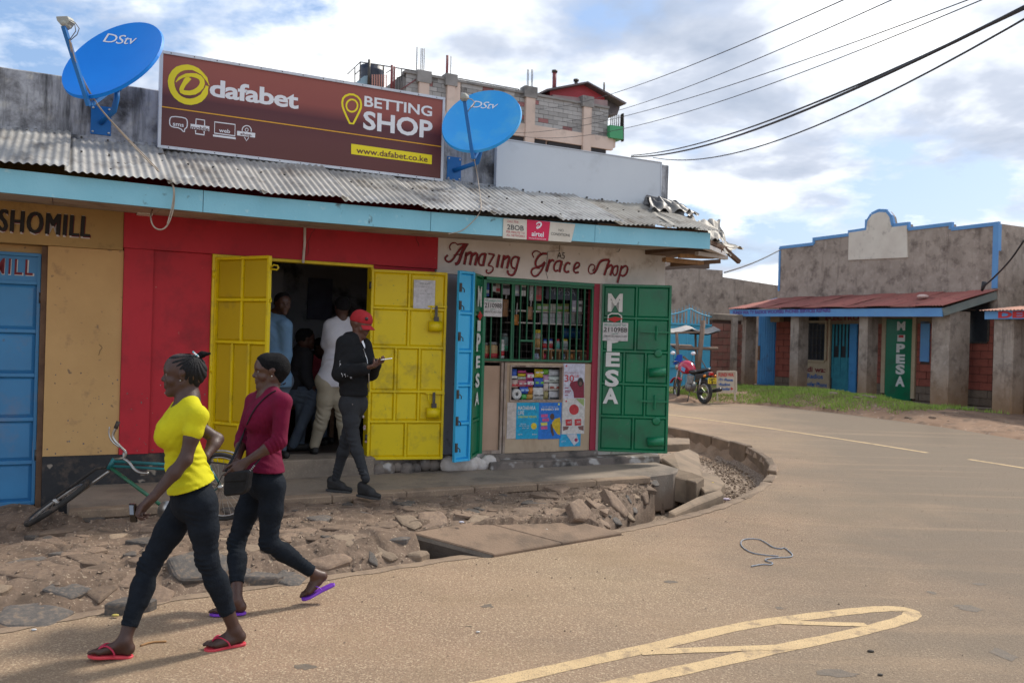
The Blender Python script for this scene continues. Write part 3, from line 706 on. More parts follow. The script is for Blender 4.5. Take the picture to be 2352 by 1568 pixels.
while s < 4.1:
    e = s + .80; sheet(s, e + .05, sheetr.uniform(.028, .055), m_tin, sheetr.uniform(-.015, .015), sheetr.uniform(0, .01)); s = e; k += 1
sheet(4.2, 4.85, .02, m_tin_r); sheet(4.78, 5.3, .03, m_tin_r, .05, .02); sheet(5.2, 5.62, -.01, m_tin_r, .06, .0)
# roofing nails with washers
def nails(m):
    for i in range(120):
        s_ = -4 + i * .076 * 1.0
        if i % 3: continue
        for b in (.08, .5, .88):
            z = 3.61 + (fz(s_) + .215 - 3.61) * b + .03; m.box(s_ - .009, s_ + .009, AW_T * b - .009, AW_T * b + .009, z - .01, z + .008)
part('roofing_nails', m_metal, nails)['kind'] = 'stuff'
# fascia boards
for a, b in ((-5, -.28), (-.277, 1.92), (1.923, 3.9), (3.903, 5.555)):
    def fb(m, a=a, b=b):
        n = 4
        for i in range(n):
            x0 = a + (b - a) * i / n; x1 = a + (b - a) * (i + 1) / n - (.0 if i < n - 1 else .003)
            m.hexa([(x0, AW_T - .03, fz(x0)), (x1, AW_T - .03, fz(x1)), (x1, AW_T, fz(x1)), (x0, AW_T, fz(x0)), (x0, AW_T - .03, fz(x0) + .195), (x1, AW_T - .03, fz(x1) + .195), (x1, AW_T, fz(x1) + .195), (x0, AW_T, fz(x0) + .195)])
    part('fascia_board', m_fascia, fb)
def soff(m):
    for i in range(12):
        x0 = -5 + i * .88; x1 = x0 + .875
        m.hexa([(x0, .05, fz(x0) + .07), (x1, .05, fz(x1) + .07), (x1, AW_T - .035, fz(x1) + .015), (x0, AW_T - .035, fz(x0) + .015), (x0, .05, fz(x0) + .09), (x1, .05, fz(x1) + .09), (x1, AW_T - .035, fz(x1) + .035), (x0, AW_T - .035, fz(x0) + .035)])
part('soffit', m_soffit, soff)
wbox('soffit_trim', m_soffit, -5, -.72, .05, .5, 2.93, 2.99)
wbox('junction_box', m_white, -.76, -.62, .05, .2, 2.9, 3.02)
# conduit on the crimson beam and down to the gate
def cond(m):
    a = FAC.px(700, 512, .06); b = FAC.px(696, 604, .06); m.tube([(a[0], .06, a[1] + .1), (a[0] + .005, .06, (a[1] + b[1]) / 2), (b[0], .06, b[1])], .014, 8)
part('conduit', m_white, cond)
# torn end of the awning
def crumple(name, corners, mat, amp, nu=26, nv=12, waves=8, seed=0, wamp=.012):
    def fn(a, b):
        p = corners[0].lerp(corners[1], a).lerp(corners[3].lerp(corners[2], a), b)
        q = Vector((a * 2.3 + seed, b * 2.1, seed * 1.7))
        return p + Vector((noise.noise(q), noise.noise(q + Vector((5, 0, 0))), noise.noise(q + Vector((0, 7, 0))) * 1.3)) * amp + Vector((0, 0, wamp * math.sin(waves * 6.28 * a)))
    m = MB(); m.grid(nu, nv, fn); return m.build(name, mat, row)
def fv(x, y, t): s_, z_ = FAC.px(x, y, t); return FAC.P(s_, t, z_)
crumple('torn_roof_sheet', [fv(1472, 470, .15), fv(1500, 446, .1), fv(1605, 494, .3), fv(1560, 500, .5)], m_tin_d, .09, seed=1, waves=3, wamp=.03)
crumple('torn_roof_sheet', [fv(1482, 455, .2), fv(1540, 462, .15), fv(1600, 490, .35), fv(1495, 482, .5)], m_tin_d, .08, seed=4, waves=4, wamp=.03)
crumple('torn_roof_sheet', [fv(1478, 478, .2), fv(1640, 512, .25), fv(1652, 560, .9), fv(1545, 527, 1.2)], m_tin_r, .07, seed=2, waves=5, wamp=.025)
crumple('torn_roof_sheet', [fv(1560, 500, .3), fv(1645, 506, .2), fv(1672, 552, .6), fv(1612, 548, 1.15)], m_tin_r, .08, seed=7, waves=4, wamp=.03)
crumple('torn_roof_sheet', [fv(1630, 552, .7), fv(1668, 556, .5), fv(1706, 572, .6), fv(1668, 578, .8)], m_tin_r, .05, 14, 8, 3, 9, .02)
def slat(x0, y0, t0, x1, y1, t1, w_, mat, name='broken_batten'):
    m = MB(); m.bar(fv(x0, y0, t0), fv(x1, y1, t1), w_, .05); return m.build(name, mat, row)
slat(1625, 556, 1.0, 1672, 574, .6, .07, m_rust); slat(1664, 572, .7, 1698, 602, .7, .05, m_rust); slat(1560, 588, .8, 1640, 590, .8, .05, m_wood)
slat(1525, 596, .6, 1612, 604, .7, .11, m_wood); slat(1540, 608, .4, 1655, 600, .9, .03, m_rust); slat(1620, 566, 1.0, 1660, 584, .8, .09, m_white)
slat(1600, 582, .9, 1668, 592, .8, .06, m_soffit)
wbox('awning_wall_plate', m_rust, 5.4, 5.95, -.1, .9, 2.955, 3.02)
# -- lettering on the building
def fpx(t): return lambda x, y: (FAC.px(x, y, t)[0], t, FAC.px(x, y, t)[1])
def fplane(t): return lambda x, y: (x, t, y)
def letter_on(name, mat, fn, parent=row, fr=FAC, **kw):
    m = MB(fr); fn(m); return m.build(name, mat, parent, **kw)
# ochre beam: ...OSHOMILL (cut by the photo's edge at left)
a = FAC.px(-10, 515, .035); b = FAC.px(212, 530, .035)
letter_on('lettering', m_white, lambda m: put_text(m, 'POSHOMILL', -2.18, -1.167, 2.635, 2.86, fplane(.034), bold=.02, spacing=1.15, shear=.06), label='pale backing paint of the letters')
letter_on('lettering', m_maroon, lambda m: put_text(m, 'POSHOMILL', -2.17, -1.158, 2.644, 2.848, fplane(.036), bold=.0, spacing=1.15, shear=.06))
letter_on('lettering', m_blk, lambda m: [put_text(m, 'POSHOMILL', -2.185 + k_ * .006, -1.182 + k_ * .006, 2.652, 2.855, fplane(.038 + k_ * .0004), bold=.0, spacing=1.15, shear=.06) for k_ in range(4)], label='black capital letters')
# white beam: script traced stroke by stroke
Z = ZV(1080, 580, 4.2)
STR = [([(192, 188), (180, 150), (205, 114), (245, 110), (264, 132)], 11), ([(335, 128), (270, 205), (220, 285), (180, 316), (145, 302), (134, 268), (165, 240)], 19), ([(262, 132), (320, 122), (382, 126)], 12), ([(362, 126), (320, 195), (292, 280), (272, 328), (240, 334)], 32), ([(228, 242), (322, 226)], 10),
       ([(362, 212), (337, 340)], 26), ([(350, 250), (400, 208), (422, 226), (395, 345)], 26), ([(405, 262), (455, 214), (478, 236), (450, 350)], 26),
       ([(560, 226), (512, 232), (486, 290), (494, 344), (530, 348)], 21), ([(562, 222), (534, 356)], 27), ([(590, 226), (656, 236)], 17), ([(654, 236), (588, 350)], 17), ([(586, 348), (640, 362), (640, 402), (600, 436), (564, 422), (576, 392)], 14),
       ([(706, 236), (680, 372)], 27), ([(758, 242), (728, 376)], 26), ([(745, 290), (795, 250), (815, 262), (785, 382)], 26), ([(906, 264), (860, 256), (830, 300), (834, 368), (868, 382)], 20), ([(915, 260), (872, 430), (832, 458), (792, 432), (796, 402)], 23),
       ([(1066, 266), (1048, 225), (1080, 195), (1122, 202), (1152, 236)], 12), ([(1206, 226), (1150, 224), (1102, 270), (1080, 330), (1100, 372), (1150, 352), (1186, 312)], 23), ([(1184, 322), (1150, 402), (1100, 464), (1056, 460), (1036, 410), (1070, 372), (1130, 376)], 19),
       ([(1236, 286), (1200, 416)], 27), ([(1222, 326), (1262, 288), (1280, 304)], 22), ([(1350, 300), (1302, 308), (1276, 360), (1286, 412), (1322, 402)], 20), ([(1362, 300), (1336, 420)], 26), ([(1452, 332), (1418, 318), (1386, 370), (1396, 424), (1440, 412)], 23), ([(1490, 388), (1546, 360), (1546, 322), (1512, 320), (1484, 378), (1494, 428), (1540, 420)], 20),
       ([(1862, 290), (1805, 290), (1765, 308), (1742, 350), (1724, 398), (1695, 432)], 25), ([(1700, 428), (1662, 442), (1640, 412), (1645, 365), (1675, 335), (1706, 347), (1708, 382), (1684, 406)], 12), ([(1862, 292), (1806, 452)], 26), ([(1828, 385), (1878, 340), (1898, 358), (1870, 456)], 24), ([(1950, 352), (1908, 362), (1892, 425), (1918, 462), (1946, 425), (1950, 352)], 19),
       ([(1992, 352), (1946, 532)], 25), ([(1978, 392), (2028, 348), (2056, 370), (2044, 432), (2006, 464), (1978, 448)], 22)]
def script(t, k, dx):
    def go(m):
        for pts, w_ in STR:
            P_ = [Z(x + dx, y + dx) for x, y in pts]; P_ = [FAC.px(x, y, t) for x, y in P_]
            ribbon(m, P_, (w_ * k) * .00108 * 1.0, lambda x, y: (x, t, y))
    return go
letter_on('lettering', m_blk, script(.034, 1.12, 3), label='dark outline of the maroon script')
letter_on('lettering', M('maroon script paint', (.26, .022, .03), (.18, .014, .022), 7, .7), script(.037, 1.0, 0), label='maroon brush script reading Amazing Grace Shop')
zA = Z(1312, 275); zB = Z(1395, 215); a = FAC.px(*zA, .037); b = FAC.px(*zB, .037)
letter_on('lettering', m_blk, lambda m: put_text(m, 'A5', a[0], b[0], a[1] - .003, b[1], fplane(.040), bold=.0), label='small black door number A5')
# crack in the white beam
def crack(m):
    P_ = [FAC.px(*Z(*q), .03) for q in [(1385, 100), (1340, 130), (1335, 200), (1215, 205), (1205, 300), (1190, 400), (1215, 490)]]
    for i in range(len(P_) - 1): m.bar((P_[i][0], .031, P_[i][1]), (P_[i + 1][0], .031, P_[i + 1][1]), .006, .004)
    P_ = [FAC.px(*Z(*q), .03) for q in [(1985, 150), (1960, 205), (1935, 208)]]
    for i in range(len(P_) - 1): m.bar((P_[i][0], .031, P_[i][1]), (P_[i + 1][0], .031, P_[i + 1][1]), .012, .004)
part('crack', m_blk, crack)['kind'] = 'stuff'
# ---------------------------------------------------------------- sheet metal gates
def gate(s, t, ang, wd, z0, z1, layout, mfr, mpan, name='gate_leaf', edge=.03, label=None):
    fr = FAC.sub(s, t, ang); h = z1 - z0
    g = MB(fr); B = .028; bt = .020
    g.box(0, B, -.02, bt, z0, z1); g.box(wd - B, wd, -.02, bt, z0, z1)
    cells = []
    ys = [z1 - h * f for f in [0] + [r[1] for r in layout]]
    for i, (n, f1) in enumerate(layout):
        zt, zb = ys[i], ys[i + 1]
        if i == 0: g.box(B, wd - B, -.02, bt, z1 - B, z1)
        zbb = zb - (B / 2 if i < len(layout) - 1 else -B + B); 
        if i < len(layout) - 1: g.box(B, wd - B, -.02, bt - .003, zb - B / 2, zb + B / 2)
        else: g.box(B, wd - B, -.02, bt, z0, z0 + B)
        lo = zb + (B / 2 if i < len(layout) - 1 else B); hi = zt - (B / 2 if i else B)
        iw = wd - 2 * B; cw = iw / n
        for k in range(1, n): g.box(B + cw * k - B * .42, B + cw * k + B * .42, -.02, bt - .006, lo, hi)
        for k in range(n): cells.append((B + cw * k + (B * .42 if k else 0), B + cw * (k + 1) - (B * .42 if k < n - 1 else 0), lo, hi))
    go = g.build(name, mfr, row, label=label, bevel=.003)
    for c in cells:   # a pressed panel: slightly dished plate
        p = MB(fr); x0, x1, a0, a1 = c; e = .018
        p.add([(x0, -.012, a0), (x1, -.012, a0), (x1, -.012, a1), (x0, -.012, a1), (x0 + e, .0, a0 + e), (x1 - e, .0, a0 + e), (x1 - e, .0, a1 - e), (x0 + e, .0, a1 - e)],
              [(0, 1, 5, 4), (1, 2, 6, 5), (2, 3, 7, 6), (3, 0, 4, 7), (4, 5, 6, 7)])
        p.build('gate_panel', mpan, go)
    return fr, go
YL = [(2, .208), (2, .413), (3, .81), (2, 1)]; YR = [(2, .20), (2, .405), (3, .64), (3, .80), (2, 1)]
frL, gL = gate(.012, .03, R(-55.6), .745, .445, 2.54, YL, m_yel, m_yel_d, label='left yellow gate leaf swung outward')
frR, gR = gate(1.66, .06, R(-12), .86, .40, 2.52, YR, m_yel, m_yel, label='right yellow gate leaf folded back with two padlock boxes')
frG, gG = gate(4.73, .05, R(-31.7), .88, .395, 2.525, [(2, .2), (2, .4), (3, .595), (3, .79), (2, 1)], m_green, m_green, label='right green gate leaf with white lettering')
frg, gg = gate(2.79, .35, R(53), .436, .40, 2.53, [(1, .22), (1, .42), (1, .6), (1, .8), (1, 1)], m_green, m_green, label='left green gate leaf seen edge on with white lettering')
frb, gb = gate(2.55, .44, R(22), .255, .385, 2.54, [(1, .22), (1, .42), (1, .6), (1, .8), (1, 1)], m_cyan, m_cyan, label='narrow sky blue folding leaf')
# yellow frame round the opening
wbox('gate_frame', m_yel, -.028, .006, -.1, .03, .44, 2.572); wbox('gate_frame', m_yel, .006, 1.69, -.1, .03, 2.542, 2.572); wbox('gate_frame', m_yel, 1.665, 1.698, -.1, .03, .44, 2.541)
wbox('gate_frame', m_green, 3.062, 3.10, -.1, .03, .40, 2.49); wbox('gate_frame', m_green, 3.10, 4.625, -.1, .03, 2.49, 2.527)
def hw(name, mat, fr, fn, parent): m = MB(fr); fn(m); return m.build(name, mat, parent)
# loops, bolts, hinges of the yellow gates
hw('lock_loop', m_yel, frL, lambda m: m.tube([(.745, .0, 2.42), (.79, .0, 2.45), (.84, .0, 2.44), (.85, .0, 2.42), (.83, .0, 2.40), (.79, .0, 2.405), (.745, .0, 2.41)], .009, 6), gL)
hw('lock_loop', m_yel, frL, lambda m: m.tube([(.745, .0, 2.10), (.765, .0, 2.12), (.77, .0, 2.09), (.745, .0, 2.08)], .007, 6), gL)
for zq in (2.33, 1.35, .62): hw('hinge', m_yel, frL, lambda m: m.lathe((-.012, .02, zq), (0, 0, 1), [(0, .014), (.07, .014)], 8), gL)
for zq in (2.3, 1.4, .6): hw('hinge', m_metal, frR, lambda m: m.lathe((-.012, .02, zq), (0, 0, 1), [(0, .013), (.08, .013)], 8), gR)
for zq in (2.13, 1.15):
    hw('bolt_bar', m_yel, frR, lambda m: m.bar((.64, .035, zq), (.86, .035, zq), .018), gR)
    hw('hasp', m_metal, frR, lambda m: (m.bar((.735, .04, zq + .01), (.735, .045, zq - .12), .03, .012), m.box(.71, .765, .03, .06, zq - .165, zq - .115)), gR)
    hw('lock_box', m_yel, frR, lambda m: m.tube([(.655, .035, zq - .225), (.80, .035, zq - .225)], .062, 10) , gR)
    hw('lock_loop', m_yel, frR, lambda m: m.tube([(.68, .04, zq), (.67, .05, zq - .06), (.70, .05, zq - .13)], .008, 6), gR)
# green gate hardware
for zq in (1.93, 1.05):
    hw('bolt_bar', m_green, frG, lambda m: m.bar((.5, .04, zq), (.87, .04, zq), .022), gG)
    hw('bolt_handle', m_green, frG, lambda m: m.bar((.70, .05, zq + .08), (.70, .05, zq - .1), .02), gG)
    hw('lock_box', m_green, frG, lambda m: m.tube([(.62, .035, zq - .52), (.83, .035, zq - .50)], .06, 10), gG)
for zq in (1.66, .80): hw('lock_hole', m_green, frG, lambda m: m.lathe((.73, .015, zq), (0, 1, 0), [(0, .055), (.012, .05), (.014, .03)], 16), gG)
for zq in (2.3, 2.1, 1.75, 1.1, .8, .5): hw('hinge', m_metal, frb, lambda m: (m.box(.0, .03, .02, .035, zq, zq + .1), m.tube([(.03, .04, zq + .05), (.05, .05, zq + .03), (.06, .04, zq)], .006, 5)), gb)
# vertical lettering on the two green leaves
def vert_letters(fr, par, x0, x1, items, t, mat=m_gold, bold=.04):
    m = MB(fr)
    for ch, za, zb in items: put_text(m, ch, x0, x1, za, zb, lambda x, y: (x, t, y), bold=bold)
    return m.build('lettering', mat, par)
def gzv(fr, x, y): s_, z_ = fr.px(x, y, .02); return s_, z_
xa, xb = frG.px(1396, 700, .022)[0], frG.px(1430, 700, .022)[0]
zf = lambda y: frG.px(1410, y, .022)[1]
vert_letters(frG, gG, xa, xb, [('M', zf(716), zf(674))], .0235)
vert_letters(frG, gG, xa + .005, xb - .01, [('P', zf(807), zf(757))], .0235)
vert_letters(frG, gG, xa - .005, xb - .015, [('E', zf(842), zf(809))], .0235); vert_letters(frG, gG, xa - .01, xb - .02, [('S', zf(888), zf(849)), ], .0235); vert_letters(frG, gG, xa - .03, xb - .02, [('A', zf(927), zf(891))], .0235)
m_redp = M('signal red paint', (.5, .02, .02), None, 3, .6)
def phone(m):
    ribbon(m, [(xa + .01, zf(738)), (xa + .01, zf(720)), (xb - .01, zf(720)), (xb - .01, zf(742))], .016, lambda x, y: (x, .0235, y))
hw('lettering', m_gold, frG, phone, gG)
hw('lettering', m_redp, frG, lambda m: poly(m, [(xa - .01, zf(733)), ((xa + xb) / 2, zf(727)), (xb + .01, zf(731)), ((xa + xb) / 2, zf(740))], lambda x, y: (x, .025, y)), gG)
zh = lambda y: frg.px(1095, y, .022)[1]
for ch, y1, y0, xo in (('M', 708, 660, 0), ('P', 812, 770, 0), ('E', 850, 822, 0), ('S', 895, 862, 0), ('A', 935, 905, 0)):
    vert_letters(frg, gg, .11, .33, [(ch, zh(y1 - 5), zh(y0 - 5))], .0235)
hw('lettering', m_gold, frg, lambda m: m.add([(x, .0235, z) for x, z in ((.13, zh(760)), (.31, zh(760)), (.31, zh(735)), (.13, zh(735)))], [(0, 1, 2, 3)]), gg)
hw('lettering', m_redp, frg, lambda m: poly(m, [(.12, zh(725)), (.25, zh(712)), (.40, zh(722)), (.25, zh(736))], lambda x, y: (x, .025, y)), gg)
# ---------------------------------------------------------------- blue mill door at the left
bd = MB(FAC); x0, x1, zb, zt, td = -2.6, -1.575, .075, 2.47, -.1
bd.box(x0 - .02, x0 + .03, td - .03, td + .03, zb, zt); bd.box(x1 - .03, x1 + .0, td - .03, td + .03, zb, zt); bd.box(x0 + .03, x1 - .03, td - .03, td + .03, zt - .03, zt)
zrow = [2.21, 2.17, 1.77, 1.37, .97, .57, .16]
for z_ in [2.19] + [1.73, 1.31, .89, .48, .09]: bd.box(x0 + .03, x1 - .03, td - .03, td + .02, z_ - .018, z_ + .018)
bd.box(-2.1, -2.065, td - .03, td + .018, .1, 2.17)
bo = bd.build('mill_door', m_blue_d, row, label='blue sheet metal mill door', bevel=.003)
zs = [2.172, 1.748, 1.712, 1.328, 1.292, .908, .872, .498, .462, .108]
for i in range(5):
    for (u0, u1) in ((x0 + .03, -2.102), (-2.063, x1 - .032)):
        a1, a0 = zs[2 * i], zs[2 * i + 1]; p = MB(FAC); e = .03
        p.add([(u0, td - .02, a0), (u1, td - .02, a0), (u1, td - .02, a1), (u0, td - .02, a1), (u0 + e, td - .002, a0 + e), (u1 - e, td - .002, a0 + e), (u1 - e, td - .002, a1 - e), (u0 + e, td - .002, a1 - e)],
              [(0, 1, 5, 4), (1, 2, 6, 5), (2, 3, 7, 6), (3, 0, 4, 7), (4, 5, 6, 7)])
        p.build('door_panel', m_blue_d, bo)
MB(FAC).box(x0 + .03, x1 - .03, td - .02, td, 2.208, 2.44).build('door_panel', m_blue_d, bo)
hw('lettering', m_gold, FAC, lambda m: put_text(m, 'MILL', -1.985, -1.632, 2.255, 2.405, fplane(td + .004), bold=.02, spacing=1.15, shear=.03), bo)
hw('lettering', m_maroon, FAC, lambda m: put_text(m, 'MILL', -1.98, -1.645, 2.262, 2.41, fplane(td + .007), bold=.008, spacing=1.15, shear=.03), bo)
for zq in (2.0, .5): hw('hinge', m_metal, FAC, lambda m: m.lathe((-1.57, td + .04, zq), (0, 0, 1), [(0, .018), (.1, .018)], 8), bo)
wbox('wall', m_cream, x0 - .1, -1.52, -.2, -.14, 2.47, 2.546); wbox('door_jamb', m_rust, -1.572, -1.523, -.2, -.03, .02, 2.54); part('purlin', m_rust, lambda m: [m.hexa([(a_, AW_T - .08, 2.98), (a_ + .4, AW_T - .08, 2.98), (a_ + .4, AW_T - .04, 2.98), (a_, AW_T - .04, 2.98), (a_, AW_T - .08, fz(a_) + .235), (a_ + .4, AW_T - .08, fz(a_ + .4) + .235), (a_ + .4, AW_T - .04, fz(a_ + .4) + .225), (a_, AW_T - .04, fz(a_) + .225)]) for a_ in (3.96, 4.36, 4.76, 5.15)])
# ---------------------------------------------------------------- rooms behind the openings
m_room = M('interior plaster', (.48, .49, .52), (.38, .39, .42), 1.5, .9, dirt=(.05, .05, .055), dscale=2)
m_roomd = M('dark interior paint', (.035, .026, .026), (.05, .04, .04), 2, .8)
m_floor = M('shop floor', (.13, .1, .08), (.09, .07, .06), 2, .8, dirt=(.05, .04, .035))
wbox('interior_floor', m_floor, -.4, 3.0, -5.8, -.3, .2, .43)
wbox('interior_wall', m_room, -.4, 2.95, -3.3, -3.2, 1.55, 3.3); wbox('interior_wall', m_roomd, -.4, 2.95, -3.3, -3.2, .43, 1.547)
wbox('interior_wall', m_room, -.5, -.4, -3.3, -.2, .43, 3.3); wbox('interior_wall', m_room, 2.95, 3.05, -3.3, -.2, .43, 3.3)
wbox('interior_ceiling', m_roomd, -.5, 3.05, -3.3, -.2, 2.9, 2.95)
wbox('interior_screen_wall', m_room, .55, 1.25, -2.6, -2.5, 1.9, 2.9)
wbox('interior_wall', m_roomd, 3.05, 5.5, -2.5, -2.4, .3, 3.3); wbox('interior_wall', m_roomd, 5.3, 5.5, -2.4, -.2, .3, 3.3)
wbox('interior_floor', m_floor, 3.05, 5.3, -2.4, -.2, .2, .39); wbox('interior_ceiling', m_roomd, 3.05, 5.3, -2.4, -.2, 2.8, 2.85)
# ---------------------------------------------------------------- shop front under the green gates: counter, grille
m_ply = M('unpainted plywood', (.47, .36, .25), (.40, .30, .2), 3, .8, .15, 30, streak=((.33, .23, .15), 5, .52, .7), dirt=(.26, .19, .13), dscale=4, dpos=(.62, .78))
m_plyd = M('pinkish plywood', (.46, .31, .22), (.38, .25, .17), 2, .8, .1, 30, streak=((.30, .19, .12), 5, .5, .7))
m_frame = M('worn frame timber', (.26, .19, .15), (.36, .29, .24), 8, .85, .3, 40, streak=((.14, .09, .07), 9, .5, .65))
m_grn2 = M('green grille paint', (.01, .13, .05), (.012, .10, .05), 4, .5)
S = lambda x, y, t=0: FAC.px(x, y, t)
cz = 1.50
wbox('counter_panel', m_plyd, 3.10, 3.34, -.05, -.03, .44, 1.46); 
wbox('counter_frame', m_frame, 3.345, 3.375, -.06, .0, .40, cz); wbox('counter_frame', m_frame, 3.385, 3.415, -.06, .01, .40, cz); wbox('counter_frame', m_frame, 3.10, 3.34, -.06, .0, .40, .44)
wa, wb, wz0, wz1 = S(1174, 0)[0], S(1291, 0)[0], 0, 0
wz1 = S(1232, 843)[1]; wz0 = S(1232, 918)[1]
wa = S(1174, 880)[0]; wb = S(1290, 880)[0]
def cpan(*b): wbox('counter_panel', m_ply, *b)
cpan(3.417, wa - .02, -.05, 0, .40, cz); cpan(wa - .02, 4.628, -.05, 0, wz1 + .02, cz); cpan(wb + .02, 4.628, -.05, 0, .40, wz1 + .019); cpan(wa - .02, wb + .02, -.05, 0, .40, wz0 - .02)
def cf(m):
    m.box(wa - .02, wa, -.06, .012, wz0 - .02, wz1 + .02); m.box(wb, wb + .02, -.06, .012, wz0 - .02, wz1 + .02)
    m.box(wa, wb, -.06, .012, wz1, wz1 + .02); m.box(wa, wb, -.06, .012, wz0 - .02, wz0)
part('display_window_frame', m_frame, cf)
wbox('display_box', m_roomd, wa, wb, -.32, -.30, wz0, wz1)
wbox('counter_top', m_frame, 3.10, 4.62, -.6, -.04, cz, cz + .02)
m_glass = M('glass', (.9, .9, .9), None, 1, .05); 
gbs = m_glass.node_tree.nodes; 
for q in gbs:
    if q.type == 'BSDF_PRINCIPLED': q.inputs['Transmission Weight'].default_value = 1.0; q.inputs['IOR'].default_value = 1.05
def gr_frame(m):
    m.box(3.10, 4.62, -.02, .02, cz + .02, cz + .045); m.box(3.10, 4.62, -.02, .02, 2.455, 2.487); m.box(4.60, 4.625, -.02, .02, cz + .045, 2.455)
part('grille_frame', m_grn2, gr_frame)
gx = [1132, 1155, 1182, 1194, 1217, 1228, 1247, 1259, 1275, 1289, 1304, 1321, 1336, 1351]
gxz = lambda x: S(x, 720)[0]
ups = [q for q in (312 / 6.53, 475 / 6.53, 650 / 6.53, 680 / 6.53, 785 / 6.53, 895 / 6.53, 1020 / 6.53, 1138 / 6.53, 1260 / 6.53, 1378 / 6.53, 1492 / 6.53, 1605 / 6.53, 1715 / 6.53, 1828 / 6.53)]
for i, q in enumerate(ups):
    xv = (1180 + q) * .91875; s_ = S(xv, 730)[0]; wq = .022 if i in (2, 6) else .012
    lo = cz + .045
    if i == 5: lo = S(xv, 782)[1]
    wbox('grille_bar', m_grn2, s_ - wq / 2, s_ + wq / 2, -.01, .01, lo, 2.455)
qa, qb = S((1180 + 785 / 6.53) * .91875, 780)[0], S((1180 + 1010 / 6.53) * .91875, 780)[0]
wbox('grille_bar', m_grn2, qa, qb, -.012, .012, S(1200, 782)[1] - .012, S(1200, 782)[1] + .012)
def mesh_w(m):
    z = cz + .06; 
    while z < 2.45: m.bar((3.10, -.03, z), (4.6, -.03, z), .003); z += .085
    s_ = 3.14
    while s_ < 4.6: m.bar((s_, -.03, cz + .05), (s_, -.03, 2.45), .003); s_ += .07
part('wire_mesh', m_metal, mesh_w)
# shelves inside
for yy in (648, 838):
    z_ = FAC.px((1180 + 1400 / 6.53) * .91875, (680 + yy / 6.53) * .91875, -.45)[1]; wbox('shelf', m_white, 3.75, 4.75, -.75, -.44, z_ - .015, z_)
wbox('shelf', m_wood, 4.0, 4.75, -.42, -.15, 1.655, 1.67)
for s_ in (4.0, 4.12, 4.24, 4.36, 4.48, 4.58, 4.7): wbox('shelf_divider', m_wood, s_, s_ + .012, -.42, -.15, cz + .02, 1.655)
# ================================================================== SIGNS AND DISHES ON THE ROW
def quadpx(m, pts, Z, t, fr=FAC, dt=0):
    P_ = [fr.px(*Z(*p), t) for p in pts]; m.add([(a, t + dt, b) for a, b in P_], [tuple(range(len(P_)))])
Zs = ZV(380, 140, 3.178)
def SP(x, y, t=.14): return FAC.px(*Zs(x, y), t)
sg = empty('betting_sign', FAC.P(.93, .08, 3.57), 'long brown red betting shop sign in a white metal frame on the parapet', 'sign')
m_sign = M('sign print', (.205, .062, .05), (.19, .057, .048), 1.0, .42, spec=.3)
_t = m_sign.node_tree   # printed gradient: dark band through the middle of the print
_b = [q for q in _t.nodes if q.type == 'BSDF_PRINCIPLED'][0]
_tc_ = _t.nodes.new('ShaderNodeTexCoord'); _sx = _t.nodes.new('ShaderNodeSeparateXYZ'); _t.links.new(_tc_.outputs['Object'], _sx.inputs[0])
_rp = _t.nodes.new('ShaderNodeValToRGB'); _t.links.new(_sx.outputs[2], _rp.inputs[0]); _e = _rp.color_ramp.elements
_e[0].position = 0; _e[0].color = (.125, .042, .036, 1); _e[1].position = .96; _e[1].color = (.30, .088, .068, 1)
for p_, c_ in ((.28, (.125, .042, .04)), (.52, (.098, .03, .036)), (.66, (.27, .075, .062))):
    q = _e.new(p_); q.color = (*c_, 1)
_t.links.new(_rp.outputs[0], _b.inputs['Base Color'])
m_wframe = M('white painted aluminium', (.62, .65, .70), (.52, .55, .6), 4, .4, dirt=(.3, .28, .27), dscale=9, dpos=(.62, .75))
def sb(name, mat, *b, parent=sg): MB(FAC).box(*b).build(name, mat, parent)
sx0, sx1, sz0, sz1 = -.592, 2.45, 3.572, 4.534
sb('sign_panel', m_sign, sx0 + .02, sx1 - .02, .05, .14, sz0 + .02, sz1 - .02)
sb('sign_frame', m_wframe, sx0, sx1, .04, .155, sz1 - .028, sz1); sb('sign_frame', m_wframe, sx0, sx1, .04, .155, sz0, sz0 + .028)
sb('sign_frame', m_wframe, sx0, sx0 + .028, .04, .153, sz0 + .029, sz1 - .029); sb('sign_frame', m_wframe, sx1 - .028, sx1, .04, .153, sz0 + .029, sz1 - .029)
def rivs(m):
    for i in range(14):
        for z in (sz0 + .014, sz1 - .014): m.ball((sx0 + .1 + i * .218, .156, z), .006, 6, 4)
o = hw('rivets', m_metal, FAC, rivs, sg); o['kind'] = 'stuff'
m_wp = M('white print', (.72, .73, .76), None, 3, .5); m_yp = M('yellow print', (.80, .66, .005), None, 3, .5); m_amb = M('amber print', (.72, .36, .015), None, 3, .5)
def L_(name, mat, fn, t, parent=sg, fr=FAC, **kw): m = MB(fr); fn(m, lambda x, y: (x, t, y)); return m.build('lettering' if name is None else name, mat, parent, **kw)
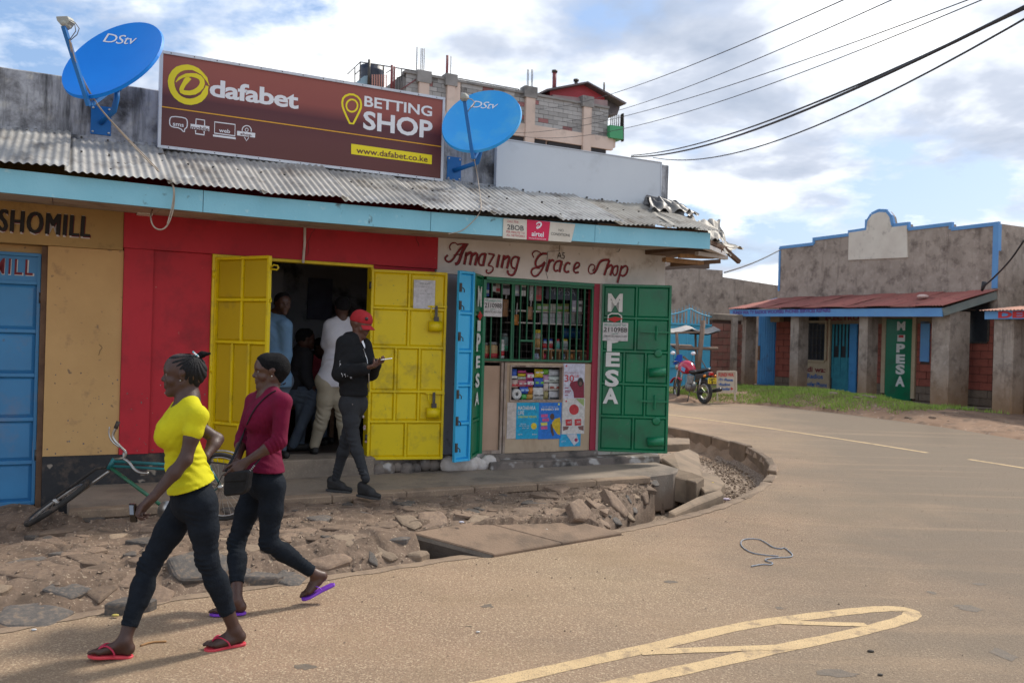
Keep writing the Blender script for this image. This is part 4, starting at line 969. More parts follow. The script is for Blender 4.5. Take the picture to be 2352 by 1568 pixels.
# round emblem
def emb(m, f):
    c = SP(292, 232); 
    pts = [SP(*p) for p in [(455, 235), (420, 160), (345, 100), (265, 88), (190, 115), (148, 185), (158, 265), (205, 335), (285, 370), (365, 355), (418, 310), (438, 240)]]
    ribbon(m, pts, [.008, .03, .045, .055, .06, .06, .06, .06, .062, .062, .055, .03], f)
    pts = [SP(*p) for p in [(190, 208), (225, 170), (290, 150), (370, 160), (405, 205), (385, 260), (320, 298), (235, 290), (232, 265), (262, 210), (296, 172)]]
    ribbon(m, pts, [.01, .025, .035, .045, .048, .05, .05, .045, .04, .04, .05, .05], f)
L_('emblem', m_yp, emb, .1425)
def tx(body, xl, yt, xr, yb, **kw):
    a = SP(xl, yt); b = SP(xl, yb); c = SP(xr, yb)
    return lambda m, f: put_text(m, body, a[0], c[0], b[1], a[1], f, **kw)
L_(None, m_wp, tx('dafabet', 460, 180, 1166, 322, bold=.028, spacing=.95), .1425)
L_(None, m_wp, tx('BETTING', 1688, 316, 2226, 402, bold=.022, spacing=1.0), .1425)
L_(None, m_wp, tx('SHOP', 1680, 434, 2228, 584, bold=.028, spacing=1.0), .1425)
L_('rule', m_amb, lambda m, f: ribbon(m, [SP(52, 400), SP(2302, 722)], .011, f), .1422)
L_('url_band', m_yp, lambda m, f: poly(m, [SP(1582, 698), SP(2224, 788), SP(2222, 862), SP(1582, 780)], f), .1422)
L_(None, m_sign, tx('www.dafabet.co.ke', 1624, 724, 2190, 772, bold=.012, spacing=1), .1445)
def pin(m, f):
    ribbon(m, [SP(*p) for p in [(1585, 565), (1530, 450), (1508, 385), (1520, 325), (1585, 300), (1650, 335), (1665, 400), (1640, 460)]], .022, f, closed=True)
    ribbon(m, [SP(1588 + 46 * math.cos(t), 396 + 50 * math.sin(t)) for t in [i * .5236 for i in range(12)]], .019, f, closed=True)
L_('map_pin', m_yp, pin, .1425)
def icons(m, f):
    ribbon(m, [SP(*p) for p in [(140, 500), (160, 480), (262, 492), (281, 512), (279, 570), (258, 580), (258, 612), (222, 573), (160, 566), (140, 548)]], .010, f, closed=True)
    ribbon(m, [SP(*p) for p in [(348, 545), (350, 502), (418, 512), (417, 560)]], .011, f, rnd=False); ribbon(m, [SP(*p) for p in [(346, 590), (346, 618), (414, 628), (414, 598)]], .013, f, rnd=False)
    poly(m, [SP(306, 540), SP(456, 560), SP(454, 600), (SP(306, 578))], f)
    ribbon(m, [SP(*p) for p in [(498, 525), (660, 546), (658, 636), (496, 614)]], .012, f, closed=True, rnd=False); poly(m, [SP(484, 625), SP(664, 648), SP(666, 664), SP(484, 640)], f)
    ribbon(m, [SP(752 + 37 * math.cos(t), 592 + 38 * math.sin(t)) for t in [math.pi * (.95 + i / 8 * 1.15) for i in range(9)]], .009, f)
    ribbon(m, [SP(752 + 13 * math.cos(t), 588 + 14 * math.sin(t)) for t in [i * .785 for i in range(8)]], .006, f, closed=True)
    ribbon(m, [SP(734, 645), SP(750, 676), SP(768, 650)], .008, f, rnd=False)
    poly(m, [SP(676, 596), SP(820, 614), SP(818, 650), SP(676, 632)], f)
o = L_('icons', m_wp, icons, .1425); o['kind'] = 'stuff'
L_(None, m_wp, tx('sms', 165, 532, 252, 556, bold=.015), .144)
L_(None, m_sign, tx('mobile', 312, 552, 450, 582, bold=.015), .145)
L_(None, m_wp, tx('web', 532, 574, 620, 606, bold=.015), .144)
L_(None, m_sign, tx('shop', 702, 608, 790, 636, bold=.015), .145)
# blank white board
wb_ = empty('blank_signboard', FAC.P(4.37, .05, 3.565), 'large blank pale grey signboard on the parapet at the right end of the row', 'sign')
m_bb = M('blank board', (.58, .62, .66), (.53, .57, .62), .9, .5, dirt=(.36, .38, .40), dscale=1.2, dpos=(.5, .75))
MB(FAC).box(3.172, 5.583, .02, .075, 3.572, 4.175).build('board', m_bb, wb_)
def bf(m):
    m.box(3.16, 3.171, .02, .085, 3.56, 4.185); m.box(5.584, 5.595, .02, .085, 3.56, 4.185); m.box(3.171, 5.584, .02, .085, 4.176, 4.186); m.box(3.171, 5.584, .02, .085, 3.56, 3.571)
hw('board_edge', m_wframe, FAC, bf, wb_)
# airtel board on the fascia
Z2 = ZV(850, 80, 2.613); ta = AW_T + .012
def AP(x, y): return FAC.px(*Z2(x, y), ta)
ab = empty('airtel_board', FAC.P(AP(1300, 1290)[0], ta, AP(1300, 1350)[1]), 'small red and cream phone network board nailed to the turquoise fascia', 'sign')
m_crb = M('cream board print', (.62, .58, .50), (.55, .51, .43), 4, .6, dirt=(.3, .25, .2), dscale=9, dpos=(.6, .75)); m_pk = M('magenta red print', (.60, .008, .07), None, 3, .55)
def brd(name, mat, pts):
    P_ = [AP(*p) for p in pts]; m = MB(FAC); m.prism(P_, lambda x, y, t: (x, t, y), AW_T + .003, ta); return m.build(name, mat, ab)
brd('board_panel', m_crb, [(1068, 1217), (1221, 1226), (1219, 1356), (1064, 1345)]); brd('board_panel', m_pk, [(1222, 1226), (1373, 1240), (1360, 1364), (1220, 1356)]); brd('board_panel', m_crb, [(1374, 1240), (1538, 1255), (1510, 1373), (1361, 1364)])
def at_(body, xl, yt, xr, yb, **kw):
    a = AP(xl, yt); b = AP(xl, yb); c = AP(xr, yb); return lambda m, f: put_text(m, body, a[0], c[0], b[1], a[1], f, **kw)
m_gry = M('dark grey print', (.09, .09, .09), None, 3, .6); m_rdp = M('red print', (.45, .03, .06), None, 3, .6)
L_(None, m_rdp, at_('CALL FOR', 1094, 1229, 1166, 1243), ta + .002, ab); L_(None, m_gry, at_('2BOB', 1092, 1256, 1200, 1290, bold=.02), ta + .002, ab)
L_(None, m_rdp, at_('PER MINUTE TO', 1087, 1297, 1206, 1311), ta + .002, ab); L_(None, m_rdp, at_('ALL NETWORKS', 1087, 1318, 1206, 1332), ta + .002, ab)
L_(None, m_wp, at_('airtel', 1252, 1300, 1330, 1333, bold=.02), ta + .002, ab); L_(None, m_gry, at_('NO', 1428, 1286, 1460, 1302), ta + .002, ab); L_(None, m_gry, at_('CONDITIONS', 1378, 1308, 1502, 1326, bold=.01), ta + .002, ab)
L_(None, m_wp, at_('THE SMARTPHONE NETWORK', 1232, 1341, 1346, 1350), ta + .002, ab)
L_('emblem', m_wp, lambda m, f: ribbon(m, [AP(*p) for p in [(1282, 1258), (1290, 1245), (1308, 1244), (1316, 1256), (1306, 1272), (1288, 1284), (1282, 1278), (1296, 1262)]], [.008, .014, .018, .02, .018, .014, .01, .008], f), ta + .002, ab)
# ---- dishes
m_dish = M('dish blue paint', (.003, .20, .72), (.004, .23, .78), 1.2, .5, spec=.25); m_dish2 = M('dish light blue paint', (.012, .30, .74), (.018, .34, .78), 1.2, .5, dirt=(.10, .42, .66), dscale=2.5, dpos=(.5, .8))
m_dmet = M('dish blue steel', (.008, .13, .40), (.01, .16, .46), 3, .45); m_lnb = M('lnb plastic', (.36, .36, .31), (.28, .28, .25), 5, .6); m_cable = M('pale cable', (.42, .34, .27), (.32, .26, .2), 12, .7); m_cabg = M('grey cable', (.16, .15, .15), None, 2, .7)
def dish(cx, cy, Y, Rr, mat, nrm, plateV, lnbV, lnbY, label, txt, bend):
    n = Vector(nrm).normalized(); C_ = at(cx, cy, Y)
    e = Vector((0, 0, 1)).cross(n).normalized(); u = n.cross(e).normalized()    # e: sideways, u: up in the dish plane
    if e.x < 0: e = -e
    pl_s, pl_z = FAC.px(*plateV, .01)
    r = empty('satellite_dish', FAC.P(pl_s, .01, pl_z - .14), label, 'satellite dish')
    dep = .10
    def surf(x, y, off=0): q = (x * x + y * y) / (Rr * Rr); return C_ + e * x * .97 + u * y * 1.05 + n * (-dep * (1 - q) + off)
    m = MB(); NR, NA = 10, 48
    m.grid(NR, NA, lambda a, b: surf(Rr * a * math.cos(6.28318 * b), Rr * a * math.sin(6.28318 * b)))
    m.grid(2, NA, lambda a, b: surf(Rr * (1 + .018 * a) * math.cos(6.28318 * b), Rr * (1 + .018 * a) * math.sin(6.28318 * b), -.03 * a - .002))
    m.grid(NR, NA, lambda a, b: surf(Rr * a * math.cos(6.28318 * b), Rr * a * math.sin(6.28318 * b), -.012))
    m.build('reflector', mat, r)
    bk = C_ - n * (dep + .01)
    # text on the surface, by pixel box in the dish plane
    def hit(x, y):
        uu, vv = ray(x, y); d = Vector((uu, 1, vv)); o_ = Vector((0, 0, EYE)); k = ((C_ - n * dep * .6) - o_).dot(n) / d.dot(n); p = o_ + d * k - C_; return p.dot(e) / .97, p.dot(u) / 1.05
    body, (xl, yl), (xr, yr), (xt, yt) = txt
    A0, B0, T0 = hit(xl, yl), hit(xr, yr), hit(xt, yt); m = MB()
    vs, fs = text2d(body, bold=.0, shear=.3, spacing=.9)
    ax = Vector((B0[0] - A0[0], B0[1] - A0[1])); ay = Vector((T0[0] - A0[0], T0[1] - A0[1]))
    m.add([surf(A0[0] + ax.x * p + ay.x * q, A0[1] + ax.y * p + ay.y * q, .004) for p, q in vs], fs); m.build('lettering', m_wp, r)
    # mount: plate, bent pipe, bracket
    MB(FAC).box(pl_s - .09, pl_s + .09, .0, .012, pl_z - .14, pl_z + .14).build('wall_plate', m_dmet, r, bevel=.003)
    for a in (-.07, .07):
        for b in (-.115, .115): MB(FAC).lathe((pl_s + a, .012, pl_z + b), (0, 1, 0), [(0, .012), (.008, .01)], 8).build('bolt', m_steel, r)
    p0 = FAC.P(pl_s, .01, pl_z - .02); el = bk - u * .12 - n * .05; k1 = p0 + FAC.n * .30 + FAC.d * bend + Vector((0, 0, .06)); k2 = Vector((k1.x, k1.y, 0)) + FAC.n * .03 + FAC.d * .02 + Vector((0, 0, k1.z + .12)); k3 = Vector((k2.x, k2.y, max(k2.z + .1, el.z - .05)))
    MB().tube([p0, p0.lerp(k1, .85), k1, k2, k3], .026, 12).build('mount_pipe', m_dmet, r)
    MB().bar(k3, bk - u * .02 - n * .07, .07, .07).build('bracket', m_dmet, r); MB().box(-.001, .001, -.001, .001, -.001, .001) if False else None
    foot = surf(0, -Rr * 1.0, -.03) - u * .04; lb = at(*lnbV, lnbY)
    MB().bar(foot - n * .03 - u * .02, lb, .036, .028, upv=n).build('feed_arm', m_dmet, r)
    MB().bar(foot - n * .04, bk - u * .15 - n * .08, .04, .03).build('feed_arm', m_dmet, r)
    d = (C_ - lb).normalized()
    MB().lathe(lb + Vector((0, 0, .02)), d, [(-.02, .022), (.0, .026), (.03, .034), (.05, .036)], 14).build('lnb', m_lnb, r)
    return r, C_, lb, foot, surf
NRM = (-.19, -.72, .5)
r1, C1, lb1, ft1, sf1 = dish(257, 133, 7.85, .49, m_dish, NRM, (232, 277), (146, 60), 7.3, 'big deep blue satellite dish on the stained parapet left of the betting sign', ('DStv', (240, 102), (312, 100), (247, 87)), .10)
L1b = MB(); pB = at(143, 47, 7.32)
L1b.add([at(128, 38, 7.3), at(154, 37, 7.3), at(160, 49, 7.3), at(150, 62, 7.3), at(141, 60, 7.3), at(130, 47, 7.3)] + [p + Vector((.02, .06, 0)) for p in [at(128, 38, 7.3), at(154, 37, 7.3), at(160, 49, 7.3), at(150, 62, 7.3), at(141, 60, 7.3), at(130, 47, 7.3)]],
        [tuple(range(6)), tuple(range(11, 5, -1))] + [(i, (i + 1) % 6, 6 + (i + 1) % 6, 6 + i) for i in range(6)])
L1b.build('lnb_housing', m_lnb, r1, bevel=.003)
MB().tube([at(160, 46, 7.3), at(172, 52, 7.3), at(182, 66, 7.3), at(177, 80, 7.32), at(163, 92, 7.35)], .004, 6).build('lead', m_cabg, r1)
MB().tube([at(160, 49, 7.3), at(172, 58, 7.3), at(174, 72, 7.3), at(160, 92, 7.35)], .004, 6).build('lead', m_cabg, r1)
r2, C2, lb2, ft2, sf2 = dish(1105, 275, 9.62, .465, m_dish2, NRM, (1043, 388), (1066, 224), 9.2, 'pale blue satellite dish between the betting sign and the blank board', ('DStv', (1081, 248), (1142, 249), (1086, 236)), .16)
MB().lathe(at(1066, 226, 9.2), (0, 0, 1), [(-.03, .03), (0, .04), (.035, .036), (.05, .02)], 12).build('lnb_housing', m_lnb, r2)
# cables
def cable(name, pts, rad, mat, label, cat='cable', n=2):
    m = MB(); m.tube(smooth_line(pts, n), rad, 6); return m.build(name, mat, label=label, cat=cat)
cable('dish_cable', [at(160, 92, 7.33), at(166, 130, 7.4), at(185, 175, 7.55), at(205, 215, 7.6), at(230, 250, 7.7), FAC.P(*[FAC.px(300, 330, .4)[0], .4, FAC.px(300, 330, .4)[1]]), fv(365, 395, .95), fv(398, 422, 1.2), fv(401, 445, 1.2), fv(398, 485, 1.19), fv(385, 520, 1.19), fv(368, 530, 1.18), fv(350, 520, 1.15), fv(345, 495, 1.0), fv(350, 482, .7)], .007, m_cable,
      'pale cable running from the big blue dish over the awning into a hanging loop')
cable('dish_cable', [at(163, 98, 7.33), at(172, 140, 7.4), at(190, 180, 7.55), at(212, 222, 7.6), at(240, 262, 7.7), fv(310, 335, .4), fv(372, 398, .95), fv(400, 424, 1.21), fv(397, 470, 1.21), fv(384, 515, 1.2)], .005, m_cable,
      'thinner pale cable lying beside the cable of the big blue dish')
cable('dish_cable', [at(1068, 226, 9.15), at(1085, 228, 9.15), at(1092, 240, 9.15), at(1072, 255, 9.25), at(1072, 290, 9.4), at(1086, 350, 9.4), fv(1096, 400, .3), fv(1103, 450, .8), fv(1106, 476, 1.16), fv(1100, 494, 1.2), fv(1080, 515, 1.2), fv(1060, 532, 1.18), fv(1030, 537, 1.17)], .005, m_cable,
      'thin pale cable hanging from the smaller dish down past the fascia')
# bits of litter on the awning
m_scrap = M('dark scrap', (.09, .085, .08), (.15, .13, .12), 20, .8)
for (x, y, t, rr_) in ((275, 380, .75, .05), (372, 357, .35, .035)):
    s_, z_ = FAC.px(x, y, t); o = MB().ball(FAC.P(s_, t, z_ + .012), rr_, 7, 4, (1.3, .7, .35)); o.build('roof_debris', m_scrap, label='dark lump lying on the corrugated awning ' + ('below the sign corner' if t < .5 else 'under the big dish'), cat='debris')
for (x, y) in ((640, 420),):
    pass
# roadside power lines
def wire(p, q, sag, rad, label, mat=m_blk):
    pts = [p.lerp(q, i / 24) - Vector((0, 0, sag * 4 * (i / 24) * (1 - i / 24))) for i in range(25)]
    m = MB(); m.tube(pts, rad, 5); m.build('power_line', mat, label=label, cat='cable', group='wires crossing the sky')
m_wire = M('wire', (.03, .03, .035), None, 3, .6)
wire(at(2420, -18, 11), at(1450, 360, 36), .55, .028, 'thick twisted cable, lower of the dark pair crossing the right sky', m_wire)
wire(at(2420, -12, 11), at(1450, 357, 36), .45, .02, 'thick cable hugging the twisted cable across the right sky', m_wire)
wire(at(2420, 5, 11), at(1500, 362, 32), .75, .016, 'single cable hanging just below the thick dark pair', m_wire)
for (a, b, c, d, sg_, lb) in ((1960, -10, 1240, 250, .35, 'topmost thin wire slanting across the sky'), (2075, -12, 1290, 280, .35, 'second thin wire from the top of the sky'), (2250, -10, 1180, 305, .5, 'third thin wire from the top, ending over the tall block'), (2260, -2, 1190, 312, .75, 'lowest thin wire above the thick cables')):
    wire(at(a, b, 12), at(c, d, 42), sg_, .009, lb, m_wire)
# ================================================================== TALL UNFINISHED BLOCK BEHIND
TM = -31.5; Zm = ZV(870, 120, 3.0947)
def MP(x, y, t=TM): return FAC.px(*Zm(x, y), t)
tb = empty('unfinished_block', FAC.P(MP(1400, 500)[0], TM, .2), 'unfinished grey masonry and cream apartment block rising behind the shop row', 'building')
m_bcre = M('cream render', (.68, .55, .47), (.55, .43, .36), .35, .9, dirt=(.36, .3, .26), dscale=.6, dpos=(.55, .75)); m_bgry = M('grey block', (.40, .395, .385), (.34, .335, .325), .8, .95, rand=.2)
m_bred = M('reddish block', (.36, .16, .15), (.28, .13, .13), .8, .95, rand=.2); m_bdk = M('dark opening', (.035, .035, .04), None, 1, .8); m_cap = M('weathered concrete', (.30, .29, .28), (.2, .19, .18), .8, .95, dirt=(.1, .1, .1), dscale=1.2, dpos=(.5, .7))
def mbx(name, mat, x0, x1, y0, y1, d0=-3, d1=0.0, ref=None, **kw):   # by picture: x range, y range at x0
    a = MP(x0, y0); b = MP(x1, y0)[0]; z0_ = MP(x0, y1)[1]
    return MB(FAC).box(a[0], b, TM + d0, TM + d1, z0_, a[1]).build(name, mat, tb, **kw)
zt_ = MP(1370, 352)[1]; zp = MP(1440, 602)[1]; zb2 = MP(1290, 680)[1]; sL = MP(432, 320)[0]; sR = MP(2015, 460)[0]
B = lambda name, mat, s0, s1, t0, t1, z0, z1, **kw: MB(FAC).box(s0, s1, TM + t0, TM + t1, z0, z1).build(name, mat, tb, **kw)
B('wall', m_bcre, sL, sR, -9, -.12, 0, zp + .02); B('wall_core', m_cap, sL, sR, -9, -.12, zp + .03, zt_ - .05)
B('beam', m_bcre, sL, sR + .3, -.12, .12, zb2, zp)
B('parapet_coping', m_cap, sL, sR, -.3, .1, zt_ - .05, zt_ + .08)
colx = [(545, 622, 178), (762, 822, 205), (1370, 1440, 300), (1815, 1876, 375)]
cs = []
for x0, x1, yt in colx:
    a, b = MP(x0, yt), MP(x1, yt); cs.append((a[0], b[0])); B('column', m_bcre, a[0], b[0], -.3, .2, 0, min(a[1], zt_ + .5) - .6); B('column_head', m_cap, a[0] - .12, b[0] + .1, -.35, .24, min(a[1], zt_ + .9) - .6, min(a[1], zt_ + .9))
B('column_strip', m_bcre, cs[1][1] + .05, cs[1][1] + .35, -.12, .05, zp, zt_)
# masonry panels, block by block
rb = random.Random(4); bay = [(sL + .1, cs[0][0]), (cs[0][1], cs[1][0]), (cs[1][1] + .4, cs[2][0]), (cs[2][1], cs[3][0]), (cs[3][1], sR)]
src = {}
bh = (zt_ - .05 - zp) / 7.0; nb_ = 0
for (a, b) in bay:
    n = max(1, round((b - a) / .62)); w_ = (b - a) / n
    for r_ in range(7):
        offs = 0 if r_ % 2 == 0 else .5
        for k in range(n + (1 if offs else 0)):
            x0 = a + (k - offs) * w_; x1 = x0 + w_; x0 = max(x0, a); x1 = min(x1, b)
            if x1 - x0 < .08: continue
            mt = m_bred if rb.random() < .13 else (m_cap if rb.random() < .08 else m_bgry)
            key = (mt.name, 'b')
            if key not in src:
                me0 = MB().box(-.5, .5, -.5, .5, -.5, .5).build('block', mt, origin=(0, 0, 0)); src[key] = me0.data; bpy.data.objects.remove(me0)
            nb_ += 1
            if nb_ > 300: continue
            o = bpy.data.objects.new('block', src[key]); COL.objects.link(o); o.parent = tb
            z0_ = zp + .01 + r_ * bh; g_ = .010; dp = .12 + rb.uniform(0, .02)
            base = FAC.P((x0 + x1) / 2, TM - .12 + dp / 2, z0_ + bh / 2) - tb.location
            o.matrix_local = Matrix.Translation(base) @ Matrix.Rotation(math.atan2(FAC.d.y, FAC.d.x), 4, 'Z') @ Matrix.Diagonal((x1 - x0 - 2 * g_, dp, bh - 2 * g_, 1))
for x0, x1, y0, y1 in ((1200, 1290, 652, 680), (1290, 1365, 678, 712), (1432, 1530, 696, 790), (1548, 1806, 716, 840), (1870, 1996, 764, 900), (830, 1190, 600, 700)):
    a = MP(x0, y0); b = MP(x1, y0); 
    B('window', m_bdk, a[0], b[0], -.12, .0, a[1] - 1.3, a[1])
# red gabled penthouse
def gpoly(name, mat, pts, t0, t1):
    P_ = [MP(*p) for p in pts]; m = MB(FAC); m.prism(P_, lambda x, y, t: (x, TM + t, y), t0, t1); return m.build(name, mat, tb)
m_rg = M('red sheet gable', (.45, .05, .06), (.38, .04, .05), 1, .6); m_rf = M('dark roof sheet', (.10, .09, .10), (.15, .12, .12), 2, .7)
gpoly('gable', m_rg, [(1590, 358), (1590, 318), (1850, 272), (2016, 372), (2016, 402), (1800, 382)], -4, -.4)
gpoly('roof', m_rf, [(1460, 356), (1530, 320), (1848, 262), (2150, 428), (2140, 440), (1850, 274), (1540, 332), (1480, 360)], -4, .1)
gpoly('penthouse_wall', M('pinkish masonry', (.36, .25, .24), (.28, .2, .2), 1.5, .9), [(1590, 358), (1800, 382), (2016, 402), (2016, 458), (1590, 392)], -4, -.1)
gpoly('eave', m_rf, [(2020, 375), (2150, 440), (2130, 500), (2020, 500)], -2.5, -.6)
gpoly('balcony_panel', M('green balcony sheet', (.06, .32, .14), None, 1, .6), [(2005, 604), (2112, 618), (2108, 716), (2003, 700)], -.5, .3)
def rail(m):
    for x in range(2020, 2112, 15): a, b = MP(x, 525), MP(x, 612); m.bar((a[0], TM + .2, a[1]), (a[0], TM + .2, b[1]), .05)
o = hw('railing', m_metal, FAC, rail, tb); o['kind'] = 'stuff'
gpoly('balcony_post', m_metal, [(2104, 515), (2112, 515), (2112, 730), (2104, 730)], .1, .3); gpoly('eave_slab', m_bcre, [(2016, 690), (2070, 712), (2068, 772), (2000, 778)], -3, 0)
def pole(x, y0, y1, r, mat, name='pole', t=-.1): a, b = MP(x, y0), MP(x, y1); return hw(name, mat, FAC, lambda m: m.tube([(a[0], TM + t, a[1]), (a[0], TM + t, b[1])], r, 8), tb)
m_rp = M('red oxide steel', (.25, .05, .06), (.16, .05, .05), 3, .6)
pole(1705, 128, 300, .12, m_rp, 'chimney', -1.5); pole(1705, 118, 136, .17, m_metal, 'chimney_cap', -1.5); pole(1838, 218, 275, .1, m_metal, 'vent_pipe', -1); pole(1838, 208, 224, .16, m_metal, 'vent_cap', -1); pole(1990, 265, 340, .05, m_metal)
pole(775, 55, 205, .07, m_rp); pole(540, -10, 180, .025, m_metal); pole(803, 60, 205, .02, m_metal)
for x in (572, 584, 597): pole(x, 0, 182, .02, m_metal, 'rebar')
for x in (1396, 1405, 1428, 1437): pole(x, 162, 305, .02, m_metal, 'rebar')
pole(170, 88, 300, .07, m_metal); pole(346, 130, 320, .07, m_rp); pole(365, 142, 320, .05, m_rp)
def rails(m):
    for p, q in (((100, 105), (560, 180)), ((0, 200), (100, 105)), ((55, 205), (100, 165)), ((58, 150), (58, 270)), ((280, 130), (280, 200)), ((100, 105), (95, 250)), ((420, 155), (420, 250)), ((300, 190), (350, 160)), ((440, 220), (520, 170)), ((820, 225), (1330, 318)), ((1330, 318), (1330, 340)), ((1228, 300), (1228, 325)), ((460, 195), (460, 260)), ((500, 170), (500, 240)), ((385, 225), (385, 320)), ((405, 225), (405, 320)), ((380, 230), (520, 180)), ((560, 180), (600, 185))):
        a, b = MP(*p), MP(*q); m.bar((a[0], TM - .1, a[1]), (b[0], TM - .1, b[1]), .045)
o = hw('scaffold_rails', m_metal, FAC, rails, tb); o['kind'] = 'stuff'
a, b = MP(243, 192), MP(243, 330)
wt = MB(FAC).lathe((a[0], TM - 1.2, b[1]), (0, 0, 1), [(0, .62), (.1, .62)] + [(q, .62 if i % 2 else .58) for i, q in enumerate([.3 + .13 * j for j in range(10)])] + [(a[1] - b[1] - .12, .55), (a[1] - b[1], .3)], 20)
wt.build('water_tank', M('black tank plastic', (.02, .025, .045), None, 2, .4), label='black ribbed water tank on the roof of the unfinished block', cat='water tank')
def tcage(m):
    for x in range(190, 300, 18): p, q = MP(x, 205), MP(x, 300); m.bar((p[0], TM - .05, p[1]), (q[0], TM - .05, q[1]), .05)
o = hw('tank_railing', M('pinkish rail', (.5, .25, .2), None, 2, .7), FAC, tcage, tb); o['kind'] = 'stuff'
gpoly('stair_wall', M('pale blue wall', (.3, .45, .55), None, 1, .8), [(60, 265), (140, 205), (180, 200), (180, 330), (60, 330)], -3, -.3)
gpoly('roof_wall', m_cap, [(430, 312), (545, 236), (545, 340), (430, 340)], -3, -.02); gpoly('roof_trim', m_rp, [(428, 306), (543, 228), (543, 238), (430, 314)], -3, .05)
# ================================================================== BUILDINGS ACROSS THE ROAD
Zb = ZV(1500, 450, 2.218); Zc = ZV(1940, 760, 3.794); WT = -1.3
def BP(x, y, t=WT): return BLD.px(*Zb(x, y), t)
def CP(x, y, t=WT): return BLD.px(*Zc(x, y), t)
m_rough = M('rough brown render', (.39, .325, .27), (.28, .23, .19), 1.8, .96, 1, 16, dirt=(.13, .10, .083), dscale=2.6, dpos=(.5, .7), c3=(.42, .35, .3), c3scale=8, c3pos=(.54, .78), streak=((.17, .135, .11), 5, .55, .75), lowdirt=((.27, .155, .075), .5, 1.75))
m_bblue = M('azure trim paint', (.10, .27, .55), (.12, .31, .58), 2, .6, dirt=(.16, .25, .4), dscale=6, dpos=(.6, .75)); m_rust2 = M('rust red iron', (.36, .12, .095), (.28, .09, .075), 1.6, .75, .2, 30, dirt=(.34, .15, .11), dscale=3, dpos=(.5, .75), c3=(.15, .05, .04), c3scale=5, c3pos=(.6, .72), rand=.12)
m_brick = M('red painted block', (.30, .085, .058), (.25, .07, .05), 3, .85, .4, 30, rand=.16, dirt=(.13, .05, .035), dscale=5, dpos=(.6, .8)); m_brg = M('bare grey block', (.21, .16, .12), (.16, .12, .09), 4, .92, .5, 25, rand=.15)
m_plq = M('cream plaque', (.68, .63, .54), (.6, .54, .46), 1.8, .9, .3, 25, dirt=(.33, .29, .25), dscale=3, dpos=(.55, .75)); m_dkw = M('dark window', (.018, .02, .026), (.03, .034, .04), 2, .3)
m_bdoor = M('plank door blue', (.035, .19, .42), (.045, .23, .48), 2, .6, dirt=(.05, .09, .16), dscale=3, dpos=(.58, .75)); m_mortar2 = M('dark mortar', (.08, .045, .035), None, 2, .95)
ac = empty('electrical_shop', BLD.P(3.5, WT, .38), 'brown rendered shop across the road with stepped blue edged parapet and pillared porch', 'building')
def bx(name, mat, *b, parent=ac, **kw): return MB(BLD).box(*b).build(name, mat, parent, **kw)
def bprism(name, mat, pts, t0, t1, fn=BP, parent=ac, t=WT, **kw):
    P_ = [fn(*p, t) for p in pts]; m = MB(BLD); m.prism(P_, lambda x, y, d: (x, d, y), t0, t1); return m.build(name, mat, parent, **kw)
top = [(998, 376), (1187, 354), (1187, 328), (1384, 303), (1384, 288), (1478, 274), (1484, 228), (1508, 190), (1548, 170), (1590, 172), (1614, 202), (1625, 252), (1707, 243), (1712, 272), (1946, 244), (1949, 272), (2213, 241)]
bprism('parapet_wall', m_rough, top + [(2205, 800), (990, 800)], WT - .22, WT)
sA, sB = BP(998, 376)[0], BP(2213, 241)[0]; zlow = 2.6
bx('end_wall', m_rough, sB - .2, sB, -9, WT - .225, .2, BP(2213, 241)[1]); bx('back_wall', m_rough, sA, sB, -9.2, -9, .2, 4.6); bx('end_wall', m_rough, sA, sA + .2, -9, WT - .225, .2, 4.9)
# blue trim along the steps
tr = top
for i in range(len(tr) - 1):
    a, b = BP(*tr[i]), BP(*tr[i + 1]); MB(BLD).bar((a[0], WT - .02, a[1]), (b[0], WT - .02, b[1]), .09, .10, upv=(0, 0, 1)).build('parapet_trim', m_bblue, ac) if abs(tr[i][0] - tr[i + 1][0]) > 6 else MB(BLD).box(a[0] - .045, a[0] + .045, WT - .07, WT + .03, min(a[1], b[1]), max(a[1], b[1]) + .05).build('parapet_trim', m_bblue, ac)
a, b = BP(2205, 245), BP(2190, 600); bx('parapet_trim', m_bblue, sB - .14, sB + .01, WT - .1, WT + .03, b[1], a[1]); a, b = BP(996, 376), BP(990, 615); bx('parapet_trim', m_bblue, sA - .02, sA + .05, WT - .1, WT + .03, b[1], a[1])
bprism('plaque', m_plq, [(1384, 293), (1480, 278), (1487, 230), (1511, 194), (1549, 178), (1588, 180), (1608, 206), (1620, 262), (1705, 252), (1709, 430), (1380, 444)], WT, WT + .035)
# brick front: every block
zf0 = .42; door = [BP(882, 755), BP(978, 1130)]
ops = []   # openings (s0, s1, z0, z1)
def opn(fn, x0, y0, x1, y1): a = fn(x0, y0); b = fn(x1, y1); c_ = fn(x0, y1); ops.append((a[0], b[0], min(c_[1], b[1]), a[1])); return ops[-1]
o_door = opn(BP, 893, 752, 980, 1135); o_win = opn(Zc and CP, 275, 180, 492, 525); o_d2 = opn(CP, 540, 160, 790, 860); o_mp = opn(CP, 1040, 130, 1345, 905); o_bw = opn(CP, 1405, 165, 1480, 545); o_dw = opn(CP, 1800, 0, 2032, 355)
o_pan = opn(CP, 230, 525, 520, 800)
rbk = random.Random(9); bw, bhh = .45, .205; bmsh = {}
for mt in (m_brick, m_brg):
    t_ = MB().box(-.5, .5, -.5, .5, -.5, .5).build('brick', mt, origin=(0, 0, 0)); bmsh[mt.name] = t_.data; bpy.data.objects.remove(t_)
F4 = Matrix(((BLD.d.x, BLD.n.x, 0, 0), (BLD.d.y, BLD.n.y, 0, 0), (0, 0, 1, 0), (0, 0, 0, 1)))
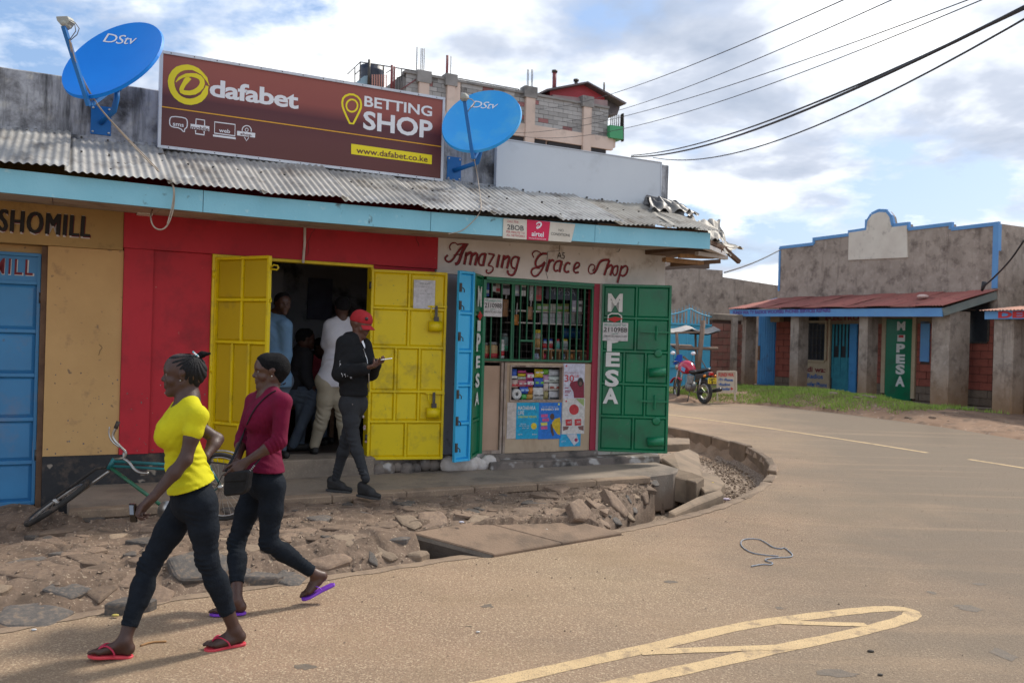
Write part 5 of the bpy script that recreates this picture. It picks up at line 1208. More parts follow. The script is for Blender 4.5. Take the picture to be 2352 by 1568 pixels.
def lay_bricks(par, s0, s1, z0, z1, t, ops, greyrows=2, frame=BLD, f4=F4, bw=bw, bhh=bhh, limit=290, cnt=[0]):
    r_ = 0; z = z0
    while z + bhh * .6 < z1:
        s = s0 - (bw / 2 if r_ % 2 else 0)
        while s < s1:
            segs = [(max(s, s0), min(s + bw, s1))]
            for (a, b, c_, d) in ops:
                if z + bhh * .5 > c_ and z + bhh * .5 < d:
                    ns = []
                    for x0, x1 in segs:
                        if x1 <= a or x0 >= b: ns.append((x0, x1))
                        else:
                            if x0 < a: ns.append((x0, a))
                            if x1 > b: ns.append((b, x1))
                    segs = ns
            for x0, x1 in segs:
                if x1 - x0 < .07: continue
                mt = m_brg if r_ < greyrows else m_brick
                o = bpy.data.objects.new('brick', bmsh[mt.name]); COL.objects.link(o); o.parent = par; g_ = .014
                ctr = frame.P((x0 + x1) / 2, t - .05 + rbk.uniform(-.006, .008), z + bhh / 2) - par.location
                o.matrix_local = Matrix.Translation(ctr) @ Matrix.Rotation(math.atan2(frame.d.y, frame.d.x), 4, 'Z') @ Matrix.Diagonal((x1 - x0 - g_, .1, bhh - g_, 1)); cnt[0] += 1
            s += bw
        z += bhh; r_ += 1
W2 = WT + .11
bx('wall_core', m_mortar2, sA, sB, WT + .001, WT + .085, .1, 2.95)
lay_bricks(ac, -.2, sB, zf0, 2.78, W2, ops)
# openings
def inset(name, mat, o_, t0, t1, m_=0.0, **kw): return bx(name, mat, o_[0] + m_, o_[1] - m_, WT + t0, WT + t1, o_[2] + m_, o_[3] - m_, **kw)
d0 = inset('plank_door', m_bdoor, o_door, .086, .10); n = 7
for k in range(n):
    a = o_door[0] + .03 + (o_door[1] - o_door[0] - .06) * k / n; MB(BLD).box(a + .006, a + (o_door[1] - o_door[0] - .06) / n - .006, WT + .1, WT + .125, o_door[2] + .06, o_door[3] - .03).build('plank', m_bdoor, d0)
MB(BLD).box(o_door[0] + .05, o_door[0] + .14, WT + .125, WT + .15, 1.35, 1.85).build('lock_plate', m_rust, d0)
bx('door_sill', m_slab, o_door[0] - .15, o_door[1] + .15, WT + .1, WT + .45, .2, o_door[2] + .02)
w0 = inset('window', m_dkw, o_win, .086, .10)
for k in range(1, 6): a = o_win[0] + (o_win[1] - o_win[0]) * k / 6; MB(BLD).box(a - .012, a + .012, WT + .13, WT + .15, o_win[2] + .04, o_win[3] - .04).build('window_bar', m_metal, w0)
for k in range(1, 5): a = o_win[2] + (o_win[3] - o_win[2]) * k / 5; MB(BLD).box(o_win[0] + .04, o_win[1] - .04, WT + .12, WT + .13, a - .01, a + .01).build('window_bar', m_metal, w0)
m_crt = M('cream frame paint', (.46, .37, .25), (.4, .31, .2), 4, .8)
def framed(o_, wd, mat, t=.17, bottom=True):
    a, b, c_, d = o_; L4 = [(a - wd, a, c_, d + wd), (b, b + wd, c_, d + wd), (a, b, d, d + wd)] + ([(a, b, c_ - wd, c_)] if bottom else [])
    for (x0, x1, z0, z1) in L4: bx('frame', mat, x0, x1, WT + .1, WT + t, z0, z1)
framed(o_win, .07, m_crt); 
d2 = inset('entrance', m_dkw, o_d2, .086, .092)
for k in range(5): a = o_d2[0] + .1 + (o_d2[1] - o_d2[0]) * .62 * k / 5; MB(BLD).box(a, a + .07, WT + .11, WT + .12, 1.9 if k % 2 else .9, o_d2[3] - .05).build('curtain_strip', M('teal curtain', (.02, .16, .22), (.03, .22, .28), 5, .8), d2)
MB(BLD).box(o_d2[0] + .12, o_d2[0] + .75, WT + .1, WT + .106, .5, 1.55).build('curtain_strip', MATS['teal curtain'], d2)
q = o_d2[1] - o_d2[0]; bl = bx('door_leaf', m_bdoor, o_d2[1] - q * .26, o_d2[1], WT + .12, WT + .16, o_d2[2], o_d2[3] - .1)
for k in range(9): MB(BLD).box(o_d2[1] - q * .25, o_d2[1] - .01, WT + .162, WT + .175, o_d2[2] + .05 + k * .24, o_d2[2] + .26 + k * .24).build('door_board', m_bdoor, bl)
bx('frame', m_crt, o_d2[0] - .02, o_d2[0] + .05, WT + .1, WT + .17, o_d2[2], o_d2[3] + .05)
a, b, c_, d = o_mp; gd = bx('green_door', m_green, a + .16, b - .12, WT + .12, WT + .16, c_, d - .05)
bx('frame', m_crt, a + .02, a + .155, WT + .1, WT + .17, c_ + .2, d); bx('frame', m_crt, b - .115, b + .0, WT + .1, WT + .17, c_ + .1, d); bx('frame', m_crt, a + .0, b + .7, WT + .1, WT + .168, d + .002, d + .14)
def ctext(ch, xl, yt, xr, yb, mat, par, t=WT + .163, bold=.03, fn=CP, **kw):
    A_ = fn(xl, yt, t); B_ = fn(xl, yb, t); C__ = fn(xr, yb, t); m = MB(BLD); put_text(m, ch, A_[0], C__[0], B_[1], A_[1], lambda x, y: (x, t, y), bold=bold, **kw); m.build('lettering', mat, par)
for ch, y0, y1 in (('M', 165, 250), ('P', 375, 458), ('E', 475, 562), ('S', 570, 665), ('A', 680, 778)): ctext(ch, 1150 - (y0 - 165) * .035, y0, 1225 - (y0 - 165) * .01, y1, m_gold, gd, bold=.05)
p0, p1 = CP(1152, 292, WT + .163), CP(1222, 355, WT + .163); MB(BLD).box(p0[0], p1[0], WT + .161, WT + .164, p1[1], p0[1]).build('lettering', m_gold, gd); p0, p1 = CP(1165, 295, WT + .163), CP(1210, 318, WT + .163); MB(BLD).box(p0[0], p1[0], WT + .165, WT + .167, p1[1], p0[1]).build('lettering', m_redp, gd)
bw_ = inset('shutter', m_bblue, o_bw, .086, .14); inset('window', m_dkw, o_dw, .086, .1); framed(o_dw, .05, m_metal, .14)
pn = bx('painted_panel', m_crt, o_pan[0], o_pan[1], WT + .1, WT + .13, o_pan[2], o_pan[3])
m_pbl = M('blue hand lettering', (.03, .12, .35), None, 4, .8); tq = WT + .134
ctext('Fundi wa:', 195, 585, 470, 635, m_maroon, pn, tq); ctext('•Radios', 275, 655, 445, 700, m_pbl, pn, tq); ctext('Woofer·Phone', 240, 728, 488, 770, m_pbl, pn, tq)
bx('lintel', M('dim lintel paint', (.2, .15, .1), (.26, .2, .14), 3, .9), 2.0, 7.0, WT + .1, WT + .14, 2.58, 2.95)
ctext('TAL', 282, 118, 412, 162, m_blk, ac, WT + .145); ctext('ELECTRO', 470, 112, 790, 156, m_maroon, ac, WT + .145)
# pillars
pil = [(752, 845, 1168, .45, 0), ]
def pillar(fn, xl, xc, depth, zb_=.15):
    a = fn(xl, 600, 0)[0]; b = fn(xc, 600, 0)[0]; zt2 = 2.86
    m = MB(BLD); nseg = 6
    for k in range(nseg):
        z0_, z1_ = zb_ + (zt2 - zb_) * k / nseg, zb_ + (zt2 - zb_) * (k + 1) / nseg
        j = lambda kk: .015 * noise.noise(Vector((a * 3, kk * .9, 1)))
        m.hexa([(a + j(k), -depth, z0_), (b - j(k + 3), -depth, z0_), (b - j(k + 3), j(k), z0_), (a + j(k), j(k), z0_), (a + j(k + 1), -depth, z1_), (b - j(k + 4), -depth, z1_), (b - j(k + 4), j(k + 1), z1_), (a + j(k + 1), j(k + 1), z1_)])
    return m.build('pillar', m_rough, ac)
pillar(BP, 768, 815, .45); pillar(CP, 128, 205, .42); pillar(CP, 778, 862, .42); pillar(CP, 1468, 1638, .8); 
bx('step', m_slab, -.4, 8.0, WT + .1, .05, .1, .40); 
# porch roof
rz = [BP(745, 712, .28), BP(1900, 700, .28)]
zfl, zfr = rz[0][1], rz[1][1]; s_l, s_r = BP(722, 720, .28)[0], BP(1900, 700, .28)[0]; zwl, zwr = BP(990, 655)[1], BP(2200, 612)[1]; s_wr = BP(2200, 612)[0]; s_wl = BP(985, 655)[0]
nsh = 10
for k in range(nsh):
    a0, a1 = k / nsh, (k + 1) / nsh + .01
    def fn(u_, v_, a0=a0, a1=a1):
        q = a0 + (a1 - a0) * u_; s0 = s_wl + (s_wr - s_wl) * q; z0_ = zwl + (zwr - zwl) * q; s1 = s_l + (s_r - s_l) * q; z1_ = zfl + (zfr - zfl) * q
        s = s0 + (s1 - s0) * v_; return (s, WT + (.36 - WT) * v_, z0_ + (z1_ - z0_) * v_ + .015 * math.sin(s * 6.283 / .09) + .02 * (k % 2) + .015 * noise.noise(Vector((s, v_ * 3, 1))))
    m = MB(BLD); m.grid(70, 4, fn); m.build('porch_roof_sheet', m_rust2, ac)
m = MB(BLD); m.hexa([(s_l, .25, zfl - .26), (s_r, .25, zfr - .26), (s_r, .29, zfr - .26), (s_l, .29, zfl - .26), (s_l, .25, zfl - .04), (s_r, .25, zfr - .04), (s_r, .29, zfr - .04), (s_l, .29, zfl - .04)]); fa = m.build('fascia_board', m_bblue, ac)
m = MB(BLD); put_text(m, 'FUNDI WA: TV RADIOS WOOFERS PHONES SERVICES REPAIRS', s_l + .15, s_l + 4.3, zfl - .20, zfl - .08, lambda x, y: (x, .294, y), bold=.05); m.build('lettering', M('violet lettering', (.10, .06, .25), None, 3, .8), fa)
for (sa, za, sb, zb_, mat) in ((s_r, zfr - .15, s_wr, zwr - .12, M('grey green board', (.15, .18, .17), (.2, .22, .2), 3, .85)), (s_l, zfl - .15, s_wl, zwl - .08, m_bblue)):
    MB(BLD).bar((sa, .27, za), (sb, WT, zb_), .04, .2).build('rake_board', mat, ac)
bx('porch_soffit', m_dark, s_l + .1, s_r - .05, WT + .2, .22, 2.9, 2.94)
bx('wall_lamp_box', m_crt, CP(10, 130)[0], CP(95, 130)[0], WT + .1, WT + .3, CP(10, 172)[1], CP(10, 115)[1])
# rubbish on the porch roof
for (x, y, c_, lb) in ((1790, 645, (.6, .45, .4), 'pinkish white bundle lying on the rusty porch roof'), (1765, 680, (.7, .6, .15), 'yellow scrap lying on the rusty porch roof')):
    s_, z_ = BP(x, y, -.4); MB().ball(BLD.P(s_, -.4, z_), .13, 8, 5, (1.3, 1, .45)).build('roof_litter', M('litter %d' % x, c_, None, 5, .8), label=lb, cat='litter')
# neighbour: DELIC...
db = empty('delicacies_shop', BLD.P(9.6, WT, .3), 'shop cut by the right photo edge with orange porch roof and red fascia lettering', 'building')
m_or = M('orange rust iron', (.38, .13, .07), (.3, .1, .06), 2, .75, dirt=(.2, .08, .05), dscale=4)
s0_, zz0 = CP(1985, 55, .1), 0; s0 = s0_[0]
m = MB(BLD); m.grid(110, 3, lambda u_, v_: (s0 - .1 + 4.2 * u_, WT + (.25 - WT) * v_, 3.0 + (s0_[1] - .02 - 3.0) * v_ + .015 * math.sin(u_ * 4.2 * 6.283 / .09))); m.build('porch_roof_sheet', m_or, db)
zt3, zb3 = CP(1985, 68, .12)[1], CP(1985, 143, .12)[1]; fa2 = bx('fascia_board', m_bblue, s0, s0 + 4, .08, .12, zb3, zt3, parent=db)
m = MB(BLD); a = CP(2108, 90, .12)[0]; put_text(m, 'DELICACIES', a, a + 2.5, zb3 + .02, zt3 - .01, lambda x, y: (x, .125, y), bold=.05); m.build('lettering', m_redp, fa2)
a = CP(2050, 600, 0)[0]; b = CP(2240, 600, 0)[0]; MB(BLD).box(a, b, -.5, 0, 0, zb3 + .02).build('pillar', m_rough, db, bevel=.03)
bx('wall', m_rough, s0 + .3, s0 + 5, -8, WT, .1, 3.1, parent=db); bx('sheet_wall', M('bare tin', (.25, .25, .27), (.18, .18, .2), 3, .5, metal=.4), s0 + .75, s0 + 1.6, WT, WT + .1, .4, 2.4, parent=db); bx('upper_wall', m_rough, s0 + .5, s0 + 5, -8, WT - .3, 3.1, 4.3, parent=db)
a, b = BP(2318, 425, -3.), BP(2351, 480, -3.); 
# cables to the shop across
cable('service_cable', [at(1664, 626, 20), at(1700, 615, 22), at(1745, 598, 25), at(1792, 574, 28.5)], .018, m_wire, 'slack cable from the broken awning to the blue edged parapet')
cable('service_cable', [at(2352, 552, 18), at(2320, 600, 19), at(2275, 645, 21.5), at(2260, 656, 22)], .022, m_wire, 'black cable dropping from the right edge to the end of the rusty porch roof')
MB().tube([at(2262, 648, 21.9), at(2255, 668, 22)], [.07, .03], 6).build('cable_knot', m_wire, label='knot of black cable tied at the end of the rusty porch roof', cat='cable')
# ---------------------------------------------------------------- plaster gable wall, brick wall and blue gate behind
TB = -15.9; Z5 = ZV(1600, 760, 4.9); Z4 = ZV(1640, 480, 4.9)
bh2 = empty('plaster_house', FAC.P(FAC.px(1650, 700, TB)[0], TB, .4), 'plain brown plastered house with stepped top behind the blue gate', 'building')
P_ = [FAC.px(*q, TB) for q in [(1440, 640), (1520, 621), (1589, 616), (1660, 621), (1660, 636), (1790, 656), (1830, 662), (1830, 900), (1440, 900)]]
m = MB(FAC); m.prism(P_, lambda x, y, t: (x, t, y), TB - 5, TB); m.build('wall', m_rough, bh2)
P_ = [FAC.px(*q, TB) for q in [(1570, 598), (1642, 604), (1642, 616), (1530, 622), (1540, 612)]]; m = MB(FAC); m.prism(P_, lambda x, y, t: (x, t, y), TB - 3, TB - .3); m.build('roof', M('dark brown roof', (.09, .06, .045), None, 2, .9), bh2)
TG = -12.4
m_gat = M('gate turquoise', (.07, .36, .55), (.09, .42, .60), 1.5, .55, dirt=(.12, .28, .36), dscale=3, dpos=(.55, .75)); gg_ = lambda x, y: FAC.px(*Z5(x, y), TG)
bg_ = empty('compound_gate', FAC.P(gg_(600, 900)[0], TG, .38), 'turquoise sheet metal compound gate with spiked arched top', 'gate')
zt4 = gg_(600, 240)[1]; s0, s1 = gg_(-500, 240)[0], gg_(872, 240)[0]; sm = gg_(605, 240)[0]
for (a, b) in ((s0, gg_(100, 0)[0]), (gg_(100, 0)[0], gg_(475, 0)[0]), (gg_(475, 0)[0], sm), (sm, s1)): MB(FAC).box(a + .01, b - .01, TG - .02, TG, .45, zt4).build('gate_panel', m_gat, bg_)
for z in (zt4 - .02, 1.75, 1.1, .5): MB(FAC).bar((s0, TG + .02, z), (s1, TG + .02, z), .05).build('gate_rail', m_gat, bg_)
k = 0; s = s0
while s < s1:
    d_ = abs(s - sm); zt5 = zt4 + .30 + .35 * math.exp(-d_ * 1.6); MB(FAC).hexa([(s - .018, TG - .012, zt4), (s + .018, TG - .012, zt4), (s + .018, TG + .012, zt4), (s - .018, TG + .012, zt4), (s - .004, TG - .004, zt5), (s + .004, TG - .004, zt5), (s + .004, TG + .004, zt5), (s - .004, TG + .004, zt5)]).build('gate_spike', m_gat, bg_); s += .135
m = MB(FAC); pts = [(s0 + (s1 - s0) * i / 40, TG + .01, zt4 + .17 + .32 * math.exp(-abs(s0 + (s1 - s0) * i / 40 - sm) * 1.6)) for i in range(41)]; m.tube(pts, .022, 6); m.build('gate_rail', m_gat, bg_)
for x in (590, 605): a = gg_(x, 60); MB(FAC).bar((a[0], TG + .01, .5), (a[0], TG + .01, a[1]), .05).build('gate_post', m_gat, bg_)
bwall = empty('compound_wall', FAC.P(gg_(1000, 900)[0], TG, .38), 'reddish block compound wall with concrete coping right of the turquoise gate', 'wall')
s0, s1 = gg_(880, 600)[0], gg_(1240, 600)[0]; ztw = gg_(1000, 200)[1]
F4f = Matrix(((FAC.d.x, FAC.n.x, 0, 0), (FAC.d.y, FAC.n.y, 0, 0), (0, 0, 1, 0), (0, 0, 0, 1)))
m_brick2 = M('faded red block', (.24, .095, .07), (.19, .08, .06), 3, .9, .4, 25, rand=.2, dirt=(.2, .14, .1), dscale=2, dpos=(.5, .7), lowdirt=((.2, .14, .09), .4, 1.4)); t_ = MB().box(-.5, .5, -.5, .5, -.5, .5).build('brick', m_brick2, origin=(0, 0, 0)); bmsh['red painted block'] = t_.data; bpy.data.objects.remove(t_)
MB(FAC).box(s0, s1, TG - .2, TG - .03, .2, ztw).build('wall_core', m_mortar2, bwall); lay_bricks(bwall, s0, s1, .42, ztw - .02, TG + .03, [], 1, FAC, F4f, .42, .235)
MB(FAC).box(s0 - .05, s1, TG - .25, TG + .06, ztw, ztw + .22).build('coping', m_slab, bwall, bevel=.03)
a = gg_(1130, 600)[0]; MB(FAC).box(a - .12, a + .1, TG + .03, TG + .12, .2, ztw + .1).build('pier', m_rough, bwall)
# low filler wall further left behind the shop
# ---------------------------------------------------------------- wooden stall
st = empty('market_stall', at(1590, 890, 24.6) * 1.0, 'rickety wooden roadside stall with curled tin sheets in front of the turquoise gate', 'stall'); st.location.z = .35
YS = 24.6
def pz(x, y, Y=YS): return at(*Z5(x, y), Y)
m_old = M('weathered timber', (.23, .16, .12), (.16, .11, .08), 6, .9, .3, 30)
def pole_(p, q, r, name='post'): MB().tube([p, q], r, 7).build(name, m_old, st)
pole_(pz(775, 200), pz(700, 960), .075); pole_(pz(450, 350), pz(480, 960), .045); pole_(pz(680, 360, YS + .6), pz(690, 800, YS + .6), .035); pole_(pz(425, 352), pz(760, 345), .03, 'rail'); pole_(pz(435, 540), pz(955, 545), .045, 'rail'); pole_(pz(530, 640), pz(670, 765), .03, 'brace')
pole_(pz(740, 660), pz(830, 820), .015, 'brace')
def plank(pts, mat, name='roof_sheet'):
    m = MB(); P_ = [pz(*p) for p in pts]; n = len(P_); B_ = [p + Vector((0, .9, .12)) for p in P_]; m.add(P_ + B_, [(i, i + 1, n + i + 1, n + i) for i in range(n - 1)], True); m.add([p - Vector((0, 0, .04)) for p in P_ + B_], [(i, i + 1, n + i + 1, n + i) for i in range(n - 1)], True); m.build(name, mat, st)
plank([(385, 350), (480, 345), (560, 325), (640, 300), (700, 320), (745, 355)], M('bright curled tin', (.55, .5, .45), (.4, .35, .3), 4, .4, metal=.3)); plank([(600, 350), (745, 360), (830, 365), (900, 345), (990, 315)], m_tin_d, 'roof_sheet'); plank([(430, 535), (560, 545), (700, 550)], m_old, 'shelf')
# ---------------------------------------------------------------- A frame sign
YA = 22.9; sn = empty('notice_board', at(1668, 915, YA), 'small white hand painted repair notice board on two wooden legs beside the motorcycle', 'sign'); sn.location.z = .28
m_nb = M('cream notice paint', (.56, .48, .38), (.5, .42, .32), 5, .85)
def nbp(x, y, d=0): return at(*Z5(x, y), YA - d)
def nbox(x0, y0, x1, y1, mat, name, d=.0, th=.03):
    P_ = [nbp(x0, y0, d), nbp(x1, y0, d), nbp(x1, y1, d), nbp(x0, y1, d)]; MB().hexa([p + Vector((0, th, 0)) for p in P_] + P_).build(name, mat, sn)
nbox(945, 820, 1185, 1080, m_nb, 'board'); nbox(940, 820, 958, 1178, m_nb, 'leg', .03); nbox(1155, 1070, 1175, 1180, m_nb, 'leg', .03); nbox(1170, 820, 1190, 1085, m_nb, 'leg', .03); nbox(958, 815, 1170, 832, m_nb, 'rail', .03)
def ntext(body, x0, y0, x1, y1, mat):
    m = MB(); put_text(m, body, 0, 1, 0, 1, lambda u_, v_: nbp(x0 + (x1 - x0) * u_, y1 + (y0 - y1) * v_, .012), bold=.03); m.build('lettering', mat, sn)
ntext('FUNDI WA:', 962, 842, 1150, 888, m_redp); ntext('•TV •Phones', 962, 908, 1140, 945, m_pbl); ntext('•Radios', 962, 965, 1105, 1000, m_pbl); ntext('Woofer', 962, 1018, 1108, 1055, m_pbl)
m = MB(); m.add([nbp(*q, .012) for q in [(1112, 1015), (1145, 1035), (1115, 1056)]], [(0, 1, 2)]); m.build('lettering', m_redp, sn)
# ---------------------------------------------------------------- grass bank, rubble and verge
m_grass = M('grass', (.22, .33, .05), (.32, .42, .08), 3, .8, rand=0, dirt=(.2, .17, .07), dscale=1.5, dpos=(.5, .7)); m_verge = M('verge earth', (.19, .11, .065), (.28, .175, .11), 1.6, .95, .7, 20, dirt=(.10, .065, .045), dscale=3, dpos=(.5, .7), c3=(.42, .34, .28), c3scale=14, c3pos=(.68, .72))
def verge_z(x, y):
    p = Vector((x, y, 0)) - BLD.o; s, t = p.dot(BLD.d), p.dot(BLD.n)
    d = far_d(x, y); h = .16 * min(1, max(0, d) / .8)
    ms = math.exp(-((s - 5.0) / 3.2) ** 2) * math.exp(-((t - 2.1) / 1.3) ** 2) * .27
    return gz(y) + .0 + h * .8 + ms + .03 * noise.noise(Vector((x * 1.8, y * 1.8, 3))) + .015 * noise.noise(Vector((x * 6, y * 6, 3)))
F2 = np.array([(p.x, p.y) for p in FAR_S])
def far_d(x, y):
    a = F2[:-1]; b = F2[1:]; p = np.array((x, y)); d = b - a
    t = np.clip(((p - a) * d).sum(1) / (d * d).sum(1), 0, 1); q = a + d * t[:, None]; e = p - q; r = np.hypot(e[:, 0], e[:, 1]); i = int(r.argmin()); s = d[i][0] * e[i][1] - d[i][1] * e[i][0]
    return float(r[i]) * (1 if s < 0 else -1)
m = MB(); NX, NY = 240, 50
def vfn(a, b):
    s = -2.5 + 24 * a; 
    lo, hi = -.1, None
    t = -.2 + 8 * b
    p = BLD.P(s, t, 0); d = far_d(p.x, p.y); z = verge_z(p.x, p.y) if d > 0 else gz(p.y) - .06
    return Vector((p.x, p.y, z))
m.grid(NX, NY, vfn); m.build('verge', m_verge, kind='structure')
rgz = random.Random(8); gm = MB(); cntb = 0; tries = 0
while cntb < 26000 and tries < 300000:
    tries += 1
    s, t = rgz.uniform(-1.5, 9.6), rgz.uniform(.15, 5.0); p = BLD.P(s, t, 0); d = far_d(p.x, p.y)
    if d < .03: continue
    dens = noise.noise(Vector((p.x * .9, p.y * .9, 7))) + .35 * noise.noise(Vector((p.x * 3, p.y * 3, 2)))
    core = math.exp(-((s - 4.8) / 3.4) ** 2) * .85 - .28 - max(0, s - 7.4) * .2
    if s < .8: core = -.22
    if dens + core < rgz.uniform(-.1, .3): continue
    z = verge_z(p.x, p.y); h = rgz.uniform(.02, .07) * (1 + max(0, dens) * 1.6); an = rgz.uniform(0, 6.28); w_ = .012; dx, dy = math.cos(an) * w_, math.sin(an) * w_; lx, ly = rgz.uniform(-.03, .03), rgz.uniform(-.03, .03)
    n0 = len(gm.v); gm.v += [Vector((p.x - dx, p.y - dy, z - .01)), Vector((p.x + dx, p.y + dy, z - .01)), Vector((p.x + lx, p.y + ly, z + h))]; gm.f.append((n0, n0 + 1, n0 + 2)); gm.sm.append(False); gm.mi.append(0); cntb += 1
me = bpy.data.meshes.new('grass'); me.from_pydata([tuple(v) for v in gm.v], [], gm.f); me.materials.append(m_grass); o = bpy.data.objects.new('grass', me); COL.objects.link(o); tag(o, 'short bright green grass on the bank in front of the pillared porch', 'grass', kind='stuff')
for i in range(46):
    s, t = rgz.uniform(5.0, 10.5), rgz.uniform(.2, 4.2); p = BLD.P(s, t, 0)
    if far_d(p.x, p.y) < .1: continue
    r = rgz.uniform(.03, .09) if i > 4 else rgz.uniform(.12, .2)
    o = bpy.data.objects.new('rubble_stone', ST[rgz.choice((0, 2, 2))][i % 6]); COL.objects.link(o); o.matrix_world = Matrix.Translation(Vector((p.x, p.y, verge_z(p.x, p.y)))) @ Matrix.Rotation(rgz.uniform(0, 6), 4, 'Z') @ Matrix.Diagonal((r * 1.2, r, r * .8, 1)); tag(o, 'loose pale stone scattered on the earth verge before the porches', 'stone', 'loose stones on the far verge')
# ================================================================== PEOPLE (smooth blended bodies)
class Field:
    def __init__(S, lo, hi, h):
        S.h = h; S.lo = np.array(lo, dtype=np.float32); n = np.ceil((np.array(hi) - S.lo) / h).astype(int) + 1; S.n = n
        S.F = np.full(n, .5, np.float32); S.ax = [S.lo[i] + h * np.arange(n[i], dtype=np.float32) for i in range(3)]
    def region(S, a, b):
        i0 = np.maximum(0, np.floor((np.array(a) - S.lo) / S.h).astype(int)); i1 = np.minimum(S.n, np.ceil((np.array(b) - S.lo) / S.h).astype(int) + 1)
        if (i1 <= i0).any(): return None
        sl = tuple(slice(i0[k], i1[k]) for k in range(3)); return sl, [S.ax[k][sl[k]] for k in range(3)]
    def prim(S, p, op='u', k=.02, grow=0.0):
        a = np.array(p['a'], np.float32); b = np.array(p['b'], np.float32); ra = p['ra'] + grow; rb = p['rb'] + grow
        m = max(ra, rb) + k + 3 * S.h + .01
        rg = S.region(np.minimum(a, b) - m, np.maximum(a, b) + m)
        if rg is None: return
        sl, (X, Y, Z) = rg; X = X[:, None, None] - a[0]; Y = Y[None, :, None] - a[1]; Z = Z[None, None, :] - a[2]; ba = b - a
        w_ = p.get('w')
        if w_ is not None:
            for wv, qf in w_:
                wv = np.array(wv, np.float32); f = (1 / qf - 1); dt = X * wv[0] + Y * wv[1] + Z * wv[2]
                X = X + dt * (f * wv[0]); Y = Y + dt * (f * wv[1]); Z = Z + dt * (f * wv[2]); ba = ba + wv * (float(ba @ wv) * f)
        L2 = float(ba @ ba)
        if L2 < 1e-9: t = 0.0
        else: t = np.clip((X * ba[0] + Y * ba[1] + Z * ba[2]) / L2, 0, 1)
        D = np.sqrt((X - t * ba[0]) ** 2 + (Y - t * ba[1]) ** 2 + (Z - t * ba[2]) ** 2) - (ra + (rb - ra) * t)
        if w_ is not None: D = D * .8
        G = S.F[sl]
        if op == 'u': q = np.maximum(k - np.abs(G - D), 0) / max(k, 1e-6); S.F[sl] = np.minimum(G, D) - q * q * k * .25
        elif op == 's': q = np.maximum(k - np.abs(G + D), 0) / max(k, 1e-6); S.F[sl] = np.maximum(G, -D) + q * q * k * .25
    def half(S, p, n):   # keep the side against n
        p = np.array(p, np.float32); n = np.array(n, np.float32); n = n / np.linalg.norm(n)
        D = (S.ax[0][:, None, None] - p[0]) * n[0] + (S.ax[1][None, :, None] - p[1]) * n[1] + (S.ax[2][None, None, :] - p[2]) * n[2]
        S.F = np.maximum(S.F, D)
    def wave(S, fn, lo=None, hi=None):
        S.F = S.F + fn(S.ax[0][:, None, None], S.ax[1][None, :, None], S.ax[2][None, None, :]).astype(np.float32)
    def mesh(S, name, mat, parent, label=None):
        V = S.F; n = V.shape; h = S.h
        V[0] = V[-1] = .1; V[:, 0] = V[:, -1] = .1; V[:, :, 0] = V[:, :, -1] = .1
        s = V < 0
        c = np.zeros((n[0] - 1, n[1] - 1, n[2] - 1), np.uint8)
        for i in (0, 1):
            for j in (0, 1):
                for k in (0, 1): c += s[i:n[0] - 1 + i, j:n[1] - 1 + j, k:n[2] - 1 + k]
        cells = np.argwhere((c > 0) & (c < 8)); idx = np.full(c.shape, -1, np.int64); idx[tuple(cells.T)] = np.arange(len(cells))
        acc = np.zeros((len(cells), 3)); cn = np.zeros(len(cells))
        for a in range(3):
            o1, o2 = [q for q in range(3) if q != a]
            for u in (0, 1):
                for v in (0, 1):
                    p0 = cells.copy(); p0[:, o1] += u; p0[:, o2] += v; p1 = p0.copy(); p1[:, a] += 1
                    f0 = V[tuple(p0.T)]; f1 = V[tuple(p1.T)]; mk_ = (f0 < 0) != (f1 < 0)
                    t = np.where(mk_, f0 / np.where(mk_, f0 - f1, 1), 0); q = p0.astype(float); q[:, a] += t
                    acc[mk_] += q[mk_]; cn[mk_] += 1
        vs = S.lo + (acc / cn[:, None]) * h
        quads = []
        for a in range(3):
            o1, o2 = (a + 1) % 3, (a + 2) % 3
            sl0 = [slice(None)] * 3; sl1 = [slice(None)] * 3; sl0[a] = slice(0, -1); sl1[a] = slice(1, None)
            e = np.argwhere(s[tuple(sl0)] != s[tuple(sl1)])
            e = e[(e[:, o1] > 0) & (e[:, o2] > 0) & (e[:, o1] < n[o1] - 1) & (e[:, o2] < n[o2] - 1)]
            def g(d1, d2): q = e.copy(); q[:, o1] += d1; q[:, o2] += d2; return idx[tuple(q.T)]
            Q = np.stack([g(-1, -1), g(0, -1), g(0, 0), g(-1, 0)], 1); fl = s[tuple(e.T)]
            Q[~fl] = Q[~fl][:, ::-1]; quads.append(Q)
        Q = np.concatenate(quads); Q = Q[(Q >= 0).all(1)]
        me = bpy.data.meshes.new(name); O = np.array(root_loc(parent))
        me.vertices.add(len(vs)); me.vertices.foreach_set('co', (vs - O).astype(np.float32).ravel())
        me.loops.add(len(Q) * 4); me.loops.foreach_set('vertex_index', Q.astype(np.int32).ravel())
        me.polygons.add(len(Q)); me.polygons.foreach_set('loop_start', (np.arange(len(Q)) * 4).astype(np.int32)); me.polygons.foreach_set('loop_total', np.full(len(Q), 4, np.int32))
        me.polygons.foreach_set('use_smooth', np.ones(len(Q), bool)); me.update(calc_edges=True); me.validate()
        me.materials.append(mat); o = bpy.data.objects.new(name, me); COL.objects.link(o); o.parent = parent
        if label: o['label'] = label
        return o
def cap(a, b, ra, rb=None, w=None): return dict(a=tuple(a), b=tuple(b), ra=ra, rb=ra if rb is None else rb, w=w)
def chain(pts, rs): return [cap(pts[i], pts[i + 1], rs[i], rs[i + 1]) for i in range(len(pts) - 1)]
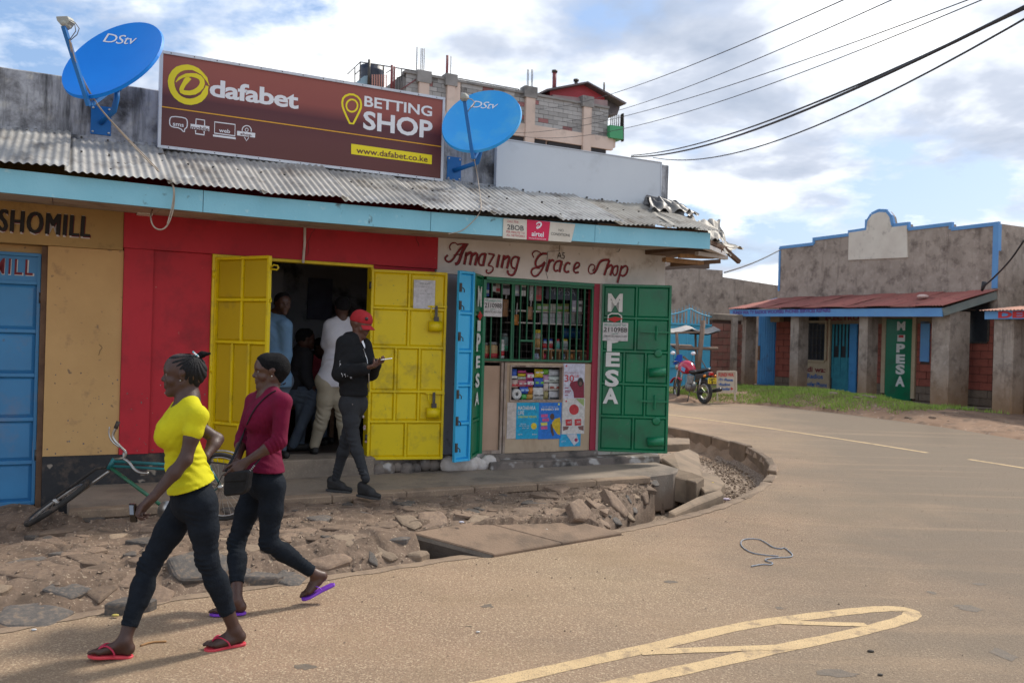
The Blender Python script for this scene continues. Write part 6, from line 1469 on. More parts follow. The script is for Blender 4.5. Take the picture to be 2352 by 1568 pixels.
def hand(wr, d, nrm, side, curl, spread=.10, sc_=1.0, thumb=.8, tcurl=.5):
    """wr wrist, d towards the fingers, nrm palm normal (palm faces it), side towards the thumb"""
    d = d.normalized(); nrm = (nrm - d * nrm.dot(d)).normalized(); side = side - d * side.dot(d) - nrm * side.dot(nrm); side.normalize(); P = []
    off = (.030, .010, -.011, -.030); ln = (.070, .078, .073, .057); kl = (.084, .088, .084, .076)
    for i in range(4):
        kn = wr + d * kl[i] * sc_ + side * off[i] * sc_
        P.append((cap(wr + side * off[i] * .45 * sc_, kn, .0165 * sc_, .0125 * sc_), .012))
        dd = (d + side * spread * (1.5 - i) * .7).normalized(); p = kn; ang = 0
        for j, fr_ in enumerate((.46, .30, .24)):
            ang += curl[i] * (.85, 1.1, .8)[j]; dv = dd * math.cos(ang) + nrm * math.sin(ang); q = p + dv * ln[i] * fr_ * sc_
            P.append((cap(p, q, (.0095, .0085, .0078)[j] * sc_, (.0085, .0078, .0066)[j] * sc_), .003)); p = q
    t0 = wr + d * .022 * sc_ + side * .022 * sc_; td = (d * .72 + side * thumb + nrm * .35).normalized(); t1 = t0 + td * .042 * sc_
    t2d = (td + d * tcurl + nrm * .35 * tcurl - side * .3 * tcurl).normalized(); t2 = t1 + t2d * .032 * sc_; t3 = t2 + (t2d + nrm * .3 * tcurl).normalized() * .024 * sc_
    P += [(cap(t0, t1, .0165 * sc_, .0115 * sc_), .010), (cap(t1, t2, .0115 * sc_, .0098 * sc_), .004), (cap(t2, t3, .0098 * sc_, .0078 * sc_), .004)]
    return P
def head_prims(c, f, u, l, s=1.0, fem=True):
    """c centre between the ears; f forward, u up, l left"""
    q = lambda x, y, z: c + f * x * s + l * y * s + u * z * s
    F_ = lambda a, b, ra, rb, k, w=None: (cap(q(*a), q(*b), ra * s, rb * s, w), k)
    P = [F_((-.036, 0, .034), (.016, 0, .040), .080, .077, .03, [(l, .90)]), F_((-.045, 0, .012), (-.03, 0, .0), .070, .062, .03), F_((.028, 0, .02), (.036, 0, -.045), .058, .044, .03, [(l, 1.02)]),
         F_((-.005, .045, -.045), (.056, .014, -.088), .020, .018, .025), F_((-.005, -.045, -.045), (.056, -.014, -.088), .020, .018, .025), F_((.05, 0, -.05), (.066, 0, -.094), .034, .0195, .02),
         F_((.072, 0, -.1), (.072, 0, -.096), .015, .015, .014),
         F_((.070, .020, .028), (.062, .048, .022), .015, .012, .016), F_((.070, -.020, .028), (.062, -.048, .022), .015, .012, .016),
         F_((.058, .036, -.024), (.052, .046, -.03), .022, .02, .02), F_((.058, -.036, -.024), (.052, -.046, -.03), .022, .02, .02),
         F_((.080, 0, .012), (.100, 0, -.022), .0085, .0125, .010), F_((.090, .0125, -.027), (.086, .0135, -.027), .0085, .0085, .006), F_((.090, -.0125, -.027), (.086, -.0135, -.027), .0085, .0085, .006),
         F_((.074, .010, -.042), (.074, -.010, -.042), .015, .015, .014),
         F_((.087, .012, -.0505), (.087, -.012, -.0505), .0092, .0092, .005), F_((.078, .022, -.055), (.078, -.022, -.055), .008, .008, .008), F_((.085, .010, -.0655), (.085, -.010, -.0655), .0095, .0095, .005)]
    for sg_ in (1, -1):
        P.append(F_((-.004, .071 * sg_, .018), (-.010, .080 * sg_, .014), .012, .015, .006, [(l, .55)])); P.append(F_((-.004, .073 * sg_, -.016), (-.002, .073 * sg_, -.006), .0095, .011, .006, [(l, .6)])); P.append(F_((.004, .072 * sg_, .0), (.002, .074 * sg_, .012), .008, .008, .006))
    sub = [(cap(q(.092, .032, .006), q(.088, .034, .006), .013 * s), .01), (cap(q(.092, -.032, .006), q(.088, -.034, .006), .013 * s), .01), (cap(q(.0975, .012, -.0585), q(.0975, -.012, -.0585), .0022 * s), .004)]
    for sg_ in (1, -1): sub.append((cap(q(.002, .089 * sg_, .004), q(-.004, .09 * sg_, .014), .006 * s), .003))
    return P, sub
def foot_prims(ank, toe_dir, l, s=1.0, up=Vector((0, 0, 1))):
    """ank ankle joint; toe_dir in the sole plane; returns prims and sole frame"""
    f = toe_dir.normalized(); u = (up - f * up.dot(f)).normalized(); r = f.cross(u)
    q = lambda x, y, z: ank + f * x * s + r * y * s + u * z * s   # y to the foot's right
    P = [(cap(q(-.032, 0, -.045), q(-.030, 0, -.04), .030 * s), .02), (cap(ank, q(-.022, 0, -.035), .033 * s, .028 * s), .02), (cap(q(.0, 0, -.01), q(.075, l * -.008, -.045), .032 * s, .022 * s), .02),
         (cap(q(-.02, 0, -.053), q(.10, l * .022, -.058), .020 * s, .017 * s), .02), (cap(q(.075, 0, -.05), q(.115, -l * .028, -.058), .024 * s, .0165 * s), .02), (cap(q(.02, l * .012, -.05), q(.11, l * .02, -.057), .026 * s, .016 * s), .02)]
    for i, (yy, ln, rr_) in enumerate(((-.028, .052, .0125), (-.008, .047, .0095), (.008, .041, .009), (.021, .034, .0085), (.033, .026, .0082))):
        b0 = q(.112 - i * .006, l * yy, -.058); P.append((cap(b0, b0 + f * ln * s * .6 + u * .004, rr_ * s, rr_ * s), .004)); P.append((cap(b0 + f * ln * s * .6 + u * .004, b0 + f * ln * s - u * .004, rr_ * s * .95, rr_ * s * .85), .004))
    return P, (q, f, r, u)
def body_field(groups, h, pad=.03, grow=0.0, sub=()):
    allp = [p for g in groups for p, k in g]
    lo = np.min([np.minimum(p['a'], p['b']) - max(p['ra'], p['rb']) - grow - pad for p in allp], 0); hi = np.max([np.maximum(p['a'], p['b']) + max(p['ra'], p['rb']) + grow + pad for p in allp], 0)
    F_ = Field(lo, hi, h)
    for g in groups:
        for p, k in g: F_.prim(p, 'u', k, grow)
    for p, k in sub: F_.prim(p, 's', k)
    return F_
def wrinkle(fn_list):
    """fn_list: (center point, axis, half length, amplitude, wavelength) soft folds across an axis"""
    def go(X, Y, Z):
        out_ = 0
        for c, ax, hl, amp, wl in fn_list:
            ax = ax.normalized(); t = (X - c.x) * ax.x + (Y - c.y) * ax.y + (Z - c.z) * ax.z
            r = ax.orthogonal().normalized(); r2 = ax.cross(r); a1 = (X - c.x) * r.x + (Y - c.y) * r.y + (Z - c.z) * r.z; a2 = (X - c.x) * r2.x + (Y - c.y) * r2.y + (Z - c.z) * r2.z
            env = np.exp(-(t / hl) ** 2) * np.exp(-((a1 * a1 + a2 * a2) / (.15 ** 2))); ph = t * 6.283 / wl + 14 * a1 + 9 * np.sin(a2 * 17) * .35
            out_ = out_ + amp * 1.0 * env * np.sin(ph + 1.2 * np.sin(t * 40 + 20 * a2)) * (.55 + .45 * np.sin(a1 * 31 + t * 13 + a2 * 23))
        return out_
    return go
m_skin = M('dark brown skin', (.060, .026, .018), (.048, .021, .015), 6, .52, .15, 90, spec=.5); m_skin2 = M('brown skin', (.078, .034, .023), (.06, .026, .018), 6, .45, .12, 120, spec=.5)
m_lip = M('lip skin', (.085, .03, .028), None, 3, .4); m_eyew = M('eye white', (.22, .18, .16), None, 3, .4); m_iris = M('dark iris', (.008, .005, .004), None, 3, .1)
m_hair = M('black hair', (.005, .005, .006), (.010, .0095, .0105), 40, .85, .9, 190, spec=.15); m_braid = M('braided hair', (.005, .005, .006), (.009, .0085, .010), 30, .65, .5, 160, spec=.25)
m_ytee = M('yellow cotton', (.57, .53, .012), (.48, .44, .01), 5, .85, .8, 9, spec=.2); m_mtop = M('maroon jersey', (.15, .005, .033), (.115, .004, .026), 6, .85, .8, 10, spec=.2); m_jean = M('black denim', (.008, .011, .016), (.012, .016, .023), 12, .85, .7, 26, spec=.12)
m_redr = M('red rubber', (.62, .05, .07), (.55, .04, .06), 8, .5); m_redst = M('crimson strap', (.42, .01, .05), None, 4, .4); m_purp = M('purple rubber', (.20, .045, .50), (.17, .035, .44), 8, .45); m_nail = M('pale nail', (.4, .22, .19), None, 3, .4)
def eyes(c, f, u, l, s, par):
    for sg_ in (1, -1):
        p = c + (f * .0735 + l * .031 * sg_ + u * .005) * s; MB().ball(p, .0108 * s, 12, 8).build('eye', m_eyew, par); MB().ball(p + (f * .0060 + l * .001 * sg_) * s, .0066 * s, 10, 6).build('pupil', m_iris, par)
def lids(c, f, u, l, s):
    out_ = []
    for sg_ in (1, -1):
        out_.append((cap(c + (f * .084 + l * .020 * sg_ + u * .0135) * s, c + (f * .078 + l * .042 * sg_ + u * .0115) * s, .0052 * s), .004)); out_.append((cap(c + (f * .082 + l * .022 * sg_ - u * .0045) * s, c + (f * .077 + l * .041 * sg_ - u * .0035) * s, .0045 * s), .004))
    return out_
def sandal(par, fr4, l, s, mat, mstrap):
    q, f, r, u = fr4; out = [(-.062, 0), (-.055, .026), (-.02, .031), (.03, .030), (.075, .038), (.12, .046), (.155, .036), (.172, .008), (.168, -.02), (.14, -.044), (.10, -.046), (.05, -.034), (0, -.031), (-.045, -.028)]
    m = MB(); m.prism([(x, y * l) for x, y in out], lambda x, y, d: q(x, y, -.0765 - d), 0, .017); m.build('sandal_sole', mat, par, bevel=.004)
    tq = q(.122, -l * .018, -.072); m = MB()
    for yy in (.043, -.043): m.tube(smooth_line([q(.035, yy * l, -.072), q(.045, yy * l * .95, -.045), q(.085, yy * l * .45 - l * .006, -.020), q(.118, -l * .017, -.038), tq], 2), [.0065 * s] * 1 * 1 if False else .007 * s, 8, flat=.55)
    m.build('sandal_strap', mstrap, par)
def leg_prims(hip, knee, ank, s=1.0, th=.086, bulge=.0, back=None):
    mid = hip.lerp(knee, .45); cal = knee.lerp(ank, .30); P = [(cap(hip, mid, th * s, th * .88 * s), .03), (cap(mid, knee, th * .88 * s, .056 * s), .03), (cap(knee, cal, .053 * s, .052 * s), .03), (cap(cal, ank, .052 * s, .036 * s), .03)]
    if back is not None: P.append((cap(cal + back * .012, cal.lerp(ank, .25) + back * .012, .048 * s, .042 * s), .03))
    return P
def arm_prims(sh, el, wr, s=1.0): return [(cap(sh, sh.lerp(el, .5), .045 * s, .040 * s), .02), (cap(sh.lerp(el, .5), el, .040 * s, .034 * s), .02), (cap(el, el.lerp(wr, .35), .037 * s, .036 * s), .02), (cap(el.lerp(wr, .35), wr, .036 * s, .024 * s), .02)]
def torso_prims(pel, wai, che, neck, shL, shR, f, l, s=1.0, fem=True, bust=.055):
    P = [(cap(pel + l * .075 * s, pel - l * .075 * s, .105 * s, .105 * s, [(f, .92)]), .04), (cap(pel, wai, .125 * s, .105 * s, [(f, .8)]), .05), (cap(wai, che, .105 * s, .125 * s, [(f, .78)]), .05),
         (cap(che + l * .055 * s, che - l * .055 * s, .105 * s, .105 * s, [(f, .92)]), .05), (cap(che.lerp(neck, .4) + l * .05, che.lerp(neck, .4) - l * .05, .085 * s, .085 * s, [(f, .8)]), .05),
         (cap(shL, neck.lerp(shL, .25) + (neck - che) * .05, .042 * s, .046 * s), .05), (cap(shR, neck.lerp(shR, .25) + (neck - che) * .05, .042 * s, .046 * s), .05), (cap(shL, che + l * .06, .042 * s, .08 * s), .05), (cap(shR, che - l * .06, .042 * s, .08 * s), .05)]
    if fem:
        for sg_ in (1, -1): P.append((cap(che + f * .070 * s + l * .062 * sg_ * s - Vector((0, 0, .015)), che + f * .082 * s + l * .065 * sg_ * s - Vector((0, 0, .03)), bust * s * 1.0, bust * .82 * s), .04))
    return P
def glute(pel, f, l, s=1.0, r=.085): return [(cap(pel - f * .05 * s + l * .055 * sg_ * s - Vector((0, 0, .03)), pel - f * .055 * s + l * .058 * sg_ * s - Vector((0, 0, .05)), r * s, r * .95 * s), .04) for sg_ in (1, -1)]
Z3 = ZV(150, 850, 1.8893)
def J(x, y, Y): return at(*Z3(x, y), Y)
# ---------------------------------------------------------------- woman in the yellow T-shirt
def woman_yellow():
    f = Vector((-.93, -.37, 0)).normalized(); l = Vector((.37, -.93, 0)).normalized(); u = Vector((0, 0, 1)); HH = .0058
    pel = J(625, 745, 4.80); wai = J(595, 590, 4.80); che = J(562, 425, 4.78); neck = J(603, 285, 4.79)
    shL = J(650, 360, 4.64); shR = J(560, 345, 4.93); elL = J(592, 565, 4.58); wrL = J(440, 742, 4.50); elR = J(742, 468, 5.02); wrR = J(690, 545, 4.90)
    hL = J(668, 775, 4.72); kL = J(695, 1035, 4.74); aL = J(826, 1368, 4.84); hR = J(592, 775, 4.88); kR = J(422, 1060, 4.78); aR = J(304, 1418, 4.625)
    base = Vector((pel.x, pel.y, 0)); r = empty('person', base, 'woman walking left in yellow T-shirt, black jeans and red flip-flops, small phone in hand', 'person', 'people in the street')
    hf = (f + Vector((-.02, .16, 0))).normalized(); hf = (hf - Vector((0, 0, .03))).normalized(); hl = u.cross(hf).normalized(); hu = hf.cross(hl).normalized(); hs = 1.02
    hc = J(580, 165, 4.79)
    H, Hs = head_prims(hc, hf, hu, hl, hs)
    T = torso_prims(pel, wai, che, neck, shL, shR, f, l, .90, True, .060); G = glute(pel, f, l, .95, .080)
    NK = [(cap(hc - hf * .022 - hu * .05, neck + f * .0 + u * .02, .052, .056), .03), (cap(neck + u * .02, neck - u * .06, .058, .07), .04)]
    AL = arm_prims(shL, elL, wrL, .98); AR = arm_prims(shR, elR, wrR, .98)
    LL = leg_prims(hL, kL, aL, .92, .086, back=-f); LR = leg_prims(hR, kR, aR, .92, .086, back=-f)
    hd = (wrL - elL).normalized(); HL = hand(wrL, (hd + Vector((-.12, 0, .02))).normalized(), (-l * -1 + f * -.0 + Vector((.25, .9, 0))), f + u * .5, (.75, .85, .95, 1.05), .03, 1.0, .55, .9)
    HR = hand(wrR, Vector((-.6, .1, -.35)), f, u, (.3, .3, .3, .3))
    tdR = (f * 1.0 + u * .14).normalized(); FR, frR_ = foot_prims(aR, tdR, 1, .98, u); tdL = (f + u * .0 + l * .12 - u * .04).normalized(); FL, frL_ = foot_prims(aL, tdL, -1, .98, u)
    # keep the feet on the road
    bf_ = body_field([T, G, NK, H + lids(hc, hf, hu, hl, hs), AL, AR, LL, LR, HL, HR, FL, FR], .0055, sub=Hs); bo_ = bf_.mesh('body', m_skin, r)
    eyes(hc, hf, hu, hl, hs, r)
    MB().tube([hc + hf * .0875 * hs + hl * .012 - hu * .0655, hc + hf * .0885 * hs - hu * .0655, hc + hf * .0875 * hs - hl * .012 - hu * .0655], .0085, 8, flat=.9).build('lip', m_lip, r)
    for sg_ in (1,): MB().ball(hc + hl * .080 * sg_ - hu * .026 + hf * .001, .004, 8, 5).build('earring', m_steel, r)
    # hair: cornrow ridges running to a tuft at the crown
    hx = [(cap(hc + hf * -.038 + hu * .034, hc + hf * .013 + hu * .041, .085, .080, [(hl, .91)]), .03), (cap(hc - hf * .047 + hu * .012, hc - hf * .036 - hu * .01, .074, .062), .03), (cap(hc - hf * .05 - hu * .02, hc - hf * .045 - hu * .055, .05, .034), .03)]
    hfld = body_field([hx], .004, .02); pole_ = hc - hf * .075 + hu * .115
    def corn(X, Y, Z):
        dx, dy, dz = X - pole_.x, Y - pole_.y, Z - pole_.z
        a1 = dx * hf.x + dy * hf.y + dz * hf.z; a2 = dx * hl.x + dy * hl.y + dz * hl.z; a3 = dx * hu.x + dy * hu.y + dz * hu.z
        ph = np.arctan2(a3 * .9 + .0, a1) ; rr_ = np.sqrt(a1 * a1 + a3 * a3)
        return -.0048 * np.abs(np.sin(ph * 15 + 60 * (a2 ** 2))) + .0035
    hfld.wave(corn)
    hfld.half(hc + hf * .052 + hu * .045, hf * 1.0 - hu * .62); hfld.half(hc - hf * .0 - hu * .012, hf * .66 - hu * .75)
    hfld.mesh('hair', m_braid, r)
    tf = [(cap(pole_ - hu * .018 + hf * .005, pole_ - hf * .028 - hu * .002, .020, .017), .01), (cap(pole_ - hf * .028, pole_ - hf * .068 + hu * .004, .018, .007), .01)]
    body_field([tf], .0035, .02).mesh('hair_tuft', m_hair, r)
    rbd = random.Random(2)
    for i in range(9):
        t = i / 8 * 3.0 - .4; p = pole_ - hu * .012 + hf * .004 + (hf * .004 - hu * math.sin(t) * .018 + hl * (.012 + .012 * math.cos(t * 1.3)) + hu * .018 - hf * .018 * math.sin(t)) 
        MB().ball(p + hl * .008, .0058, 8, 5).build('hair_bead', M('white bead', (.75, .75, .8), None, 2, .3) if i % 3 else M('teal bead', (.1, .45, .5), None, 2, .3), r)
    # T-shirt
    wr_T = wrinkle([(wai + l * .08, u + f * .3, .14, .0045, .045), (wai - f * .08 + l * .05, u - f * .5, .10, .004, .04), (che + l * .1 - f * .03, u + f * .9, .09, .003, .05)])
    slL = [(cap(shL, shL.lerp(elL, .36), .043, .046), .02)]; slR = [(cap(shR, shR.lerp(elR, .38), .043, .046), .02)]
    tee_t = [(p, k) for p, k in T if True]; lowt = [(cap(wai, pel + u * .05, .11, .128, [(f, .85)]), .05), (cap(pel + l * .07 + u * .045, pel - l * .07 + u * .045, .108, .108, [(f, .95)]), .05)]
    tf_ = body_field([tee_t, lowt, slL, slR], .0055, .03, .008); tf_.wave(wr_T)
    hem_b = J(705, 668, 4.76); hem_f = J(508, 716, 4.80); hd_ = (hem_f - hem_b); hn = hd_.cross(l).normalized()
    if hn.z > 0: hn = -hn
    tf_.half(hem_b, hn); tf_.half(neck + f * .03 + u * .015, (u * .86 + f * .5)) 
    dcut = (elL - shL).normalized(); 
    tf_.prim(cap(neck + u * .05 + f * .03, neck + u * .0 + f * .035, .068, .066), 's', .004)
    tf_.mesh('t_shirt', m_ytee, r)
    # jeans
    jw = wrinkle([(kL, aL - hL, .10, .0052, .034), (kR, aR - hR, .10, .0052, .034), (hL - u * .05, kL - hL, .07, .003, .04), (aL + (kL - aL) * .25, aL - kL, .08, .0028, .03), (aR + (kR - aR) * .25, aR - kR, .08, .0028, .03)])
    pelj = [T[0], T[1], (cap(pel, pel.lerp(wai, .3), .120, .112, [(f, .82)]), .04)]
    jf = Field(*[np.array(q) for q in ((min(kR.x, aR.x) - .15, pel.y - .35, .0), (max(aL.x, pel.x) + .2, pel.y + .35, pel.z + .2))], .0062)
    for g in (pelj, G, LL, LR):
        for p, k in g: jf.prim(p, 'u', k, .0075)
    jf.wave(jw); wq = pel.lerp(wai, .52); jf.half(wq, (u * 1 - f * .12))
    cutL = aL.lerp(kL, .28); cutR = aR.lerp(kR, .21)
    # ankle cuts only near each ankle
    for cpt, kn in ((cutL, kL), (cutR, kR)):
        axd = (cpt - kn).normalized(); jf.prim(cap(cpt + axd * .09, cpt + axd * .16, .088, .1), 's', .001)
    jf.mesh('jeans', m_jean, r)
    sandal(r, frR_, 1, .98, m_redr, m_redst); sandal(r, frL_, -1, .98, m_redr, m_redst)
    # jeans waistband and pocket stitching
    hp_ = wrL + (hd + Vector((-.1, 0, -.2))).normalized() * .085
    ph = empty('mobile_phone', hp_, 'small dark mobile phone held low in the yellow-shirted woman\'s hand', 'phone')
    c_ = J(346, 812, 4.44); MB().hexa([c_ + Vector(v) for v in ((-.012, -.01, -.05), (.022, -.01, -.05), (.022, .006, -.05), (-.012, .006, -.05), (-.022, -.01, .045), (.014, -.01, .045), (.014, .006, .045), (-.022, .006, .045))]).build('phone_body', m_iris, ph, bevel=.003)
    MB().hexa([c_ + Vector(v) for v in ((-.012, -.013, -.01), (.008, -.013, -.01), (.008, -.0105, -.01), (-.012, -.0105, -.01), (-.017, -.013, .038), (.004, -.013, .038), (.004, -.0105, .038), (-.017, -.0105, .038))]).build('phone_screen', M('phone screen', (.2, .25, .32), None, 2, .15), ph)
woman_yellow()
# ---------------------------------------------------------------- woman in the maroon top
def woman_maroon():
    f = Vector((-.90, -.43, 0)).normalized(); l = Vector((.43, -.90, 0)).normalized(); u = Vector((0, 0, 1))
    pel = J(962, 655, 5.60); wai = J(962, 500, 5.60); che = J(962, 365, 5.59); neck = J(985, 242, 5.60)
    shL = J(1052, 292, 5.45); shR = J(918, 290, 5.74); elL = J(1035, 478, 5.40); wrL = J(876, 575, 5.33); elR = J(865, 460, 5.72); wrR = J(835, 570, 5.45)
    hL = J(1005, 690, 5.53); kL = J(985, 955, 5.50); aL = J(1208, 1105, 5.66); hR = J(925, 690, 5.68); kR = J(833, 955, 5.60); aR = J(836, 1228, 5.375)
    r = empty('person', Vector((pel.x, pel.y, 0)), 'woman with short hair walking left in maroon top, black jeans and purple flip-flops', 'person', 'people in the street')
    hf = (f + Vector((-.02, .04, 0)) - Vector((0, 0, .05))).normalized(); hl = u.cross(hf).normalized(); hu = hf.cross(hl).normalized(); hs = 1.0; hc = J(992, 150, 5.60)
    H, Hs = head_prims(hc, hf, hu, hl, hs); T = torso_prims(pel, wai, che, neck, shL, shR, f, l, .87, True, .062); G = glute(pel, f, l, .92, .078)
    NK = [(cap(hc - hf * .022 - hu * .05, neck + u * .02, .050, .054), .03), (cap(neck + u * .02, neck - u * .06, .056, .07), .04)]
    AL = arm_prims(shL, elL, wrL, .95); AR = arm_prims(shR, elR, wrR, .95); LL = leg_prims(hL, kL, aL, .88, .086, back=-f * .6 + u * .3); LR = leg_prims(hR, kR, aR, .88, .086, back=-f)
    HL = hand(wrL, (J(838, 612, 5.30) - wrL), Vector((-.3, .9, -.1)), f * .4 + u, (.25, .32, .4, .5), .04, .95, .5, .6); HR = hand(wrR, Vector((-.15, -.35, -.9)), Vector((.4, -.8, 0)), f, (.3, .35, .4, .4), .05, .92)
    tdR = (f + Vector((-.1, .28, 0))).normalized(); FR, frR_ = foot_prims(aR, tdR, 1, .95, u)
    tdL = (f * .80 - u * .62 + l * .05).normalized(); FL, frL_ = foot_prims(aL, tdL, -1, .95, u)
    body_field([T, G, NK, H + lids(hc, hf, hu, hl, hs), AL, AR, LL, LR, HL, HR, FL, FR], .0055, sub=Hs).mesh('body', m_skin2, r); eyes(hc, hf, hu, hl, hs, r)
    MB().tube([hc + hf * .0865 + hl * .012 - hu * .0655, hc + hf * .0875 - hu * .0655, hc + hf * .0865 - hl * .012 - hu * .0655], .0085, 8, flat=.9).build('lip', m_lip, r)
    MB().ball(hc + hl * .080 - hu * .024, .0055, 8, 5).build('earring', m_steel, r)
    hx = [(cap(hc + hf * -.038 + hu * .036, hc + hf * .013 + hu * .043, .088, .083, [(hl, .92)]), .03), (cap(hc - hf * .047 + hu * .012, hc - hf * .036 - hu * .015, .075, .06), .03), (cap(hc - hf * .045 - hu * .03, hc - hf * .04 - hu * .045, .045, .036), .03)]
    hfld = body_field([hx], .0045, .02); rn = np.random.RandomState(3); hfld.wave(lambda X, Y, Z: .0014 * np.sin(X * 430 + 3 * np.sin(Z * 210)) * np.sin(Y * 410 + 2 * np.sin(X * 260)) * np.sin(Z * 450))
    hfld.half(hc + hf * .058 + hu * .04, hf * 1.0 - hu * .45); hfld.half(hc + hf * .012 - hu * .008, hf * .72 - hu * .7); hfld.mesh('hair', m_hair, r)
    tw = wrinkle([(wai + l * .07, u - f * .4, .16, .004, .05), (elL.lerp(wrL, .15), wrL - elL, .05, .006, .028), (che + l * .1, u + f, .08, .003, .05)])
    slL = [(cap(shL, elL, .046, .038), .02), (cap(elL, elL.lerp(wrL, .26), .038, .038), .02)]; slR = [(cap(shR, elR, .046, .038), .02), (cap(elR, elR.lerp(wrR, .3), .038, .038), .02)]
    lowt = [(cap(wai, pel + u * .05, .108, .125, [(f, .85)]), .05), (cap(pel + l * .065 + u * .04, pel - l * .065 + u * .04, .104, .104, [(f, .95)]), .05)]
    tf_ = body_field([T, lowt, slL, slR], .0062, .03, .009); tf_.wave(tw); tf_.half(J(960, 612, 5.6), (-u * 1 + f * .06)); tf_.half(neck + f * .03 + u * .022, (u * .9 + f * .42)); tf_.prim(cap(neck + u * .06 + f * .03, neck + u * .01 + f * .03, .062, .058), 's', .004)
    top_o = tf_.mesh('top', m_mtop, r)
    jw = wrinkle([(kL, aL - hL, .10, .005, .034), (kR, aR - hR, .10, .005, .034), (aL.lerp(kL, .3), aL - kL, .08, .003, .03), (aR.lerp(kR, .3), aR - kR, .08, .003, .03)])
    jf = Field(np.array((kR.x - .2, pel.y - .35, .0)), np.array((aL.x + .15, pel.y + .35, pel.z + .2)), .0062)
    for g in ([T[0], T[1], (cap(pel, pel.lerp(wai, .3), .12, .11, [(f, .82)]), .04)], G, LL, LR):
        for p, k in g: jf.prim(p, 'u', k, .007)
    jf.wave(jw); jf.half(pel.lerp(wai, .5), u)
    for an, kn, q_ in ((aL, kL, .12), (aR, kR, .31)):
        cpt = an.lerp(kn, q_); axd = (cpt - kn).normalized(); jf.prim(cap(cpt + axd * .09, cpt + axd * .16, .088, .1), 's', .001)
    jf.mesh('jeans', m_jean, r); sandal(r, frR_, 1, .95, m_purp, m_purp)
    q, f_, r_, u_ = frL_   # rear sandal hinges open at the heel
    fq = (f * .93 - u * .36).normalized(); uq = (u - fq * u.dot(fq)).normalized(); rq = fq.cross(uq); toe = q(.13, 0, -.072)
    q2 = lambda x, y, z: toe + fq * (x - .13) + rq * y + uq * (z + .072)
    sandal(r, (q2, fq, rq, uq), -1, .95, m_purp, m_purp)
    # shoulder bag
    m_bag = M('black leather', (.012, .013, .015), (.02, .02, .022), 14, .6, .3, 60, spec=.2)
    bc = J(843, 662, 5.30); bag = empty('handbag', bc - Vector((0, 0, .1)), 'small black leather shoulder bag hanging on a long strap at the maroon woman\'s hip', 'bag')
    bx_ = Vector((.88, -.2, 0)).normalized(); by_ = Vector((.2, .88, 0)); P_ = [(-.11, -.09), (-.10, -.115), (.06, -.105), (.095, -.07), (.11, .055), (.10, .08), (-.085, .07), (-.11, .04)]
    m = MB(); m.prism([(x * .78, y * .8) for x, y in P_], lambda x, y, d: bc + bx_ * x + Vector((0, 0, y + .1 * x)) + by_ * d, -.035, .035); m.build('bag_body', m_bag, bag, bevel=.01)
    m = MB(); m.prism([(-.085, .0), (.075, .0), (.088, .064), (-.068, .06)], lambda x, y, d: bc + bx_ * x * .92 + Vector((0, 0, (y + .1 * x) * .92)) + by_ * d, -.042, -.036); m.build('bag_flap', m_bag, bag, bevel=.003)
    MB().tube(smooth_line([bc + bx_ * .09 + Vector((0, 0, .07)), J(905, 605, 5.30), J(945, 560, 5.36), J(975, 515, 5.42)], 1), .006, 6, flat=.5).build('bag_strap', m_bag, bag)
    from mathutils.bvhtree import BVHTree
    _me = top_o.data; _bv = BVHTree.FromPolygons([v.co + Vector(r.location) for v in _me.vertices], [tuple(p.vertices) for p in _me.polygons])
    def onb(x, y, Y):
        p = J(x, y, Y); o_ = Vector((0, 0, EYE)); h_ = _bv.ray_cast(o_, (p - o_).normalized()); return (h_[0] - (p - o_).normalized() * .004) if h_[0] is not None and abs(h_[0].y - Y) < .3 else p
    MB().tube(smooth_line([bc - bx_ * .09 + Vector((0, 0, .05)), J(822, 545, 5.42)] + [onb(x, y, 5.45) for x, y in ((872, 430), (883, 400), (895, 370), (908, 345), (925, 318), (945, 295), (965, 274), (985, 258), (1003, 246), (1020, 238))], 1), .009, 6, flat=.5).build('bag_strap', m_bag, bag)
    for i in range(5): MB().lathe(J(892 + i * 6, 622 - i * 7, 5.28), (1, 0, 1), [(0, .006), (.004, .006)], 8).build('chain_link', m_steel, bag)
woman_maroon()
